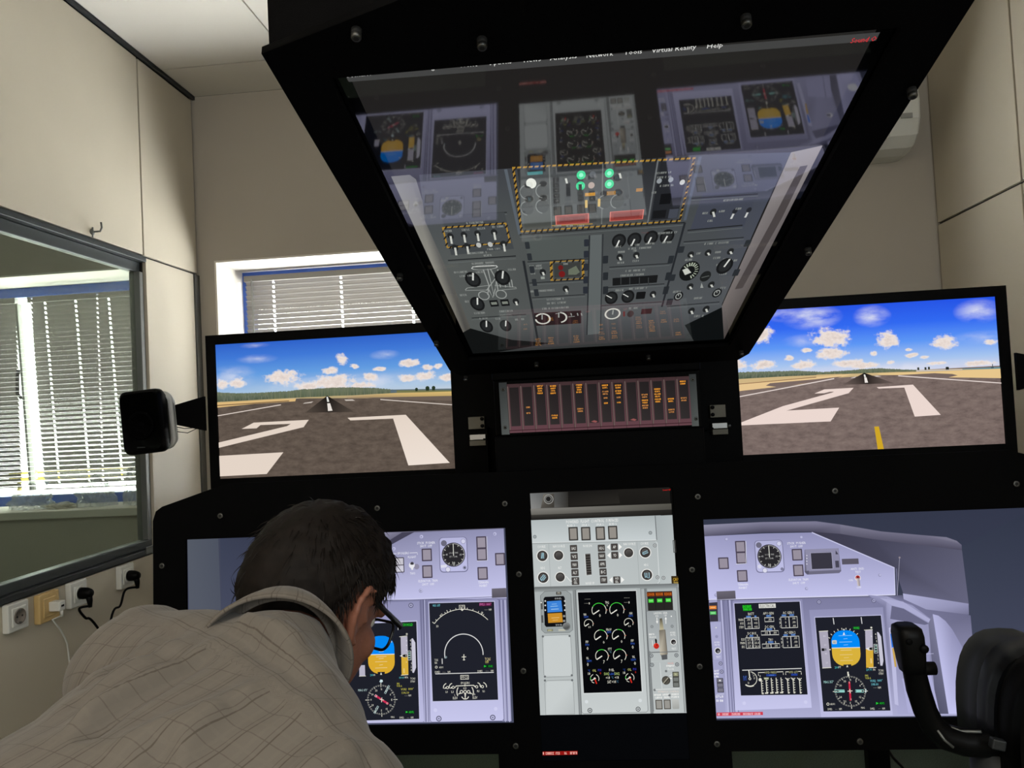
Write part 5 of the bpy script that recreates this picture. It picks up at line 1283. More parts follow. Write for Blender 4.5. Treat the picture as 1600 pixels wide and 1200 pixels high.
# clip to the cut-out
def clip(pic, h):
    for i, q in enumerate(pic.V):
        d = q - MP0; a, b_, c_ = d.dot(MU), d.dot(MV), d.dot(MN)
        pic.V[i] = mip(min(max(a, h[0]), h[2]), min(max(b_, h[1]), h[3]), c_)
clip(pl, (HL[0] + .002, HL[1] + .0015, HL[2] - .002, HL[3] - .0015)); pl.build('instrument_print', M_PIX, dl)

# ---------------- right lower screen
pr = Picture(mip(0, 0, 0), MU, MV, MN); p = pr
lav_rect(HR[0], HR[2], HR[1], HR[3], (52, 57, 76), (66, 70, 90))
p.view(1090, 780, 3.1373)
p.poly([(1290, 236), (1640, 50), (1640, 1080), (1370, 1070)], (60, 64, 84), [(56, 62, 80), (50, 56, 74), (74, 78, 100), (76, 80, 102)])
# hood and its shade
p.poly([(24, 126), (320, 112), (580, 108), (700, 124), (700, 172), (560, 160), (320, 164), (28, 182)], (136, 134, 158), [(150, 148, 172), (132, 130, 156), (126, 124, 150), (120, 118, 142), (92, 90, 110), (76, 74, 94), (70, 68, 88), (92, 90, 112)])
p.poly([(700, 124), (900, 158), (1100, 176), (1220, 186), (1270, 204), (1294, 224), (1296, 250), (1200, 238), (860, 196), (700, 172)], (110, 108, 130), [(128, 126, 148), (118, 116, 138), (116, 114, 136), (124, 122, 144), (130, 128, 148), (104, 102, 124), (80, 78, 98), (82, 80, 100), (84, 82, 102), (96, 94, 114)])
p.poly([(560, 160), (700, 170), (860, 196), (1200, 238), (1296, 250), (1330, 520), (1008, 462), (966, 335)], (80, 80, 102), [(62, 60, 78), (64, 63, 82), (70, 70, 90), (86, 86, 108), (92, 92, 114), (104, 104, 130), (98, 98, 124), (74, 74, 94)])
p.poly([(28, 182), (320, 168), (560, 163), (964, 336), (970, 468), (48, 492)], (186, 186, 226), [(162, 162, 202), (150, 150, 190), (150, 150, 190), (176, 176, 216), (200, 200, 242), (204, 204, 246)])
p.line([(560, 163), (964, 336), (968, 468)], 5, (206, 206, 240)); p.line([(974, 340), (978, 470)], 5, (112, 112, 140)); p.line([(978, 480), (990, 286)], 2, (170, 168, 190)); p.disc((990, 286), 5, (150, 140, 150), 8)
p.line([(50, 492), (970, 468)], 5, (224, 224, 252)); p.line([(50, 499), (970, 475)], 5, (120, 120, 150))
# lower bay
p.poly([(48, 500), (900, 480), (1000, 470), (1338, 570), (1380, 1060), (48, 1075)], (150, 150, 188), [(128, 128, 164), (128, 128, 164), (96, 96, 122), (110, 110, 140), (180, 180, 218), (180, 180, 218)])
p.poly([(1006, 462), (1328, 512), (1330, 566), (1120, 540), (1010, 490)], (160, 160, 196), [(182, 182, 220), (150, 150, 186), (120, 120, 150), (160, 160, 196), (176, 176, 214)])
RIM, FIL = (78, 70, 86), (156, 148, 162)
for c in ((127, 314), (210, 233), (214, 287), (219, 376), (488, 272), (494, 349)): btn(p, c, 51, 58, RIM, FIL, 6)
p.line([(188, 318), (238, 315), (236, 206)], 2.5, (236, 236, 246))
p.cbox((352, 280), 140, 160, (118, 118, 150), r=17); p.cbox((352, 279), 133, 153, (184, 184, 222), r=15, col2=(196, 196, 236)); p.disc((300, 225), 14, (112, 110, 130)); p.disc((399, 218), 12, (214, 214, 240)); p.arc((399, 218), 11, 2, (140, 140, 170)); p.disc((414, 342), 8, (130, 130, 160)); p.disc((330, 349), 12, (226, 226, 244)); p.arc((330, 349), 11.5, 2, (140, 140, 170)); p.disc((304, 330), 10, (220, 220, 242))
clock(p, (352, 280), 56)
p.text((484, 215), 11, 'STICK  PUSHER', (246, 246, 255), wd=92); p.text((484, 231), 11, 'SHUT  OFF', (246, 246, 255), wd=62); p.text((494, 394), 11, 'ELEVATOR  TRIM', (246, 246, 255), wd=96); p.text((496, 411), 11, 'SHUT  OFF', (246, 246, 255), wd=62); p.text((222, 418), 11, 'TERRAIN', (246, 246, 255), wd=50); p.text((222, 434), 11, 'INHIBIT', (246, 246, 255), wd=42)
p.text((783, 341), 11, 'ANTI  SKID', (246, 246, 255), wd=66); p.text((786, 357), 11, 'TEST', (246, 246, 255), wd=28); p.text((750, 397), 11, 'ON', (246, 246, 255), wd=20); p.text((790, 432), 10, 'OFF', (246, 246, 255), wd=24)
p.disc((785, 386), 15, (232, 228, 236)); p.disc((785, 384), 11, (190, 56, 56)); p.poly([(778, 384), (793, 384), (797, 425), (784, 426)], (190, 178, 178), [(220, 206, 206), (150, 140, 142), (150, 140, 142), (214, 204, 204)]); p.disc((785, 383), 6, (120, 30, 34), 10)
for c in ((140, 197), (507, 187), (534, 438), (893, 372), (90, 470)): p.disc(c, 8, (150, 150, 186), 12); p.disc((c[0] + 1.5, c[1] - 1), 6, (190, 190, 226), 10)
p.poly([(524, 248), (690, 240), (704, 352), (694, 362), (536, 370), (524, 356)], (112, 110, 132)); p.poly([(526, 246), (688, 240), (692, 262), (700, 346), (534, 354)], (146, 144, 172)); p.poly([(553, 262), (655, 258), (664, 340), (560, 345)], (58, 56, 68)); p.frame((608, 302), 106, 84, 2, (180, 178, 206))
for y in (276, 290, 304, 318): p.disc((535, y), 3, (226, 226, 240), 8)
p.cbox((684, 318), 18, 34, (74, 72, 88)); p.poly([(676, 250), (690, 270), (676, 270)], (70, 68, 84)); p.poly([(526, 352), (546, 350), (544, 368), (528, 362)], (92, 90, 110)); p.cbox((748, 305), 82, 28, (92, 88, 102))
p.poly([(92, 452), (184, 448), (187, 488), (95, 492)], (104, 100, 112), [(112, 108, 120), (108, 104, 116), (90, 86, 98), (88, 84, 96)])
# strip at the far left
p.view(1090, 900, 5.4571)
p.poly([(97, 208), (165, 204), (240, 1170), (160, 1175)], (168, 168, 206))
p.poly([(98, 228), (168, 222), (176, 386), (105, 390)], (58, 54, 66)); p.cbox((130, 268), 60, 28, (236, 140, 56)); p.cbox((132, 315), 52, 26, (92, 206, 104)); p.cbox((130, 268), 40, 8, (250, 190, 130)); p.cbox((132, 315), 34, 8, (170, 236, 180))
p.poly([(106, 396), (200, 388), (212, 712), (132, 718)], (176, 176, 214)); p.line([(106, 396), (200, 388), (212, 712), (132, 718)], 3, (120, 120, 152), closed=True)
p.disc((157, 440), 6, WHT, 8); p.disc((162, 516), 13, (150, 150, 186)); p.text((164, 565), 16, 'HORN', (246, 246, 255), wd=44); p.text((166, 588), 16, 'MUTE', (246, 246, 255), wd=44); p.disc((172, 637), 28, (240, 240, 248)); p.disc((172, 637), 22, (40, 38, 44)); p.disc((177, 644), 11, (120, 120, 130)); p.text((176, 690), 16, 'TEST', (246, 246, 255), wd=38)
for c in ((196, 745), (205, 815)): p.disc(c, 17, (84, 84, 108), 14); p.disc(c, 12, (180, 180, 214), 12); p.disc(c, 5, (70, 70, 92), 8)
for y in (808, 832, 856): p.scribble((162, y), 40, 16, (246, 246, 255))
for i, y in enumerate((890, 930, 972)): p.cbox((190 + i * 3, y), 56, 40, (70, 68, 80)); p.cbox((190 + i * 3, y), 44, 28, (124, 122, 136))
p.disc((190, 890), 8, (236, 236, 240), 10); p.scribble((188, 1028), 66, 18, (246, 246, 255)); p.scribble((190, 1062), 60, 18, (246, 246, 255)); p.line([(158, 1010), (224, 1006)], 3, (246, 246, 255))
for x0, x1, w_, c in ((200, 262, 12, (190, 190, 226)), (216, 276, 6, (112, 112, 146)), (240, 300, 12, (136, 136, 172)), (258, 318, 5, (90, 90, 122)), (272, 334, 14, (186, 186, 222)), (292, 350, 6, (112, 112, 146))): p.line([(x0, 205), (x1, 1180)], w_, c)
# systems display
p.view(1140, 930, 7.0588)
p.poly([(30, 70), (50, 56), (760, 40), (800, 46), (905, 1240), (60, 1270)], (164, 164, 202), [(152, 152, 190), (150, 150, 188), (146, 146, 184), (146, 146, 184), (206, 206, 244), (206, 206, 244)])
p.poly([(42, 84), (780, 62), (868, 1100), (116, 1116)], (204, 204, 238)); p.poly([(50, 90), (772, 68), (860, 1094), (124, 1106)], (28, 30, 40))
p.disc((160, 1190), 20, (214, 214, 248), 14); p.disc((838, 1178), 20, (214, 214, 248), 14)
p.cbox((190, 125), 96, 34, (14, 150, 20)); p.text((190, 125), 26, 'DC EXT', (60, 230, 60), wd=94); p.cbox((196, 155), 96, 32, (14, 150, 20)); p.text((196, 156), 26, 'PWR ON', (60, 230, 60), wd=94)
p.cbox((414, 117), 186, 46, (226, 226, 220)); p.text((414, 117), 32, 'ELECTRICAL', (34, 36, 44), wd=164)
for x, y, s_, w_ in ((235, 205, 'BATT', 68), (426, 199, 'APU GEN', 116), (646, 192, 'AC GEN 1', 120), (438, 347, 'DC GEN', 96), (244, 420, 'DC BUS', 96), (664, 410, 'AC GEN 2', 122), (450, 490, 'TRU', 50)): p.text((x, y), 28, s_, W1, wd=w_)
LB = (60, 100, 170)
for x, y, w_ in ((208, 236, 54), (284, 232, 24), (430, 227, 54), (598, 222, 50), (684, 218, 50), (440, 374, 60), (240, 448, 40), (452, 516, 60), (616, 440, 48), (700, 436, 50)): p.cbox((x, y), w_, 20, LB); p.scribble((x, y), w_ * .8, 12, (120, 160, 214))
def table(q, rows, cols_, vals, fw=7):
    a, b_, c, d = q
    p.line(list(q), fw, (226, 226, 220), closed=True)
    for k in range(1, cols_):
        t = k / cols_; p.line([(a[0] + (b_[0] - a[0]) * t, a[1] + (b_[1] - a[1]) * t), (d[0] + (c[0] - d[0]) * t, d[1] + (c[1] - d[1]) * t)], fw, (226, 226, 220))
    for r_ in range(rows):
        for k in range(cols_):
            s_ = vals[r_][k]; tx, ty = (k + .56) / cols_, (r_ + .5) / rows
            x = (a[0] + (b_[0] - a[0]) * tx) * (1 - ty) + (d[0] + (c[0] - d[0]) * tx) * ty; y = (a[1] + (b_[1] - a[1]) * tx) * (1 - ty) + (d[1] + (c[1] - d[1]) * tx) * ty
            p.text((x, y), 26, s_, W1, wd=len(s_) * 13)
table([(160, 252), (318, 244), (326, 364), (170, 370)], 3, 2, [['.00', '+00'], ['.01', '+00'], ['.00', '+00']]); table([(384, 248), (484, 244), (488, 288), (388, 292)], 1, 1, [['.00']])
table([(562, 240), (742, 234), (750, 354), (572, 360)], 3, 2, [['0', '.00'], ['0', '.00'], ['0', '.00']]); table([(346, 396), (536, 390), (542, 434), (350, 438)], 1, 2, [['.00', '.00']])
table([(176, 468), (326, 462), (336, 580), (186, 586)], 3, 2, [['27.3', '27.8'], ['27.1', '26.6'], ['27.1', '26.6']]); table([(358, 538), (548, 532), (554, 576), (362, 582)], 1, 2, [['.00', '.00']])
table([(582, 456), (762, 450), (770, 572), (592, 578)], 3, 2, [['0', '.00'], ['0', '.00'], ['0', '.00']])
for x, y, s_ in ((122, 270, 'MAIN'), (134, 310, 'AUX'), (130, 352, 'STBY'), (146, 486, 'ESS'), (142, 526, 'MAIN'), (150, 568, 'SEC'), (552, 262, 'A'), (554, 302, 'B'), (558, 344, 'C'), (570, 478, 'A'), (574, 518, 'B'), (578, 560, 'C')): p.text((x, y), 26, s_, W1, wd=13 * len(s_))
for q in (((392, 362), (388, 384)), ((492, 358), (496, 380)), ((190, 440), (188, 462)), ((302, 432), (306, 454)), ((404, 508), (400, 530)), ((502, 504), (506, 526))): p.line(list(q), 6, W1)
p.line([(138, 826), (794, 806)], 9, (222, 222, 220))
c = (222, 920); p.arc(c, 78, 7, W1, 80, -60, 18); p.arc(c, 82, 14, W1, -62, -130, 10); p.ray_(c, 0, 92, 93, 12, W1); p.disc(c, 15, W1, 14); p.disc(c, 8, (28, 30, 40), 10); p.text((168, 900), 26, 'FLAP', (70, 110, 200), wd=40); p.text((168, 926), 24, 'DEG', (56, 90, 190), wd=38)
for x, y, s_ in ((252, 860, '5'), (264, 886, '10'), (270, 914, '15'), (206, 966, '35')): p.text((x, y), 20, s_, W1, wd=9 * len(s_))
p.line([(318, 886), (314, 852), (588, 842), (592, 876)], 7, W1); p.line([(618, 876), (616, 844), (786, 838), (790, 872)], 7, W1)
p.cbox((452, 850), 132, 24, (28, 30, 40)); p.text((452, 850), 24, 'HYD PRESS', (190, 190, 140), wd=128); p.cbox((458, 880), 110, 22, (36, 64, 150)); p.scribble((458, 880), 90, 12, (90, 130, 210)); p.cbox((704, 846), 106, 24, (28, 30, 40)); p.text((704, 846), 24, 'HYD QTY', (190, 190, 140), wd=104); p.cbox((712, 874), 70, 22, (36, 64, 150))
for i, (x, y) in enumerate(((346, 920), (398, 912), (456, 910), (510, 908), (564, 906), (634, 912), (696, 910), (766, 912))):
    p.line([(x, y), (x + 12, y + 170)], 8, W1)
    for k in range(6): p.line([(x + 2 + k * 2, y + 24 + k * 26), (x + 20 + k * 2, y + 26 + k * 26)], 6, W1)
    if 0 < i < 5: p.cbox((x + 8, y + 166), 34, 14, W1)
    if i == 0: p.disc((336, 930), 18, W1, 14); p.text((334, 890), 24, '0', W1, wd=16); p.line([(x + 12, y + 166), (x + 30, y + 166)], 8, W1)
    if i == 1: p.cbox((x + 6, y + 4), 56, 26, (120, 130, 90)); p.scribble((x + 6, y + 4), 46, 14, W1)
    if i > 4: p.line([(x - 22, y - 4), (x + 2, y + 24), (x + 24, y)], 8, W1); p.line([(x + 12, y + 166), (x + 26, y + 164)], 8, W1)
# copilot flight display
p.view(1260, 950, 7.0571)
p.poly([(28, 20), (840, -10), (950, 1180), (160, 1200)], (166, 166, 204), [(150, 150, 188), (150, 150, 188), (196, 196, 234), (196, 196, 234)])
p.view(1090, 780, 3.1373)
for c in ((594, 503), (862, 497)): screwdot(p, c, 11, (96, 96, 122), (170, 170, 206))
p.view(1260, 950, 7.0571)
p.poly([(84, 96), (826, 72), (932, 1132), (178, 1146)], (196, 196, 232)); p.poly([(92, 104), (818, 80), (924, 1128), (186, 1138)], (30, 32, 42))
p.line([(292, 108), (302, 178)], 9, (222, 222, 224)); p.line([(600, 98), (610, 172)], 9, (222, 222, 224)); p.cbox((548, 218), 72, 30, (14, 96, 30)); p.text((548, 218), 24, 'VOR2', (60, 226, 76), wd=60)
attitude((432, 440), 312, 396, (0, 142, 255), (224, 184, 62))
p.poly([(398, 296), (410, 262), (424, 294)], (236, 240, 244)); p.ticks((426, 420), 186, 206, 9, 7, W1, 150, 30); p.disc((410, 236), 9, W1, 10)
p.poly([(404, 622), (490, 618), (492, 642), (408, 646)], (30, 32, 42)); p.poly([(438, 650), (446, 624), (458, 648)], W1)
for y, w_, c_ in ((302, 150, (120, 190, 255)), (336, 44, (120, 190, 255)), (372, 140, (140, 200, 255)), (404, 50, (120, 190, 255)), (462, 120, (240, 214, 150)), (512, 140, (236, 206, 130)), (545, 56, (236, 206, 130)), (576, 140, (236, 206, 130))): p.line([(426 + (y - 300) * .05 - w_ / 2, y + 2), (426 + (y - 300) * .05 + w_ / 2, y - 2)], 7, c_)
p.cbox((306, 374), 52, 42, (206, 208, 206), r=8); p.text((306, 374), 24, 'A3', (70, 76, 90), wd=26)
p.poly([(136, 258), (232, 252), (268, 652), (174, 658)], (176, 172, 190)); p.line([(134, 256), (236, 250)], 7, W1); p.line([(172, 660), (272, 654)], 7, W1); p.cbox((180, 457), 30, 30, (20, 20, 24)); p.cbox((206, 455), 26, 24, (120, 120, 130)); p.poly([(238, 456), (264, 448), (264, 464)], W1)
for y, s_ in ((308, '80'), (405, '60'), (500, '40'), (600, '20')): p.text((196 + (y - 308) * .09, y), 22, s_, (216, 214, 228), wd=26)
tape_right(644, 244, 656, 80, 446); p.line([(632, 242), (726, 236)], 7, W1); p.disc((712, 214), 11, W1, 10); p.line([(684, 656), (766, 652)], 7, W1); p.cbox((710, 580), 16, 56, (240, 210, 140))
for y in (310,): p.disc((714, y), 7, (226, 224, 236), 8)
p.poly([(650, 446), (684, 432), (730, 430), (730, 462), (684, 464)], (236, 236, 234)); p.cbox((712, 446), 46, 28, (20, 20, 24)); p.text((724, 446), 22, '0', W1, wd=14); p.arc((694, 446), 12, 4, W1, 60, 300)
p.cbox((762, 446), 42, 104, (196, 200, 200)); p.cbox((762, 446), 30, 92, (44, 48, 54))
for y in (414, 442, 472): p.cbox((762, y), 24, 14, (150, 190, 180))
p.poly([(774, 262), (792, 266), (820, 312), (846, 580), (834, 634), (812, 632)], (208, 206, 222))
for y, s_ in ((286, '4'), (324, '2'), (364, '1'), (522, '1'), (560, '2'), (602, '4')): p.text((758 + (y - 286) * .1, y), 24, s_, W1, wd=13)
p.text((330, 652), 24, '200', (90, 200, 200), wd=44); p.text((364, 650), 22, 'FT', W1, wd=28); p.text((686, 677), 24, '29.91', (100, 206, 216), wd=62); p.text((742, 676), 22, 'IN', W1, wd=24); p.text((818, 686), 24, 'TCAS', W1, wd=56); p.text((820, 720), 24, 'STBY', W1, wd=56)
compass((480, 915), 172)
p.poly([(446, 700), (462, 700), (464, 740), (452, 760)], W1); p.poly([(640, 888), (656, 890), (656, 930), (640, 928), (648, 908)], (220, 236, 236))
needle((476, 912), 94, -106, 104, 20, (206, 40, 70), False); p.text((466, 818), 24, '1', WHT, wd=10); p.text((486, 1004), 24, '1', WHT, wd=10); p.line([(450, 914), (504, 910)], 8, W1); p.line([(474, 890), (480, 936)], 8, W1)
needle((476, 912), 0, 62, 152, 24, (150, 214, 206)); needle((476, 912), 0, -170, -62, 24, (150, 214, 206)); p.cbox((390, 916), 56, 20, (150, 214, 206)); p.cbox((572, 910), 54, 20, (150, 214, 206))
p.text((242, 812), 28, 'MAG 357\u00b0', (170, 220, 216), wd=112); p.text((660, 744), 24, 'FMS', (208, 206, 90), wd=36); p.text((676, 770), 22, 'VOR A', (208, 206, 90), wd=60)
p.text((730, 800), 28, 'VOR2', (120, 206, 220), wd=62); p.text((806, 796), 28, '000\u00b0', (120, 206, 220), wd=60); p.text((748, 838), 28, '108.00', (120, 206, 220), wd=82); p.text((752, 874), 8, '---', W1, wd=38); p.text((800, 874), 24, 'NM', W1, wd=34)
p.disc((234, 1056), 16, W1, 14); p.disc((234, 1056), 10, (30, 32, 42), 12); p.text((284, 1056), 20, 'ADF1', W1, wd=50); p.cbox((812, 1046), 96, 28, (8, 52, 18)); p.poly([(764, 1032), (792, 1047), (764, 1062)], (40, 206, 60)); p.text((828, 1046), 22, 'ADF2', (40, 206, 60), wd=52)
p.text((254, 1112), 22, 'DME1', W1, wd=48); p.text((326, 1112), 7, '--', W1, wd=26); p.text((370, 1110), 22, 'NM', W1, wd=30); p.text((618, 1096), 20, 'MAG', W1, wd=40); p.text((724, 1106), 22, 'DME2', W1, wd=48); p.text((800, 1105), 7, '--', W1, wd=26); p.text((846, 1104), 22, 'NM', W1, wd=30)
# cabin side beyond
p.view(1360, 920, 4.2875)
p.poly([(-20, 40), (110, 50), (280, 110), (400, 200), (410, 235), (380, 830), (180, 840), (110, 300), (95, 120)], (146, 146, 180), [(150, 150, 188), (168, 168, 206), (156, 156, 194), (150, 150, 186), (120, 120, 150), (170, 170, 210), (176, 176, 216), (140, 140, 174), (130, 130, 164)])
p.poly([(60, 60), (215, 84), (400, 205), (396, 228), (220, 128), (140, 108)], (178, 178, 216)); p.poly([(140, 112), (220, 132), (390, 232), (360, 240), (130, 200)], (108, 108, 138))
p.poly([(385, 230), (414, 170), (520, 835), (440, 835)], (104, 104, 130), [(120, 120, 148), (130, 130, 160), (96, 96, 122), (84, 84, 108)])
p.poly([(414, 168), (452, 178), (500, 214), (545, 270), (585, 340), (640, 440), (660, 835), (520, 835)], (176, 176, 222), [(186, 186, 228), (178, 178, 218), (160, 160, 200), (150, 150, 188), (146, 146, 186), (150, 150, 190), (206, 206, 250), (206, 206, 250)])
p.poly([(120, 260), (150, 250), (185, 780), (160, 770)], (196, 196, 232)); p.poly([(130, 300), (148, 296), (152, 390), (140, 392)], (46, 120, 226)); p.poly([(142, 396), (158, 394), (172, 520), (160, 522)], (206, 170, 90))
p.line([(300, 438), (420, 432)], 3, (196, 196, 230)); p.disc((322, 358), 26, (240, 240, 250)); p.disc((316, 358), 18, (110, 110, 136)); p.poly([(210, 600), (400, 560), (460, 830), (250, 830)], (180, 180, 222)); p.line([(352, 560), (400, 828)], 6, (130, 130, 164))
p.disc((612, 660), 46, (246, 246, 255)); p.poly([(655, 560), (680, 440), (690, 830), (640, 830)], (196, 196, 240))
# red line at the lower left corner
p.view(1110, 1100, 16)
a_ = p.W((172, 292)); b_ = p.W((1310, 205))
p.poly([(150, 205), (1305, 185), (1310, 265), (150, 292)], (214, 66, 84)); p.scribble((460, 245), 560, 52, (255, 200, 210), n=26); p.scribble((1050, 238), 480, 52, (255, 200, 210), n=22, seed=2)
clip(pr, (HR[0] + .0025, HR[1] + .0005, HR[2] - .0005, HR[3] - .0015)); pr.build('instrument_print', M_PIX, dr)

# ---------------- warning light panel: fourteen separate caption columns between two end plates, frames and plates glowing like a display
AMB = (255, 166, 52); AMD = (214, 142, 74)
caps = {1: [(235, 1, AMD), (263, 1, AMD)], 2: [(150, 4, AMB)], 3: [(150, 4, AMB), (280, 2, AMB)], 5: [(145, 4, AMB), (248, 2, AMD)], 7: [(135, 2, AMB), (165, 2, AMD), (190, 1, AMD), (215, 1, AMB)],
        8: [(135, 2, AMB), (162, 2, AMB), (187, 1, AMD), (212, 1, AMB)], 10: [(180, 2, AMD), (207, 2, AMB), (232, 2, AMD)], 11: [(153, 2, AMB), (177, 2, AMB), (202, 2, AMB)], 12: [(200, 2, AMB), (252, 2, AMD)], 13: [(116, 2, AMB), (196, 2, AMD)]}
def slope(x): return -(x - 335) * .0445        # the panel's own lines run up to the right in the photograph
HV = (680, 560, 3.0769)
for i in range(14):
    q = Picture(AP0, (1, 0, 0), (0, 0, 1), AN); q.view(*HV)
    x0 = 350 + i * 62.6; x1 = x0 + 62.6
    def S(x, y): return (x + (y - 230) * .060, y + slope(x))
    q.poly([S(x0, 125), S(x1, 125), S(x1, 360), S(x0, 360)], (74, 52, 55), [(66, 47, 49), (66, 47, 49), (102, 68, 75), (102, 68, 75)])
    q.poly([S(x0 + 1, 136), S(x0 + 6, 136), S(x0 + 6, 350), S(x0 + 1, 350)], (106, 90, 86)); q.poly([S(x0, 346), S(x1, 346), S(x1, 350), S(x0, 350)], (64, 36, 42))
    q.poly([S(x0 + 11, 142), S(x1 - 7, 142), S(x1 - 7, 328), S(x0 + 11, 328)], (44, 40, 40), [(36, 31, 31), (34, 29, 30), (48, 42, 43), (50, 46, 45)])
    q.line([S(x0, 125), S(x0, 360)], 1.5, (40, 24, 26))
    for y, n_, c in caps.get(i, []):
        xc = x0 + 34; yy = y + (xc - 335) * .0445
        for k in range(n_):
            q.scribble((xc + (y - 230) * .06, y + (k - (n_ - 1) / 2) * 11.5), (30, 25, 21, 26)[k % 4] if n_ > 1 else 19, 7, c, n=5 if n_ > 1 else 3, seed=i * 7 + k)
    if i in (6, 9): q.poly([S(x0 + 18, 322), S(x0 + 34, 316), S(x0 + 50, 322), S(x0 + 40, 328)], (150, 86, 84))
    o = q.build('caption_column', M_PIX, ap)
    for j, vtx in enumerate(o.data.vertices): pass
for s_, x0, x1 in ((0, 312, 350), (1, 1226.4, 1260)):
    q = Picture(AP0, (1, 0, 0), (0, 0, 1), AN); q.view(*HV)
    def S(x, y): return (x + (y - 230) * .060, y + slope(x))
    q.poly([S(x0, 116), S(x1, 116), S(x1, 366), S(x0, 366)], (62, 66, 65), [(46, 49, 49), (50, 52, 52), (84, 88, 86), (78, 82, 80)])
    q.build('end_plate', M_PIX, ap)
sa_ = screw_mesh('screw', 0.0042)
for c in ((327, 150), (337, 332), (1238, 102), (1254, 290)):
    put_screw(sa_, 'screw', hit(HV[0] + c[0] / HV[2], HV[1] + c[1] / HV[2], AP0, AN), AN, ap)

# ---------------- overhead screen
po = Picture(ovh(0, 0, -0.0155), OU, OV, ON); p = po; po.tall = True
def orect(a0, a1, b0, b1, ct, cb): p.raw([(a0, b1), (a1, b1), (a1, b0), (a0, b0)], [(0, 3, 2, 1)], ct, [ct, ct, cb, cb])
orect(-.27, .27, -.468, .462, (34, 32, 31), (30, 31, 32))
p.poly([(540, 119), (1390, 49), (1386, 62), (545, 128)], (66, 66, 66))
for x, y, s_, w_ in ((560, 112, 'Scenario', 42), (617, 106, 'Vehicle', 34), (676, 101, 'Navigation', 52), (731, 97, 'World', 28), (780, 93, 'Options', 38), (830, 89, 'Views', 30), (880, 85, 'Analysis', 42), (937, 81, 'Network', 42), (989, 77, 'Tools', 28), (1053, 72, 'Virtual Reality', 68), (1117, 67, 'Help', 25)):
    p.text((x, y + 4.0), 7.0, s_, (236, 236, 232), wd=w_)
p.text((1353, 61.5), 7, 'Sound Off', (236, 40, 50), wd=44)
# cabin trim each side
p.poly([(606, 276), (640, 273), (650, 280), (668, 340), (700, 425), (738, 514), (745, 560), (715, 562), (640, 420), (600, 300)], (150, 150, 144), [(120, 120, 116), (112, 112, 110), (110, 110, 108), (104, 104, 100), (96, 96, 92), (96, 94, 88), (70, 68, 64), (56, 54, 52), (150, 148, 138), (130, 130, 124)])
p.poly([(616, 300), (668, 400), (700, 480), (735, 540), (728, 545), (690, 480), (655, 400)], (120, 116, 108))
p.poly([(1236, 238), (1300, 226), (1250, 330), (1190, 440), (1140, 545), (1118, 545), (1128, 478), (1195, 330)], (140, 134, 130), [(150, 146, 146), (150, 144, 142), (110, 104, 104), (96, 88, 86), (80, 72, 70), (84, 78, 76), (120, 112, 110), (130, 124, 124)])
p.poly([(1250, 260), (1262, 258), (1222, 340), (1160, 450), (1148, 452), (1206, 345)], (76, 70, 70))
# grey panel field
p.poly([(655, 273), (1096, 242), (1236, 238), (1192, 330), (1128, 475), (1122, 540), (742, 565), (735, 512), (700, 425), (664, 345)], (70, 74, 76), [(66, 68, 74), (64, 68, 70), (70, 76, 92), (72, 76, 88), (86, 90, 94), (58, 60, 60), (58, 60, 60), (90, 94, 92), (90, 94, 92), (78, 82, 84)])
p.poly([(714, 532), (790, 532), (786, 566), (724, 566)], (16, 18, 18)); p.poly([(712, 520), (735, 513), (800, 531), (860, 536), (782, 562), (730, 566)], (20, 22, 22)); p.poly([(1070, 508), (1128, 480), (1140, 545), (1078, 548)], (16, 19, 20))
DK, LT, YE = (38, 40, 42), (112, 118, 118), (176, 136, 52)
def seam(a, b_, w_=3): p.line([a, b_], w_, DK); p.line([(a[0], a[1] + w_), (b_[0], b_[1] + w_)], 1.2, LT)
def haz(pts, w_=6, closed=True):
    p.line(pts, w_, YE, closed=closed)
    P_ = pts + ([pts[0]] if closed else [])
    for a, b_ in zip(P_[:-1], P_[1:]):
        L_ = math.hypot(b_[0] - a[0], b_[1] - a[1]); n_ = max(2, int(L_ / 9))
        for k in range(n_):
            t = (k + .5) / n_; x, y = a[0] + (b_[0] - a[0]) * t, a[1] + (b_[1] - a[1]) * t
            p.poly([(x - 3, y + w_ * .55), (x, y + w_ * .55), (x + 3, y - w_ * .55), (x, y - w_ * .55)], (40, 34, 26))
def oknob(c, r, ang=70):
    p.disc(c, r, (26, 27, 28), 18); p.disc(c, r * .72, (40, 42, 43), 14); p.ray_(c, -r * .1, r * .9, ang, r * .22, (226, 228, 222))
def toggle(c, h_=11): p.disc(c, 5, (36, 38, 39), 12); p.line([(c[0], c[1]), (c[0] + 2, c[1] + h_)], 3.2, (206, 208, 200))
def lab(c, w_, h_=3): p.scribble(c, w_ * .9, h_, (142, 146, 142), n=max(3, int(w_ / 2.6)))
# centre block with hazard edging
haz([(802, 262), (1085, 247), (1062, 345), (815, 362)], 6)
p.poly([(808, 264), (1079, 250), (1058, 342), (820, 358)], (64, 67, 66), [(46, 48, 50), (44, 46, 50), (66, 68, 72), (74, 77, 72)])
p.line([(790, 264), (812, 366)], 5, (92, 100, 108)); p.line([(1094, 244), (1070, 344)], 5, (84, 92, 104)); p.line([(858, 258), (862, 356)], 2, (104, 108, 106)); p.line([(942, 254), (940, 350)], 2, (104, 108, 106)); p.line([(1028, 250), (1012, 348)], 2.5, (110, 114, 116))
p.disc((830, 286), 8, (230, 232, 222)); p.cbox((836, 270), 24, 5, (60, 128, 130))
for c in ((908, 273), (952, 270), (907, 290), (952, 287)): p.disc(c, 7, (50, 220, 150)); p.disc(c, 3.5, (150, 255, 210), 10)
p.disc((926, 272), 5, (86, 90, 96)); p.disc((924, 289), 5, (180, 160, 150))
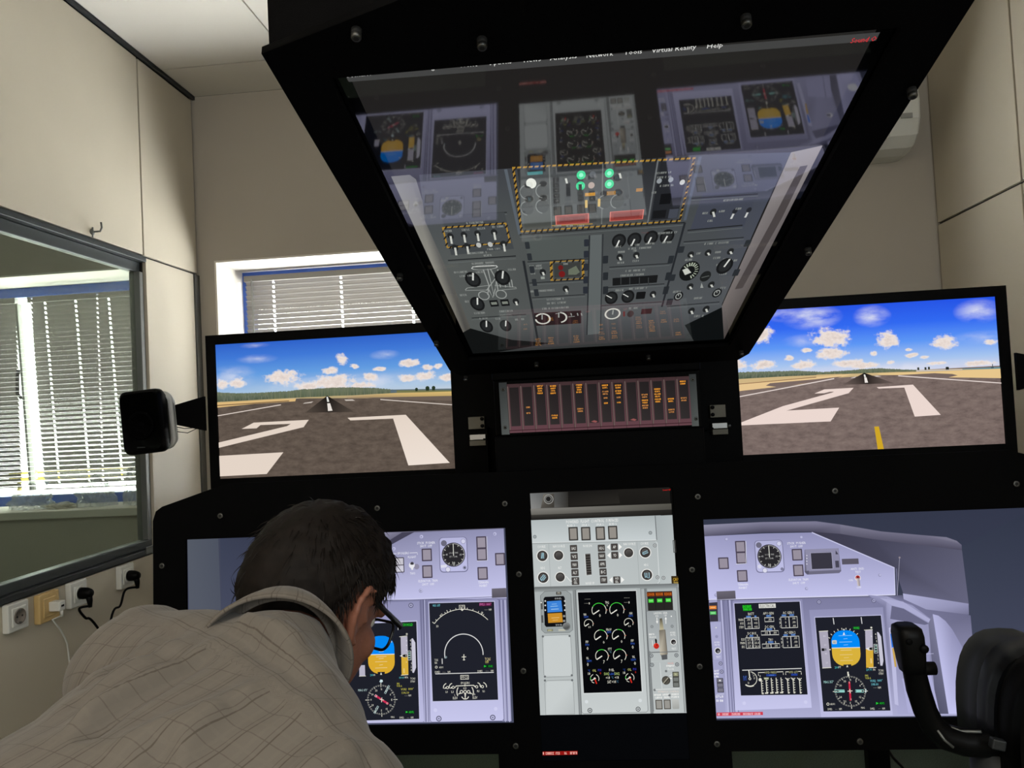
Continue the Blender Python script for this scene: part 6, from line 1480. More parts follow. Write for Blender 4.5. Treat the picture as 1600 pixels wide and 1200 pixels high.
for c in ((823, 300), (848, 298), (824, 325), (848, 322), (945, 315), (965, 314)): p.disc(c, 10, (44, 46, 46)); p.arc(c, 10.5, 1.6, (120, 124, 122), 100, 260)
for c in ((884, 278), (968, 270)): toggle(c, 8)
p.cbox((887, 308), 9, 30, (46, 49, 52)); p.cbox((866, 306), 5, 44, (40, 42, 43)); p.cbox((907, 310), 5, 44, (40, 42, 43)); p.cbox((926, 317), 18, 24, (50, 52, 52)); p.cbox((922, 303), 16, 5, (196, 140, 40)); p.cbox((999, 296), 10, 5, (170, 116, 44)); p.cbox((955, 301), 14, 6, (150, 108, 44))
for c in ((916, 318), (936, 316)): p.cbox(c, 4, 12, (210, 176, 96))
p.cbox((894, 342), 52, 15, (150, 62, 56), r=3); p.frame((894, 342), 52, 15, 1.6, (216, 116, 104)); p.cbox((894, 342), 40, 8, (120, 44, 42)); p.cbox((979, 336), 52, 15, (150, 62, 56), r=3); p.frame((979, 336), 52, 15, 1.6, (216, 116, 104)); p.cbox((979, 336), 40, 8, (130, 50, 46)); p.cbox((927, 340), 10, 12, (60, 62, 62)); p.line([(862, 352), (926, 349)], 3, (170, 132, 60))
for x in (872, 890, 908): lab((x, 352), 12, 3)
p.poly([(1032, 252), (1078, 250), (1058, 340), (1016, 344)], (38, 40, 44)); p.cbox((1040, 310), 17, 16, (18, 19, 21)); lab((1037, 269), 26); lab((1038, 276), 24); p.disc((1030, 282), 4, (150, 156, 160)); p.disc((1048, 280), 4, (150, 156, 160)); lab((1042, 289), 24); p.disc((1066, 284), 4, (206, 208, 206)); lab((1022, 300), 8); p.cbox((1030, 334), 20, 12, (24, 25, 27)); p.cbox((1052, 333), 14, 14, (70, 74, 84))
seam((812, 366), (1070, 347), 4)
# left column
seam((700, 276 + 60), (792, 331)); p.poly([(690, 336), (788, 331), (803, 388), (705, 398)], (70, 74, 76))
haz([(692, 355), (790, 348), (797, 378), (699, 386)], 4.5); lab((742, 347), 30)
for c in ((704, 368), (725, 366), (746, 364), (772, 362)): toggle(c, 12)
for c in ((711, 386), (730, 384), (787, 380)): toggle(c, 12)
for c in ((748, 382), (766, 381)): p.disc(c, 4, (190, 192, 188), 10)
for x, y, w_ in ((700, 360, 14), (728, 358, 14), (752, 356, 14), (778, 353, 20), (746, 394, 34), (762, 398, 14), (772, 388, 24)): lab((x, y), w_)
seam((700, 406), (806, 399), 4)
lab((755, 410), 40); p.line([(738, 416), (776, 414)], 2, WHT); p.arc((757, 417), 20, 2, (196, 200, 196), 0, 360, 24, .18)
WL = (158, 162, 158)
p.line([(755, 420), (764, 445), (762, 460)], 1.8, WL); p.line([(762, 419), (772, 462), (778, 420)], 1.8, WL); p.line([(766, 419), (775, 435), (778, 452)], 1.8, WL); p.line([(774, 434), (760, 453)], 1.8, WL); p.line([(727, 452), (730, 449), (764, 445)], 1.8, WL); p.line([(727, 453), (765, 452)], 1.8, WL); p.line([(773, 445), (806, 448), (807, 450), (776, 453)], 1.8, WL); p.line([(764, 452), (770, 464), (774, 450)], 1.8, WL)
for x in (780, 788, 795, 799): p.line([(x, 436), (x + 2, 448)], 1.5, WL)
for c in ((756, 461), (783, 459)): p.arc(c, 8, 1.6, WL, 0, 360, 20, .8)
oknob((739, 436), 12); oknob((785, 433), 12); oknob((746, 474), 11); oknob((760, 509), 10); oknob((790, 508), 9)
p.cbox((772, 473), 13, 10, (24, 25, 26)); p.cbox((789, 472), 13, 10, (24, 25, 26)); p.cbox((772, 473), 9, 4, (130, 136, 126)); p.cbox((789, 472), 9, 4, (130, 136, 126)); toggle((806, 470), 6)
for x, y, w_ in ((720, 424, 24), (728, 430, 22), (750, 424, 14), (800, 420, 14), (724, 460, 12), (750, 488, 20), (792, 485, 26), (790, 492, 24), (756, 496, 16), (778, 497, 20), (812, 498, 16), (730, 470, 8)): lab((x, y), w_)
seam((737, 496), (822, 490), 3)
# centre-left column
p.poly([(820, 372), (922, 366), (924, 402), (826, 408)], (84, 90, 88)); seam((824, 408), (921, 403), 3)
lab((840, 414), 28); lab((842, 418), 14); toggle((848, 424), 5); lab((833, 426), 8); p.cbox((848, 433), 6, 4, (150, 156, 150))
haz([(861, 408), (911, 405), (911, 434), (862, 437)], 5); p.poly([(865, 411), (907, 408), (907, 431), (866, 433)], (62, 64, 62)); p.disc((876, 417), 4, (110, 30, 30), 10); p.disc((878, 427), 5, (120, 30, 30), 12); p.poly([(888, 420), (900, 414), (906, 424), (900, 428), (888, 428)], (108, 116, 100)); lab((884, 411), 8)
seam((827, 441), (912, 436), 3); lab((848, 453), 48); toggle((884, 450), 5); lab((886, 457), 6); seam((831, 464), (914, 459), 3); lab((868, 466), 30); lab((870, 472), 34); lab((868, 480), 46)
p.poly([(834, 488), (908, 484), (908, 504), (838, 508)], (40, 26, 28)); p.arc((848, 497), 11, 2.6, (216, 216, 206), 150, -150 + 0, 22, .7); p.arc((848, 497), 11, 2.6, (216, 216, 206), 180, 360, 20, .7); p.line([(847, 489), (847, 498)], 2, WL); p.arc((874, 495), 11, 2.6, (216, 216, 206), -80, 80, 14, .7); p.line([(868, 489), (880, 487)], 2, WL); p.line([(873, 487), (873, 495)], 2, WL); p.line([(888, 494), (898, 493)], 2, WL)
for x in (892, 902, 908): p.line([(x, 488), (x + 1, 492)], 1.6, WL)
p.line([(818, 406), (842, 540)], 4, (40, 43, 46)); p.poly([(922, 366), (940, 365), (938, 520), (918, 522)], (98, 104, 104)); p.line([(921, 366), (917, 522)], 2.5, (46, 49, 52)); p.line([(942, 364), (938, 520)], 2, (50, 53, 56))
for y in (378, 396, 416, 436, 452): p.cbox((916 - (y - 378) * .02, y), 7, 11, (44, 48, 56), r=2); p.cbox((824 + (y - 378) * .19, y + 4), 7, 11, (46, 50, 54), r=2)
# centre-right column
for x, y in ((967, 375), (991, 373), (1017, 370), (1042, 368)): oknob((x, y), 11, 250)
for x, y, w_ in ((966, 384, 12), (992, 381, 16), (1016, 379, 16), (1042, 377, 16), (1000, 386, 40), (971, 392, 12), (992, 390, 6), (970, 409, 12), (994, 406, 12), (1042, 362, 36)): lab((x, y), w_)
for c in ((968, 400), (994, 397)): toggle(c, 5)
seam((952, 416), (1046, 410), 3); lab((993, 421), 34); lab((988, 428), 40); p.poly([(957, 433), (1028, 428), (1026, 440), (957, 445)], (26, 27, 28))
for x in (970, 984, 999, 1013): p.line([(x, 432), (x, 443)], 1.4, (60, 63, 64))
seam((948, 448), (1038, 442), 3); lab((996, 449), 34); lab((968, 452), 14); oknob((955, 464), 10, 150); oknob((981, 462), 10, 150); p.cbox((1001, 460), 14, 11, (22, 23, 24), r=2); toggle((1020, 458), 5)
seam((940, 476), (1034, 470), 3); p.arc((957, 489), 11, 2.6, (216, 216, 206), 0, 360, 24, .7); p.line([(957, 490), (958, 483)], 2, WL); p.cbox((1010, 485), 16, 8, (60, 34, 36)); p.disc((985, 489), 5, (60, 50, 50)); p.line([(975, 485), (975, 493)], 3, (110, 50, 50)); lab((990, 480), 16)
for y0 in (404, 430, 452): 
    for x in (946, 1048): p.cbox((x - (y0 - 404) * .16 * (x > 1000), y0), 8, 12, (42, 46, 50), r=2)
p.line([(1070, 346), (1034, 478)], 3.5, (40, 43, 47))
# right column
p.poly([(1098, 300), (1186, 294), (1162, 352), (1078, 358)], (68, 72, 84)); seam((1080, 308), (1184, 301), 3); lab((1146, 310), 34); toggle((1114, 329), 8)
for c in ((1144, 328), (1166, 326)): p.line([(c[0] + 4, c[1]), (c[0] - 2, c[1] + 12)], 3.2, (206, 208, 206)); p.disc((c[0] + 4, c[1]), 4, (40, 42, 48), 10)
for x, y, w_ in ((1102, 331, 10), (1128, 328, 10), (1154, 324, 10), (1110, 343, 10)): lab((x, y), w_)
seam((1074, 358), (1160, 350), 4); seam((1068, 376), (1162, 369), 3); lab((1120, 378), 42)
for c in ((1079, 396), (1106, 393), (1141, 391)): toggle(c, 4)
for x, y, w_ in ((1092, 394), ) if False else ((1092, 394, 8), (1122, 392, 10), (1076, 404, 12), (1120, 401, 12), (1136, 403, 14), (1122, 412, 6), (1148, 405, 10), (1130, 426, 12)): lab((x, y), w_)
p.disc((1077, 422), 15, (22, 24, 24), 20); p.ticks((1077, 422), 8, 13, 12, 2, (180, 190, 170), -60, 160); p.poly([(1066, 420), (1074, 417), (1080, 424), (1070, 428)], (206, 210, 200)); oknob((1132, 414), 12, 70); p.disc((1102, 430), 8, (34, 36, 36)); p.line([(1096, 432), (1108, 429)], 3, (90, 94, 92))
p.poly([(1094, 448), (1096, 440), (1099, 448)], WL); 
for c in ((1078, 446), (1111, 443)): toggle(c, 4)
for c in ((1060, 461), (1120, 456)): p.disc(c, 7, (30, 32, 33), 14); p.arc(c, 4, 1.4, WL); p.line([c, (c[0], c[1] - 4)], 1.4, WL)
lab((1090, 464), 18); lab((1058, 454), 14); lab((1130, 448), 10); seam((1042, 477), (1124, 470), 3)
for c in ((1080, 484), (1103, 481)): toggle(c, 5)
lab((1092, 492), 16)
for c in ((1064, 388), (1050, 432), (1046, 470), (1150, 424), (1168, 378)): p.cbox(c, 9, 10, (44, 48, 52), r=2)
# clip to the glass
for i, q in enumerate(po.V):
    d = q - OP0; a, b_, c_ = d.dot(OU), d.dot(OV), d.dot(ON)
    po.V[i] = ovh(min(max(a, -.275), .275), min(max(b_, -.470), .4705), c_)
po.build('switch_panel_print', M_PIX_OVER, od)
# ================================================================== THE MAN LEANING IN
def solid(mb, voxel, smooth, name):
    """one closed continuous skin around overlapping volumes"""
    me = mb.mesh(name + '_raw'); o = bpy.data.objects.new(name + '_raw', me); COL.objects.link(o)
    m = o.modifiers.new('r', 'REMESH'); m.mode = 'VOXEL'; m.voxel_size = voxel; m.use_smooth_shade = True
    s = o.modifiers.new('s', 'SMOOTH'); s.factor = 0.5; s.iterations = smooth
    bpy.context.view_layer.update()
    dg = bpy.context.evaluated_depsgraph_get(); ev = o.evaluated_get(dg)
    out = bpy.data.meshes.new_from_object(ev); out.name = name
    bpy.data.objects.remove(o); bpy.data.meshes.remove(me)
    out.materials.clear()
    for p in out.polygons: p.use_smooth = True
    return out

def loft(mb, secs, seg=28, pw=2.4):
    """sections (centre, side axis, up axis, half width, half thickness)"""
    v = []; n = seg
    for c, a, b_, w, t in secs:
        c, a, b_ = Vector(c), Vector(a).normalized(), Vector(b_).normalized()
        for k in range(seg):
            g = 2 * PI * k / seg; x, y = math.cos(g), math.sin(g)
            x = abs(x) ** (2 / pw) * (1 if x > 0 else -1); y = abs(y) ** (2 / pw) * (1 if y > 0 else -1)
            v.append(c + a * w * x + b_ * t * y)
    m = len(secs)
    mb.add(v, [(i * n + k, i * n + (k + 1) % n, (i + 1) * n + (k + 1) % n, (i + 1) * n + k) for i in range(m - 1) for k in range(n)] + [tuple(range(n))[::-1], tuple(range((m - 1) * n, m * n))], True)

def limb(mb, pts, rad, seg=18):
    mb.tube(pts, rad, seg)
    for p, r in ((pts[0], rad[0]), (pts[-1], rad[-1])): mb.ellipsoid(p, ((1, 0, 0), (0, 1, 0), (0, 0, 1)), (r, r, r), 16, 10)
    for p, r in zip(pts[1:-1], rad[1:-1]): mb.ellipsoid(p, ((1, 0, 0), (0, 1, 0), (0, 0, 1)), (r, r, r), 16, 10)

V3 = Vector
yaw_h, pit_h = math.radians(27), math.radians(30)
HF = V3((math.sin(yaw_h) * math.cos(pit_h), math.cos(yaw_h) * math.cos(pit_h), -math.sin(pit_h)))
HR_ = V3((math.cos(yaw_h), -math.sin(yaw_h), 0)); HU = HR_.cross(HF)
rl_ = math.radians(-4); HR2 = HR_ * math.cos(rl_) + HU * math.sin(rl_); HU = HU * math.cos(rl_) - HR_ * math.sin(rl_); HR_ = HR2
HC_ = V3((-0.362, 1.000, 1.149))
def hp(x, y, z): return HC_ + HR_ * x + HF * y + HU * z
HAX = (HR_, HF, HU)

hip = V3((-0.580, 0.490, 0.950)); chest = V3((-0.352, 0.790, 1.055)); nb = V3((-0.362, 0.868, 1.112))
SL, SR = V3((-0.546, 0.880, 1.104)), V3((-0.245, 0.678, 1.031))
ra = (SR - SL).normalized(); sp = (chest - hip).normalized(); bn = ra.cross(sp).normalized()
if bn.z < 0: bn = -bn
def spine(t): return hip.lerp(chest, t)
def torso(mb, g):
    loft(mb, [(hip - sp * 0.12, ra, bn, .150 + g, .105 + g), (hip, ra, bn, .168 + g, .112 + g), (spine(.25), ra, bn, .158 + g, .104 + g), (spine(.5), ra, bn, .160 + g, .105 + g),
              (spine(.75), ra, bn, .175 + g, .108 + g), (chest, ra, bn, .180 + g, .104 + g), (chest.lerp(nb, .5), ra, bn, .165 + g, .085 + g), (nb, ra, (bn + V3((0, -.6, 0))), .088 + g, .050 + g)])
    for s in (SL, SR): mb.ellipsoid(s, (ra, sp, bn), (.064 + g, .070 + g, .064 + g), 20, 12)
    mb.tube([SL + bn * 0.012, chest.lerp(nb, .55) + bn * .022, SR + bn * 0.012], [.052 + g, .070 + g, .052 + g], 16)
knR, knL = V3((-0.42, 0.585, 0.50)), V3((-0.63, 0.720, 0.50))
anR, anL = V3((-0.455, 0.50, 0.10)), V3((-0.66, 0.625, 0.10))
hpR, hpL = V3((-0.50, 0.435, 0.90)), V3((-0.64, 0.54, 0.90))
elR, elL = V3((-0.262, 0.720, 0.775)), V3((-0.640, 0.860, 0.81))
wrR, wrL = V3((-0.372, 0.640, 0.585)), V3((-0.652, 0.740, 0.590))
def arms(mb, g, to=1.0):
    for s, e, w in ((SR, elR, wrR), (SL, elL, wrL)):
        limb(mb, [s, s.lerp(e, .5), e], [.058 + g, .050 + g, .041 + g]); limb(mb, [e, e.lerp(w, .35), e.lerp(w, to)], [.041 + g, .042 + g, .029 + g * 1.2])
def legs(mb, g, zend):
    for h_, k_, a in ((hpR, knR, anR), (hpL, knL, anL)):
        limb(mb, [h_, h_.lerp(k_, .5), k_], [.092 + g, .078 + g, .058 + g]); e = k_.lerp(a, zend); limb(mb, [k_, k_.lerp(a, .35), e], [.057 + g, .056 + g, .038 + g * 1.6])

# ---- body: one continuous skin
mb = MB()
torso(mb, -.004); arms(mb, -.003); legs(mb, -.004, 1.0)
limb(mb, [nb, nb.lerp(HC_ + HF * -.02 - HU * .05, .5), hp(0, -.025, -.055)], [.060, .057, .056])
mb.ellipsoid(hp(0, -.012, .022), HAX, (.075, .096, .094))
mb.ellipsoid(hp(0, .030, -.045), HAX, (.061, .062, .080)); mb.ellipsoid(hp(0, .040, -.088), HAX, (.046, .045, .036)); mb.ellipsoid(hp(0, .072, -.108), HAX, (.021, .018, .017))
for s in (-1, 1):
    mb.ellipsoid(hp(s * .036, .058, -.030), HAX, (.024, .026, .026))                                     # cheeks
    mb.tube([hp(s * .052, .018, -.085), hp(s * .060, -.004, -.055), hp(s * .062, -.008, -.03)], [.017, .017, .014], 12)  # jaw angle
    e = [(.0785, .014, .018), (.084, .004, .032), (.090, -.014, .033), (.0925, -.024, .014), (.089, -.020, -.012), (.082, -.006, -.034), (.077, .006, -.036)]
    mb.tube([hp(s * a, b_, c) for a, b_, c in e], [.0048, .0052, .0055, .0055, .005, .0062, .006], 10)      # ear rim
    mb.ellipsoid(hp(s * .079, -.006, .0), (HR_, HF, HU), (.0065, .017, .030)); mb.tube([hp(s * .079, .012, -.002), hp(s * .084, .010, -.010)], [.006, .004], 8)
    mb.ellipsoid(hp(s * .013, .098, -.045), HAX, (.009, .010, .008))
mb.tube([hp(0, .084, .012), hp(0, .097, -.015), hp(0, .111, -.038), hp(0, .099, -.047)], [.009, .010, .0125, .011], 12)     # nose
mb.tube([hp(-.05, .068, .018), hp(-.03, .084, .022), hp(0, .088, .018), hp(.03, .084, .022), hp(.05, .068, .018)], [.009, .010, .010, .010, .009], 10)  # brow
mb.ellipsoid(hp(0, .092, -.066), HAX, (.022, .010, .006)); mb.ellipsoid(hp(0, .090, -.077), HAX, (.020, .010, .007))         # lips
# hands on the knees: palm, four unequal fingers bent over the knee, thumb from the side of the palm
for w, kn, s in ((wrR, knR, 1), (wrL, knL, -1)):
    d = ((kn + V3((0.01, 0.055, 0.035))) - w).normalized(); out_ = V3((0.8, -0.6, 0)) * s
    side = (out_ - d * out_.dot(d)).normalized(); nrm = d.cross(side); nrm = nrm if nrm.z > 0 else -nrm
    palm = w + d * .048
    limb(mb, [w, w + d * .02], [.027, .029]); mb.ellipsoid(palm, (side, d, nrm), (.042, .050, .017), 18, 10)
    for i, (o_, L_) in enumerate(((-.030, .070), (-.010, .080), (.010, .076), (.030, .060))):
        b0_ = w + d * .085 + side * o_; k1 = b0_ + (d * .85 - nrm * .35).normalized() * L_ * .45; k2 = k1 + (d * .45 - nrm * .85).normalized() * L_ * .33; k3 = k2 + (d * .2 - nrm).normalized() * L_ * .25
        mb.tube([b0_ - d * .02, b0_, k1, k2, k3], [.0095, .0095, .0088, .0080, .0066], 10); mb.ellipsoid(k3, HAX, (.0066,) * 3, 10, 6)
    t0 = w + d * .030 - side * .036; t1 = t0 + (d * .75 - side * .6).normalized() * .036; t2 = t1 + (d * .9 - nrm * .35).normalized() * .030
    mb.tube([w + d * .02 - side * .015, t0, t1, t2], [.014, .0125, .0105, .0085], 10); mb.ellipsoid(t2, HAX, (.0085,) * 3, 10, 6)
for a in (anR, anL): limb(mb, [a, a + V3((.05, .06, -.045)), a + V3((.10, .13, -.055))], [.040, .038, .030])
body = solid(mb, .0048, 4, 'body')
M_SKIN = mat('skin', (140, 92, 74), rough=0.5, spec=0.35, bump=0.08, bscale=500, vary=0.06)
body.materials.append(M_SKIN)
man = thing('person', 'dark-haired man in glasses and pale checked shirt leaning towards the left lower screen', 'person', (-0.56, 0.56, 0.0))
link(bpy.data.objects.new('body', body), man)

# ---- shirt with folds, yoke seam and back pleat
mb = MB(); torso(mb, .011); arms(mb, .009, .93)
shirt = solid(mb, .0062, 5, 'shirt')
back0 = chest + bn * .115
def onback(px, py): return hit(px, py, back0, bn)
folds = [((332, 1004), (96, 1150), 0.0153, .011), ((318, 1016), (110, 1168), -0.0136, .012), ((300, 985), (60, 1110), 0.0102, .014), ((430, 1062), (150, 1190), 0.0119, .016), ((520, 1075), (230, 1178), 0.0119, .018),
         ((470, 1085), (210, 1200), -0.0102, .014), ((250, 968), (120, 1060), 0.0102, .014), ((225, 990), (90, 1110), -0.0085, .014), ((395, 985), (500, 1060), 0.0102, .013), ((370, 968), (470, 1010), 0.0102, .012), ((380, 1000), (480, 1062), -0.0085, .011),
         ((430, 975), (520, 1040), 0.0085, .010), ((560, 1120), (420, 1200), 0.0102, .018), ((590, 1130), (520, 1200), -0.0102, .016), ((200, 1010), (330, 1030), -0.0051, .012), ((350, 1100), (260, 1200), 0.0085, .013)]
segs = [(onback(*a), onback(*b_), am, wd) for a, b_, am, wd in folds]
n = len(shirt.vertices); co = np.empty(n * 3); no = np.empty(n * 3)
shirt.vertices.foreach_get('co', co); shirt.vertices.foreach_get('normal', no); co = co.reshape(-1, 3); no = no.reshape(-1, 3)
disp = np.zeros(n); up_facing = np.clip((no @ np.array(bn)) * 1.6, 0, 1)
for a, b_, am, wd in segs:
    a, b_ = np.array(a), np.array(b_); d = b_ - a; L2 = d @ d
    t = np.clip(((co - a) @ d) / L2, 0, 1); q = co - (a + t[:, None] * d); q = q - np.outer(q @ np.array(bn), np.array(bn)) * .85
    r2 = (q ** 2).sum(1); fade = np.clip(np.minimum(t, 1 - t) * 6, 0.15, 1)
    disp += am * np.exp(-r2 / (wd * wd)) * fade * up_facing
ca = (co - np.array(chest)) @ np.array(ra); cb2 = (co - np.array(chest)) @ np.array(sp)
rng = np.array([mnoise.noise(V3(c) * 14) for c in co]); disp += rng * .005
rng2 = np.array([mnoise.noise(V3((c[0] * 30, c[1] * 30, c[2] * 9))) for c in co]); disp += rng2 * .0022
# yoke: the piece over the shoulders lies on top of the back with a small step
sl, sr = onback(236, 952), onback(552, 1152)
sd = (sr - sl).normalized(); sperp = np.array(bn.cross(sd).normalized()); sv = (co - np.array(sl)) @ sperp
if (np.array(nb) - np.array(sl)) @ sperp < 0: sv = -sv
disp += .0026 * (1 / (1 + np.exp(-sv / .0012)) - .5) * up_facing
# pleat edge under the yoke
pp, pq = onback(330, 1006), onback(196, 1118); pd = np.array((pq - pp).normalized()); pn = np.array(bn.cross(V3(pd)).normalized())
pt = (co - np.array(pp)) @ pd; pv = (co - np.array(pp)) @ pn
if pn @ np.array(ra) < 0: pv = -pv
disp += .006 * (1 / (1 + np.exp(pv / .002)) - .5) * np.exp(-(pv / .03) ** 2) * np.clip(1 - pt / .22, 0, 1) * (pt > -.002) * up_facing
co = co + no * disp[:, None]
shirt.vertices.foreach_set('co', co.reshape(-1)); shirt.update()
uvl = shirt.uv_layers.new(name='weave')
below = sv < 0
along = np.where(below, (co - np.array(chest)) @ pd, (co - np.array(chest)) @ np.array(sd)); across = np.where(below, (co - np.array(chest)) @ np.array(sd), (co - np.array(chest)) @ sperp)
li = np.empty(len(shirt.loops), dtype=np.int64); shirt.loops.foreach_get('vertex_index', li)
uvl.data.foreach_set('uv', np.stack([across[li], along[li]], 1).reshape(-1))
m = bpy.data.materials.new('checked_shirt_cloth'); m.use_nodes = True
nt = m.node_tree; b_ = nt.nodes['Principled BSDF']; b_.inputs['Roughness'].default_value = 0.9; b_.inputs['Specular IOR Level'].default_value = 0.15
b_.inputs['Sheen Weight'].default_value = 0.15
uv = nt.nodes.new('ShaderNodeUVMap'); uv.uv_map = 'weave'; sx = nt.nodes.new('ShaderNodeSeparateXYZ'); nt.links.new(uv.outputs[0], sx.inputs[0])
wob = nt.nodes.new('ShaderNodeTexNoise'); wob.inputs['Scale'].default_value = 60; nt.links.new(uv.outputs[0], wob.inputs[0])
def nmath(op, a, b2):
    q = nt.nodes.new('ShaderNodeMath'); q.operation = op
    for i, k in enumerate((a, b2)):
        if isinstance(k, (int, float)): q.inputs[i].default_value = k
        else: nt.links.new(k, q.inputs[i])
    return q.outputs[0]
def stripes(axis, period, off, width):
    v = nmath('ADD', sx.outputs[axis], nmath('MULTIPLY', wob.outputs[0], .0012)); f = nmath('FRACT', nmath('ADD', nmath('DIVIDE', v, period), off), 0.0)
    return nmath('LESS_THAN', f, width)
s1_ = stripes(0, .0225, .0, .055); s2_ = stripes(0, .0225, .20, .04); s3_ = stripes(1, .027, .0, .04); s4_ = stripes(0, .0225, .55, .14); s5_ = stripes(1, .027, .5, .12)
dk = nmath('MAXIMUM', nmath('MULTIPLY', s1_, .62), nmath('MAXIMUM', nmath('MULTIPLY', s2_, .40), nmath('MULTIPLY', s3_, .36)))
lt = nmath('MAXIMUM', nmath('MULTIPLY', s4_, .14), nmath('MULTIPLY', s5_, .12))
mx = nt.nodes.new('ShaderNodeMix'); mx.data_type = 'RGBA'; mx.inputs[6].default_value = L3((108, 102, 95)); mx.inputs[7].default_value = L3((66, 58, 50)); nt.links.new(dk, mx.inputs[0])
mx2 = nt.nodes.new('ShaderNodeMix'); mx2.data_type = 'RGBA'; mx2.inputs[7].default_value = L3((122, 115, 106)); nt.links.new(lt, mx2.inputs[0]); nt.links.new(mx.outputs[2], mx2.inputs[6]); nt.links.new(mx2.outputs[2], b_.inputs['Base Color'])
wv = nt.nodes.new('ShaderNodeTexNoise'); wv.inputs['Scale'].default_value = 900; nt.links.new(uv.outputs[0], wv.inputs[0]); bp = nt.nodes.new('ShaderNodeBump'); bp.inputs['Strength'].default_value = .12; bp.inputs['Distance'].default_value = .001; nt.links.new(wv.outputs[0], bp.inputs['Height']); nt.links.new(bp.outputs[0], b_.inputs['Normal'])
M_SHIRT = m
shirt.materials.append(M_SHIRT); link(bpy.data.objects.new('shirt', shirt), man)
# ---- collar: folded band round the neck, open at the throat
cdir = (hp(0, -.03, -.06) - nb).normalized(); cc = nb.lerp(hp(0, -.03, -.06), .03) + bn * .010 - ra * .010
ca_ = (ra - cdir * ra.dot(cdir)).normalized(); cb_ax = cdir.cross(ca_)
rings = []
for (h_, rw, rt) in ((-.054, .092, .084), (-.024, .082, .084), (.006, .073, .080), (.012, .070, .077), (.008, .067, .073), (-.020, .063, .068), (-.020, .066, .071), (.004, .069, .075), (-.028, .078, .079), (-.056, .088, .079)):
    rings.append((h_, rw, rt))
v = []; K = 36
bk = 1 if cb_ax.dot(bn) > 0 else -1
for h_, rw, rt in rings:
    for k in range(K + 1):
        g = math.radians(-124 + 248 * k / K) + PI / 2
        front = abs(k / K - .5) * 2
        fl_ = 1 - .5 * front ** 2.5; rw2 = .070 + (rw - .070) * fl_; rt2 = .070 + (rt - .070) * fl_
        v.append(cc + cdir * (h_ * fl_ + .004 * front ** 3) + ca_ * rw2 * math.cos(g) + cb_ax * bk * rt2 * math.sin(g))
n = K + 1; R6 = len(rings)
co_ = MB().add(v, [(i * n + k, i * n + k + 1, ((i + 1) % R6) * n + k + 1, ((i + 1) % R6) * n + k) for i in range(R6) for k in range(K)] + [tuple(i * n for i in range(R6)), tuple(i * n + K for i in range(R6))[::-1]], True).build('collar', M_SHIRT, man)
ul = co_.data.uv_layers.new(name='weave')
for l in co_.data.loops:
    i_, k_ = divmod(l.vertex_index, n); ul.data[l.index].uv = (k_ / K * .32, rings[i_][0])
# ---- trousers, belt, shoes
mb = MB(); loft(mb, [(hip - sp * .14, ra, bn, .150, .110), (hip - sp * .06, ra, bn, .172, .122), (hip - sp * .0, ra, bn, .166, .112)]); legs(mb, .012, .96)
tr = solid(mb, .008, 4, 'trousers'); tr.materials.append(mat('dark_trousers', (44, 46, 56), rough=0.85, bump=0.3, bscale=600)); link(bpy.data.objects.new('trousers', tr), man)
for a in (anR, anL):
    mb = MB(); limb(mb, [a + V3((-.02, -.025, -.045)), a + V3((.04, .05, -.055)), a + V3((.105, .135, -.062))], [.044, .043, .036])
    sh = solid(mb, .006, 3, 'shoe')
    for q in sh.vertices: q.co.z = max(q.co.z, 0.0005)
    sh.materials.append(mat('shoe_leather', (36, 28, 24), rough=0.4)); link(bpy.data.objects.new('shoe', sh), man)
# ---- eyes
for s in (-1, 1):
    MB().ellipsoid(hp(s * .031, .066, .002), HAX, (.0115, .0115, .0115), 16, 10).build('eye', mat('eye_white', (216, 210, 200), rough=0.2), man)
    MB().ellipsoid(hp(s * .031, .0748, -.001), HAX, (.0055, .004, .0055), 12, 8).build('iris', mat('iris_brown', (40, 26, 18), rough=0.2), man)
# ---- hair: a cap following the skull, longer at the nape, and loose locks over it
def hairline(az):
    """lowest elevation (sine) of hair for an azimuth from the face (0) to the nape (180)"""
    pts = [(0, .62), (30, .56), (52, .34), (64, -.02), (74, -.10), (80, .20), (100, .24), (108, -.26), (122, -.60), (150, -.86), (180, -.92)]
    az = abs(az)
    for (a, z0), (b2, z1) in zip(pts[:-1], pts[1:]):
        if az <= b2: return z0 + (z1 - z0) * (az - a) / (b2 - a)
    return pts[-1][1]
def skull(az, el):
    d = V3((math.sin(az) * math.cos(el), math.cos(az) * math.cos(el), math.sin(el)))
    k = 1 / math.sqrt((d.x / .076) ** 2 + (d.y / .097) ** 2 + (d.z / .095) ** 2)
    return d, k
NA, NE = 96, 40; vin = []; vout = []
for i in range(NA):
    az = -PI + 2 * PI * i / NA; z0 = hairline(math.degrees(az)); e0 = math.asin(max(-.98, min(.98, z0)))
    for j in range(NE):
        el = e0 + (PI / 2 - .02 - e0) * j / (NE - 1); d, k = skull(az, el)
        th = (.0125 + .004 * mnoise.noise(d * 9) + .006 * max(0, d.z)) * (1 - math.exp(-j / 2.2)) + .0015
        th *= 1.0 + .35 * max(0, -d.y) * max(0, -d.z + .3)
        P0_ = hp(0, -.012, .022)
        vin.append(P0_ + (HR_ * d.x + HF * d.y + HU * d.z) * (k - .004)); vout.append(P0_ + (HR_ * d.x + HF * d.y + HU * d.z) * (k + th))
N_ = NA * NE; f = []
for i in range(NA):
    i2 = (i + 1) % NA
    for j in range(NE - 1):
        f.append((i * NE + j, i * NE + j + 1, i2 * NE + j + 1, i2 * NE + j)); f.append((N_ + i * NE + j, N_ + i2 * NE + j, N_ + i2 * NE + j + 1, N_ + i * NE + j + 1))
    f.append((i * NE, i2 * NE, N_ + i2 * NE, N_ + i * NE))
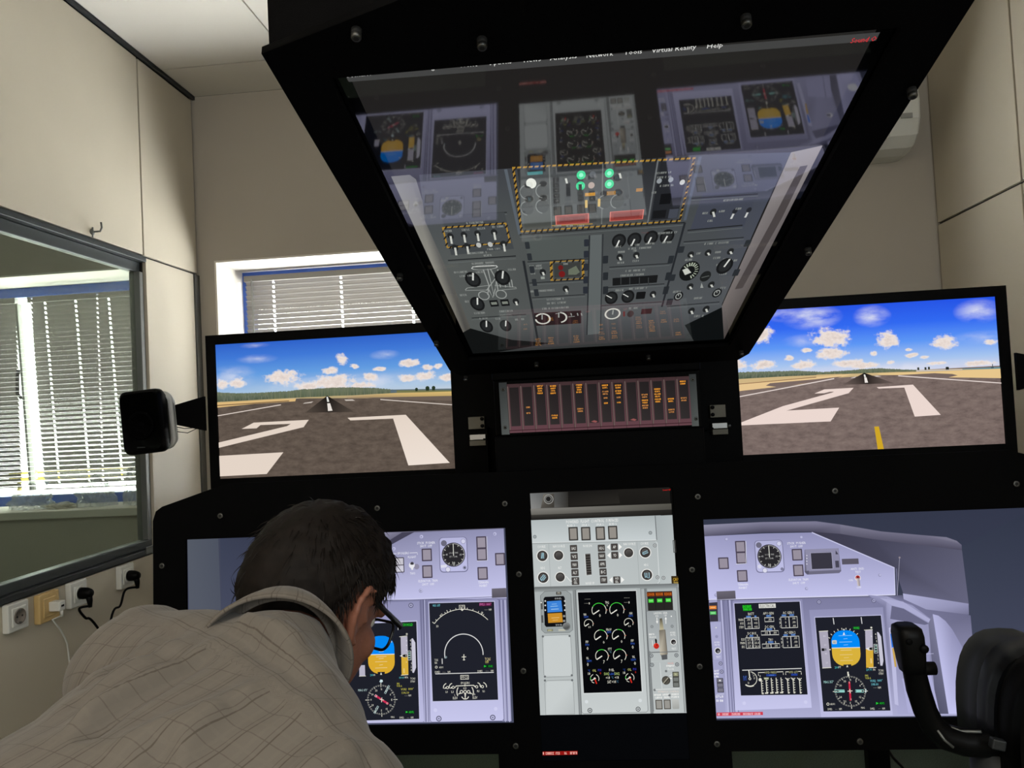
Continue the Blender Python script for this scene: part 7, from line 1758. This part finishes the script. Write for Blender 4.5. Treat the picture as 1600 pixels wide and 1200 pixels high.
f.append(tuple(i * NE + NE - 1 for i in range(NA))[::-1]); f.append(tuple(N_ + i * NE + NE - 1 for i in range(NA)))
hb = MB(); hb.add([q for q in vin + vout], f, True)
rnd = random.Random(11)
hv = []; hf = []
def lock(root, d0, L_, w_, droop):
    """thin tapering three-sided lock of hair"""
    p_ = root.copy(); d = d0.normalized(); sdv = d.orthogonal().normalized(); o = len(hv)
    for k in range(5):
        r_ = w_ * (1 - k / 4) ** .7 + .00008
        t_ = d.cross(sdv)
        for g in range(3):
            a = 2 * PI * g / 3; hv.append(tuple(p_ + sdv * r_ * math.cos(a) + t_ * r_ * math.sin(a)))
        p_ = p_ + d * L_ / 4; d = (d + droop * .5 + V3((rnd.uniform(-1, 1), rnd.uniform(-1, 1), rnd.uniform(-1, 1))) * .14).normalized()
    for k in range(4):
        for g in range(3): hf.append((o + k * 3 + g, o + k * 3 + (g + 1) % 3, o + k * 3 + 3 + (g + 1) % 3, o + k * 3 + 3 + g))
crown = V3((.1, -.55, .82)).normalized()
for i in range(6000):
    az = rnd.uniform(-PI, PI); z0 = hairline(math.degrees(az)); sz = rnd.uniform(z0, .99); el = math.asin(sz)
    d, k = skull(az, el); dw = HR_ * d.x + HF * d.y + HU * d.z; root = hp(0, -.012, .022) + dw * (k + .009 + .004 * max(0, d.z))
    fl = (d - crown * d.dot(crown)); fl = fl.normalized() if fl.length > .05 else V3((1, 0, 0)); fw = HR_ * fl.x + HF * fl.y + HU * fl.z
    tang = (fw - dw * fw.dot(dw)).normalized()
    lift = .26 if d.z > .35 else .16
    if rnd.random() < .05: lift += .45
    lock(root, tang + dw * lift, rnd.uniform(.016, .032) * (1.15 if d.y < -.3 else 1), rnd.uniform(.0006, .0012), -dw * .35 + V3((0, 0, -.12)))
hb.add(hv, hf, False)
hm = mat('dark_brown_hair', (20, 15, 12), rough=0.65, spec=0.15, vary=0.3, bscale=90)
hb.build('hair', hm, man)
# ---- eyeglasses: worn, a thing of their own
gl = thing('eyeglasses', 'black framed eyeglasses on the nose of the leaning man', 'glasses', hp(0, .105, -.005))
M_GF = mat('black_glasses_frame', (12, 12, 14), rough=0.3)
for s in (-1, 1):
    MB().tube([hp(s * .079, -.010, .022), hp(s * .0815, .012, .022), hp(s * .078, .055, .014), hp(s * .071, .093, .008)], [.0022, .0024, .0027, .0030], 8, flat=(1.5, .7)).build('temple', M_GF, gl)
    rr = rrect(-.0265, -.020, .0265, .0185, .013, 5)
    P_ = [hp(s * .0355 + a, .098 - abs(s * .0355 + a) ** 2 * 2.0, -.008 + c) for a, c in rr]; P_.append(P_[0])
    MB().tube(P_, .0021, 8, caps=False).build('rim', M_GF, gl)
    me = bpy.data.meshes.new('lens'); me.from_pydata([q[:] for q in P_[:-1]], [], [tuple(range(len(P_) - 1))])
    if 'M_LENS' not in globals(): M_LENS = glass_mat('spectacle_lens', (.96, .97, .97), ior=1.35)
    me.materials.append(M_LENS); link(bpy.data.objects.new('lens', me), gl)
MB().tube([hp(-.010, .098, -.004), hp(0, .101, .0), hp(.010, .098, -.004)], .0020, 8).build('bridge', M_GF, gl)
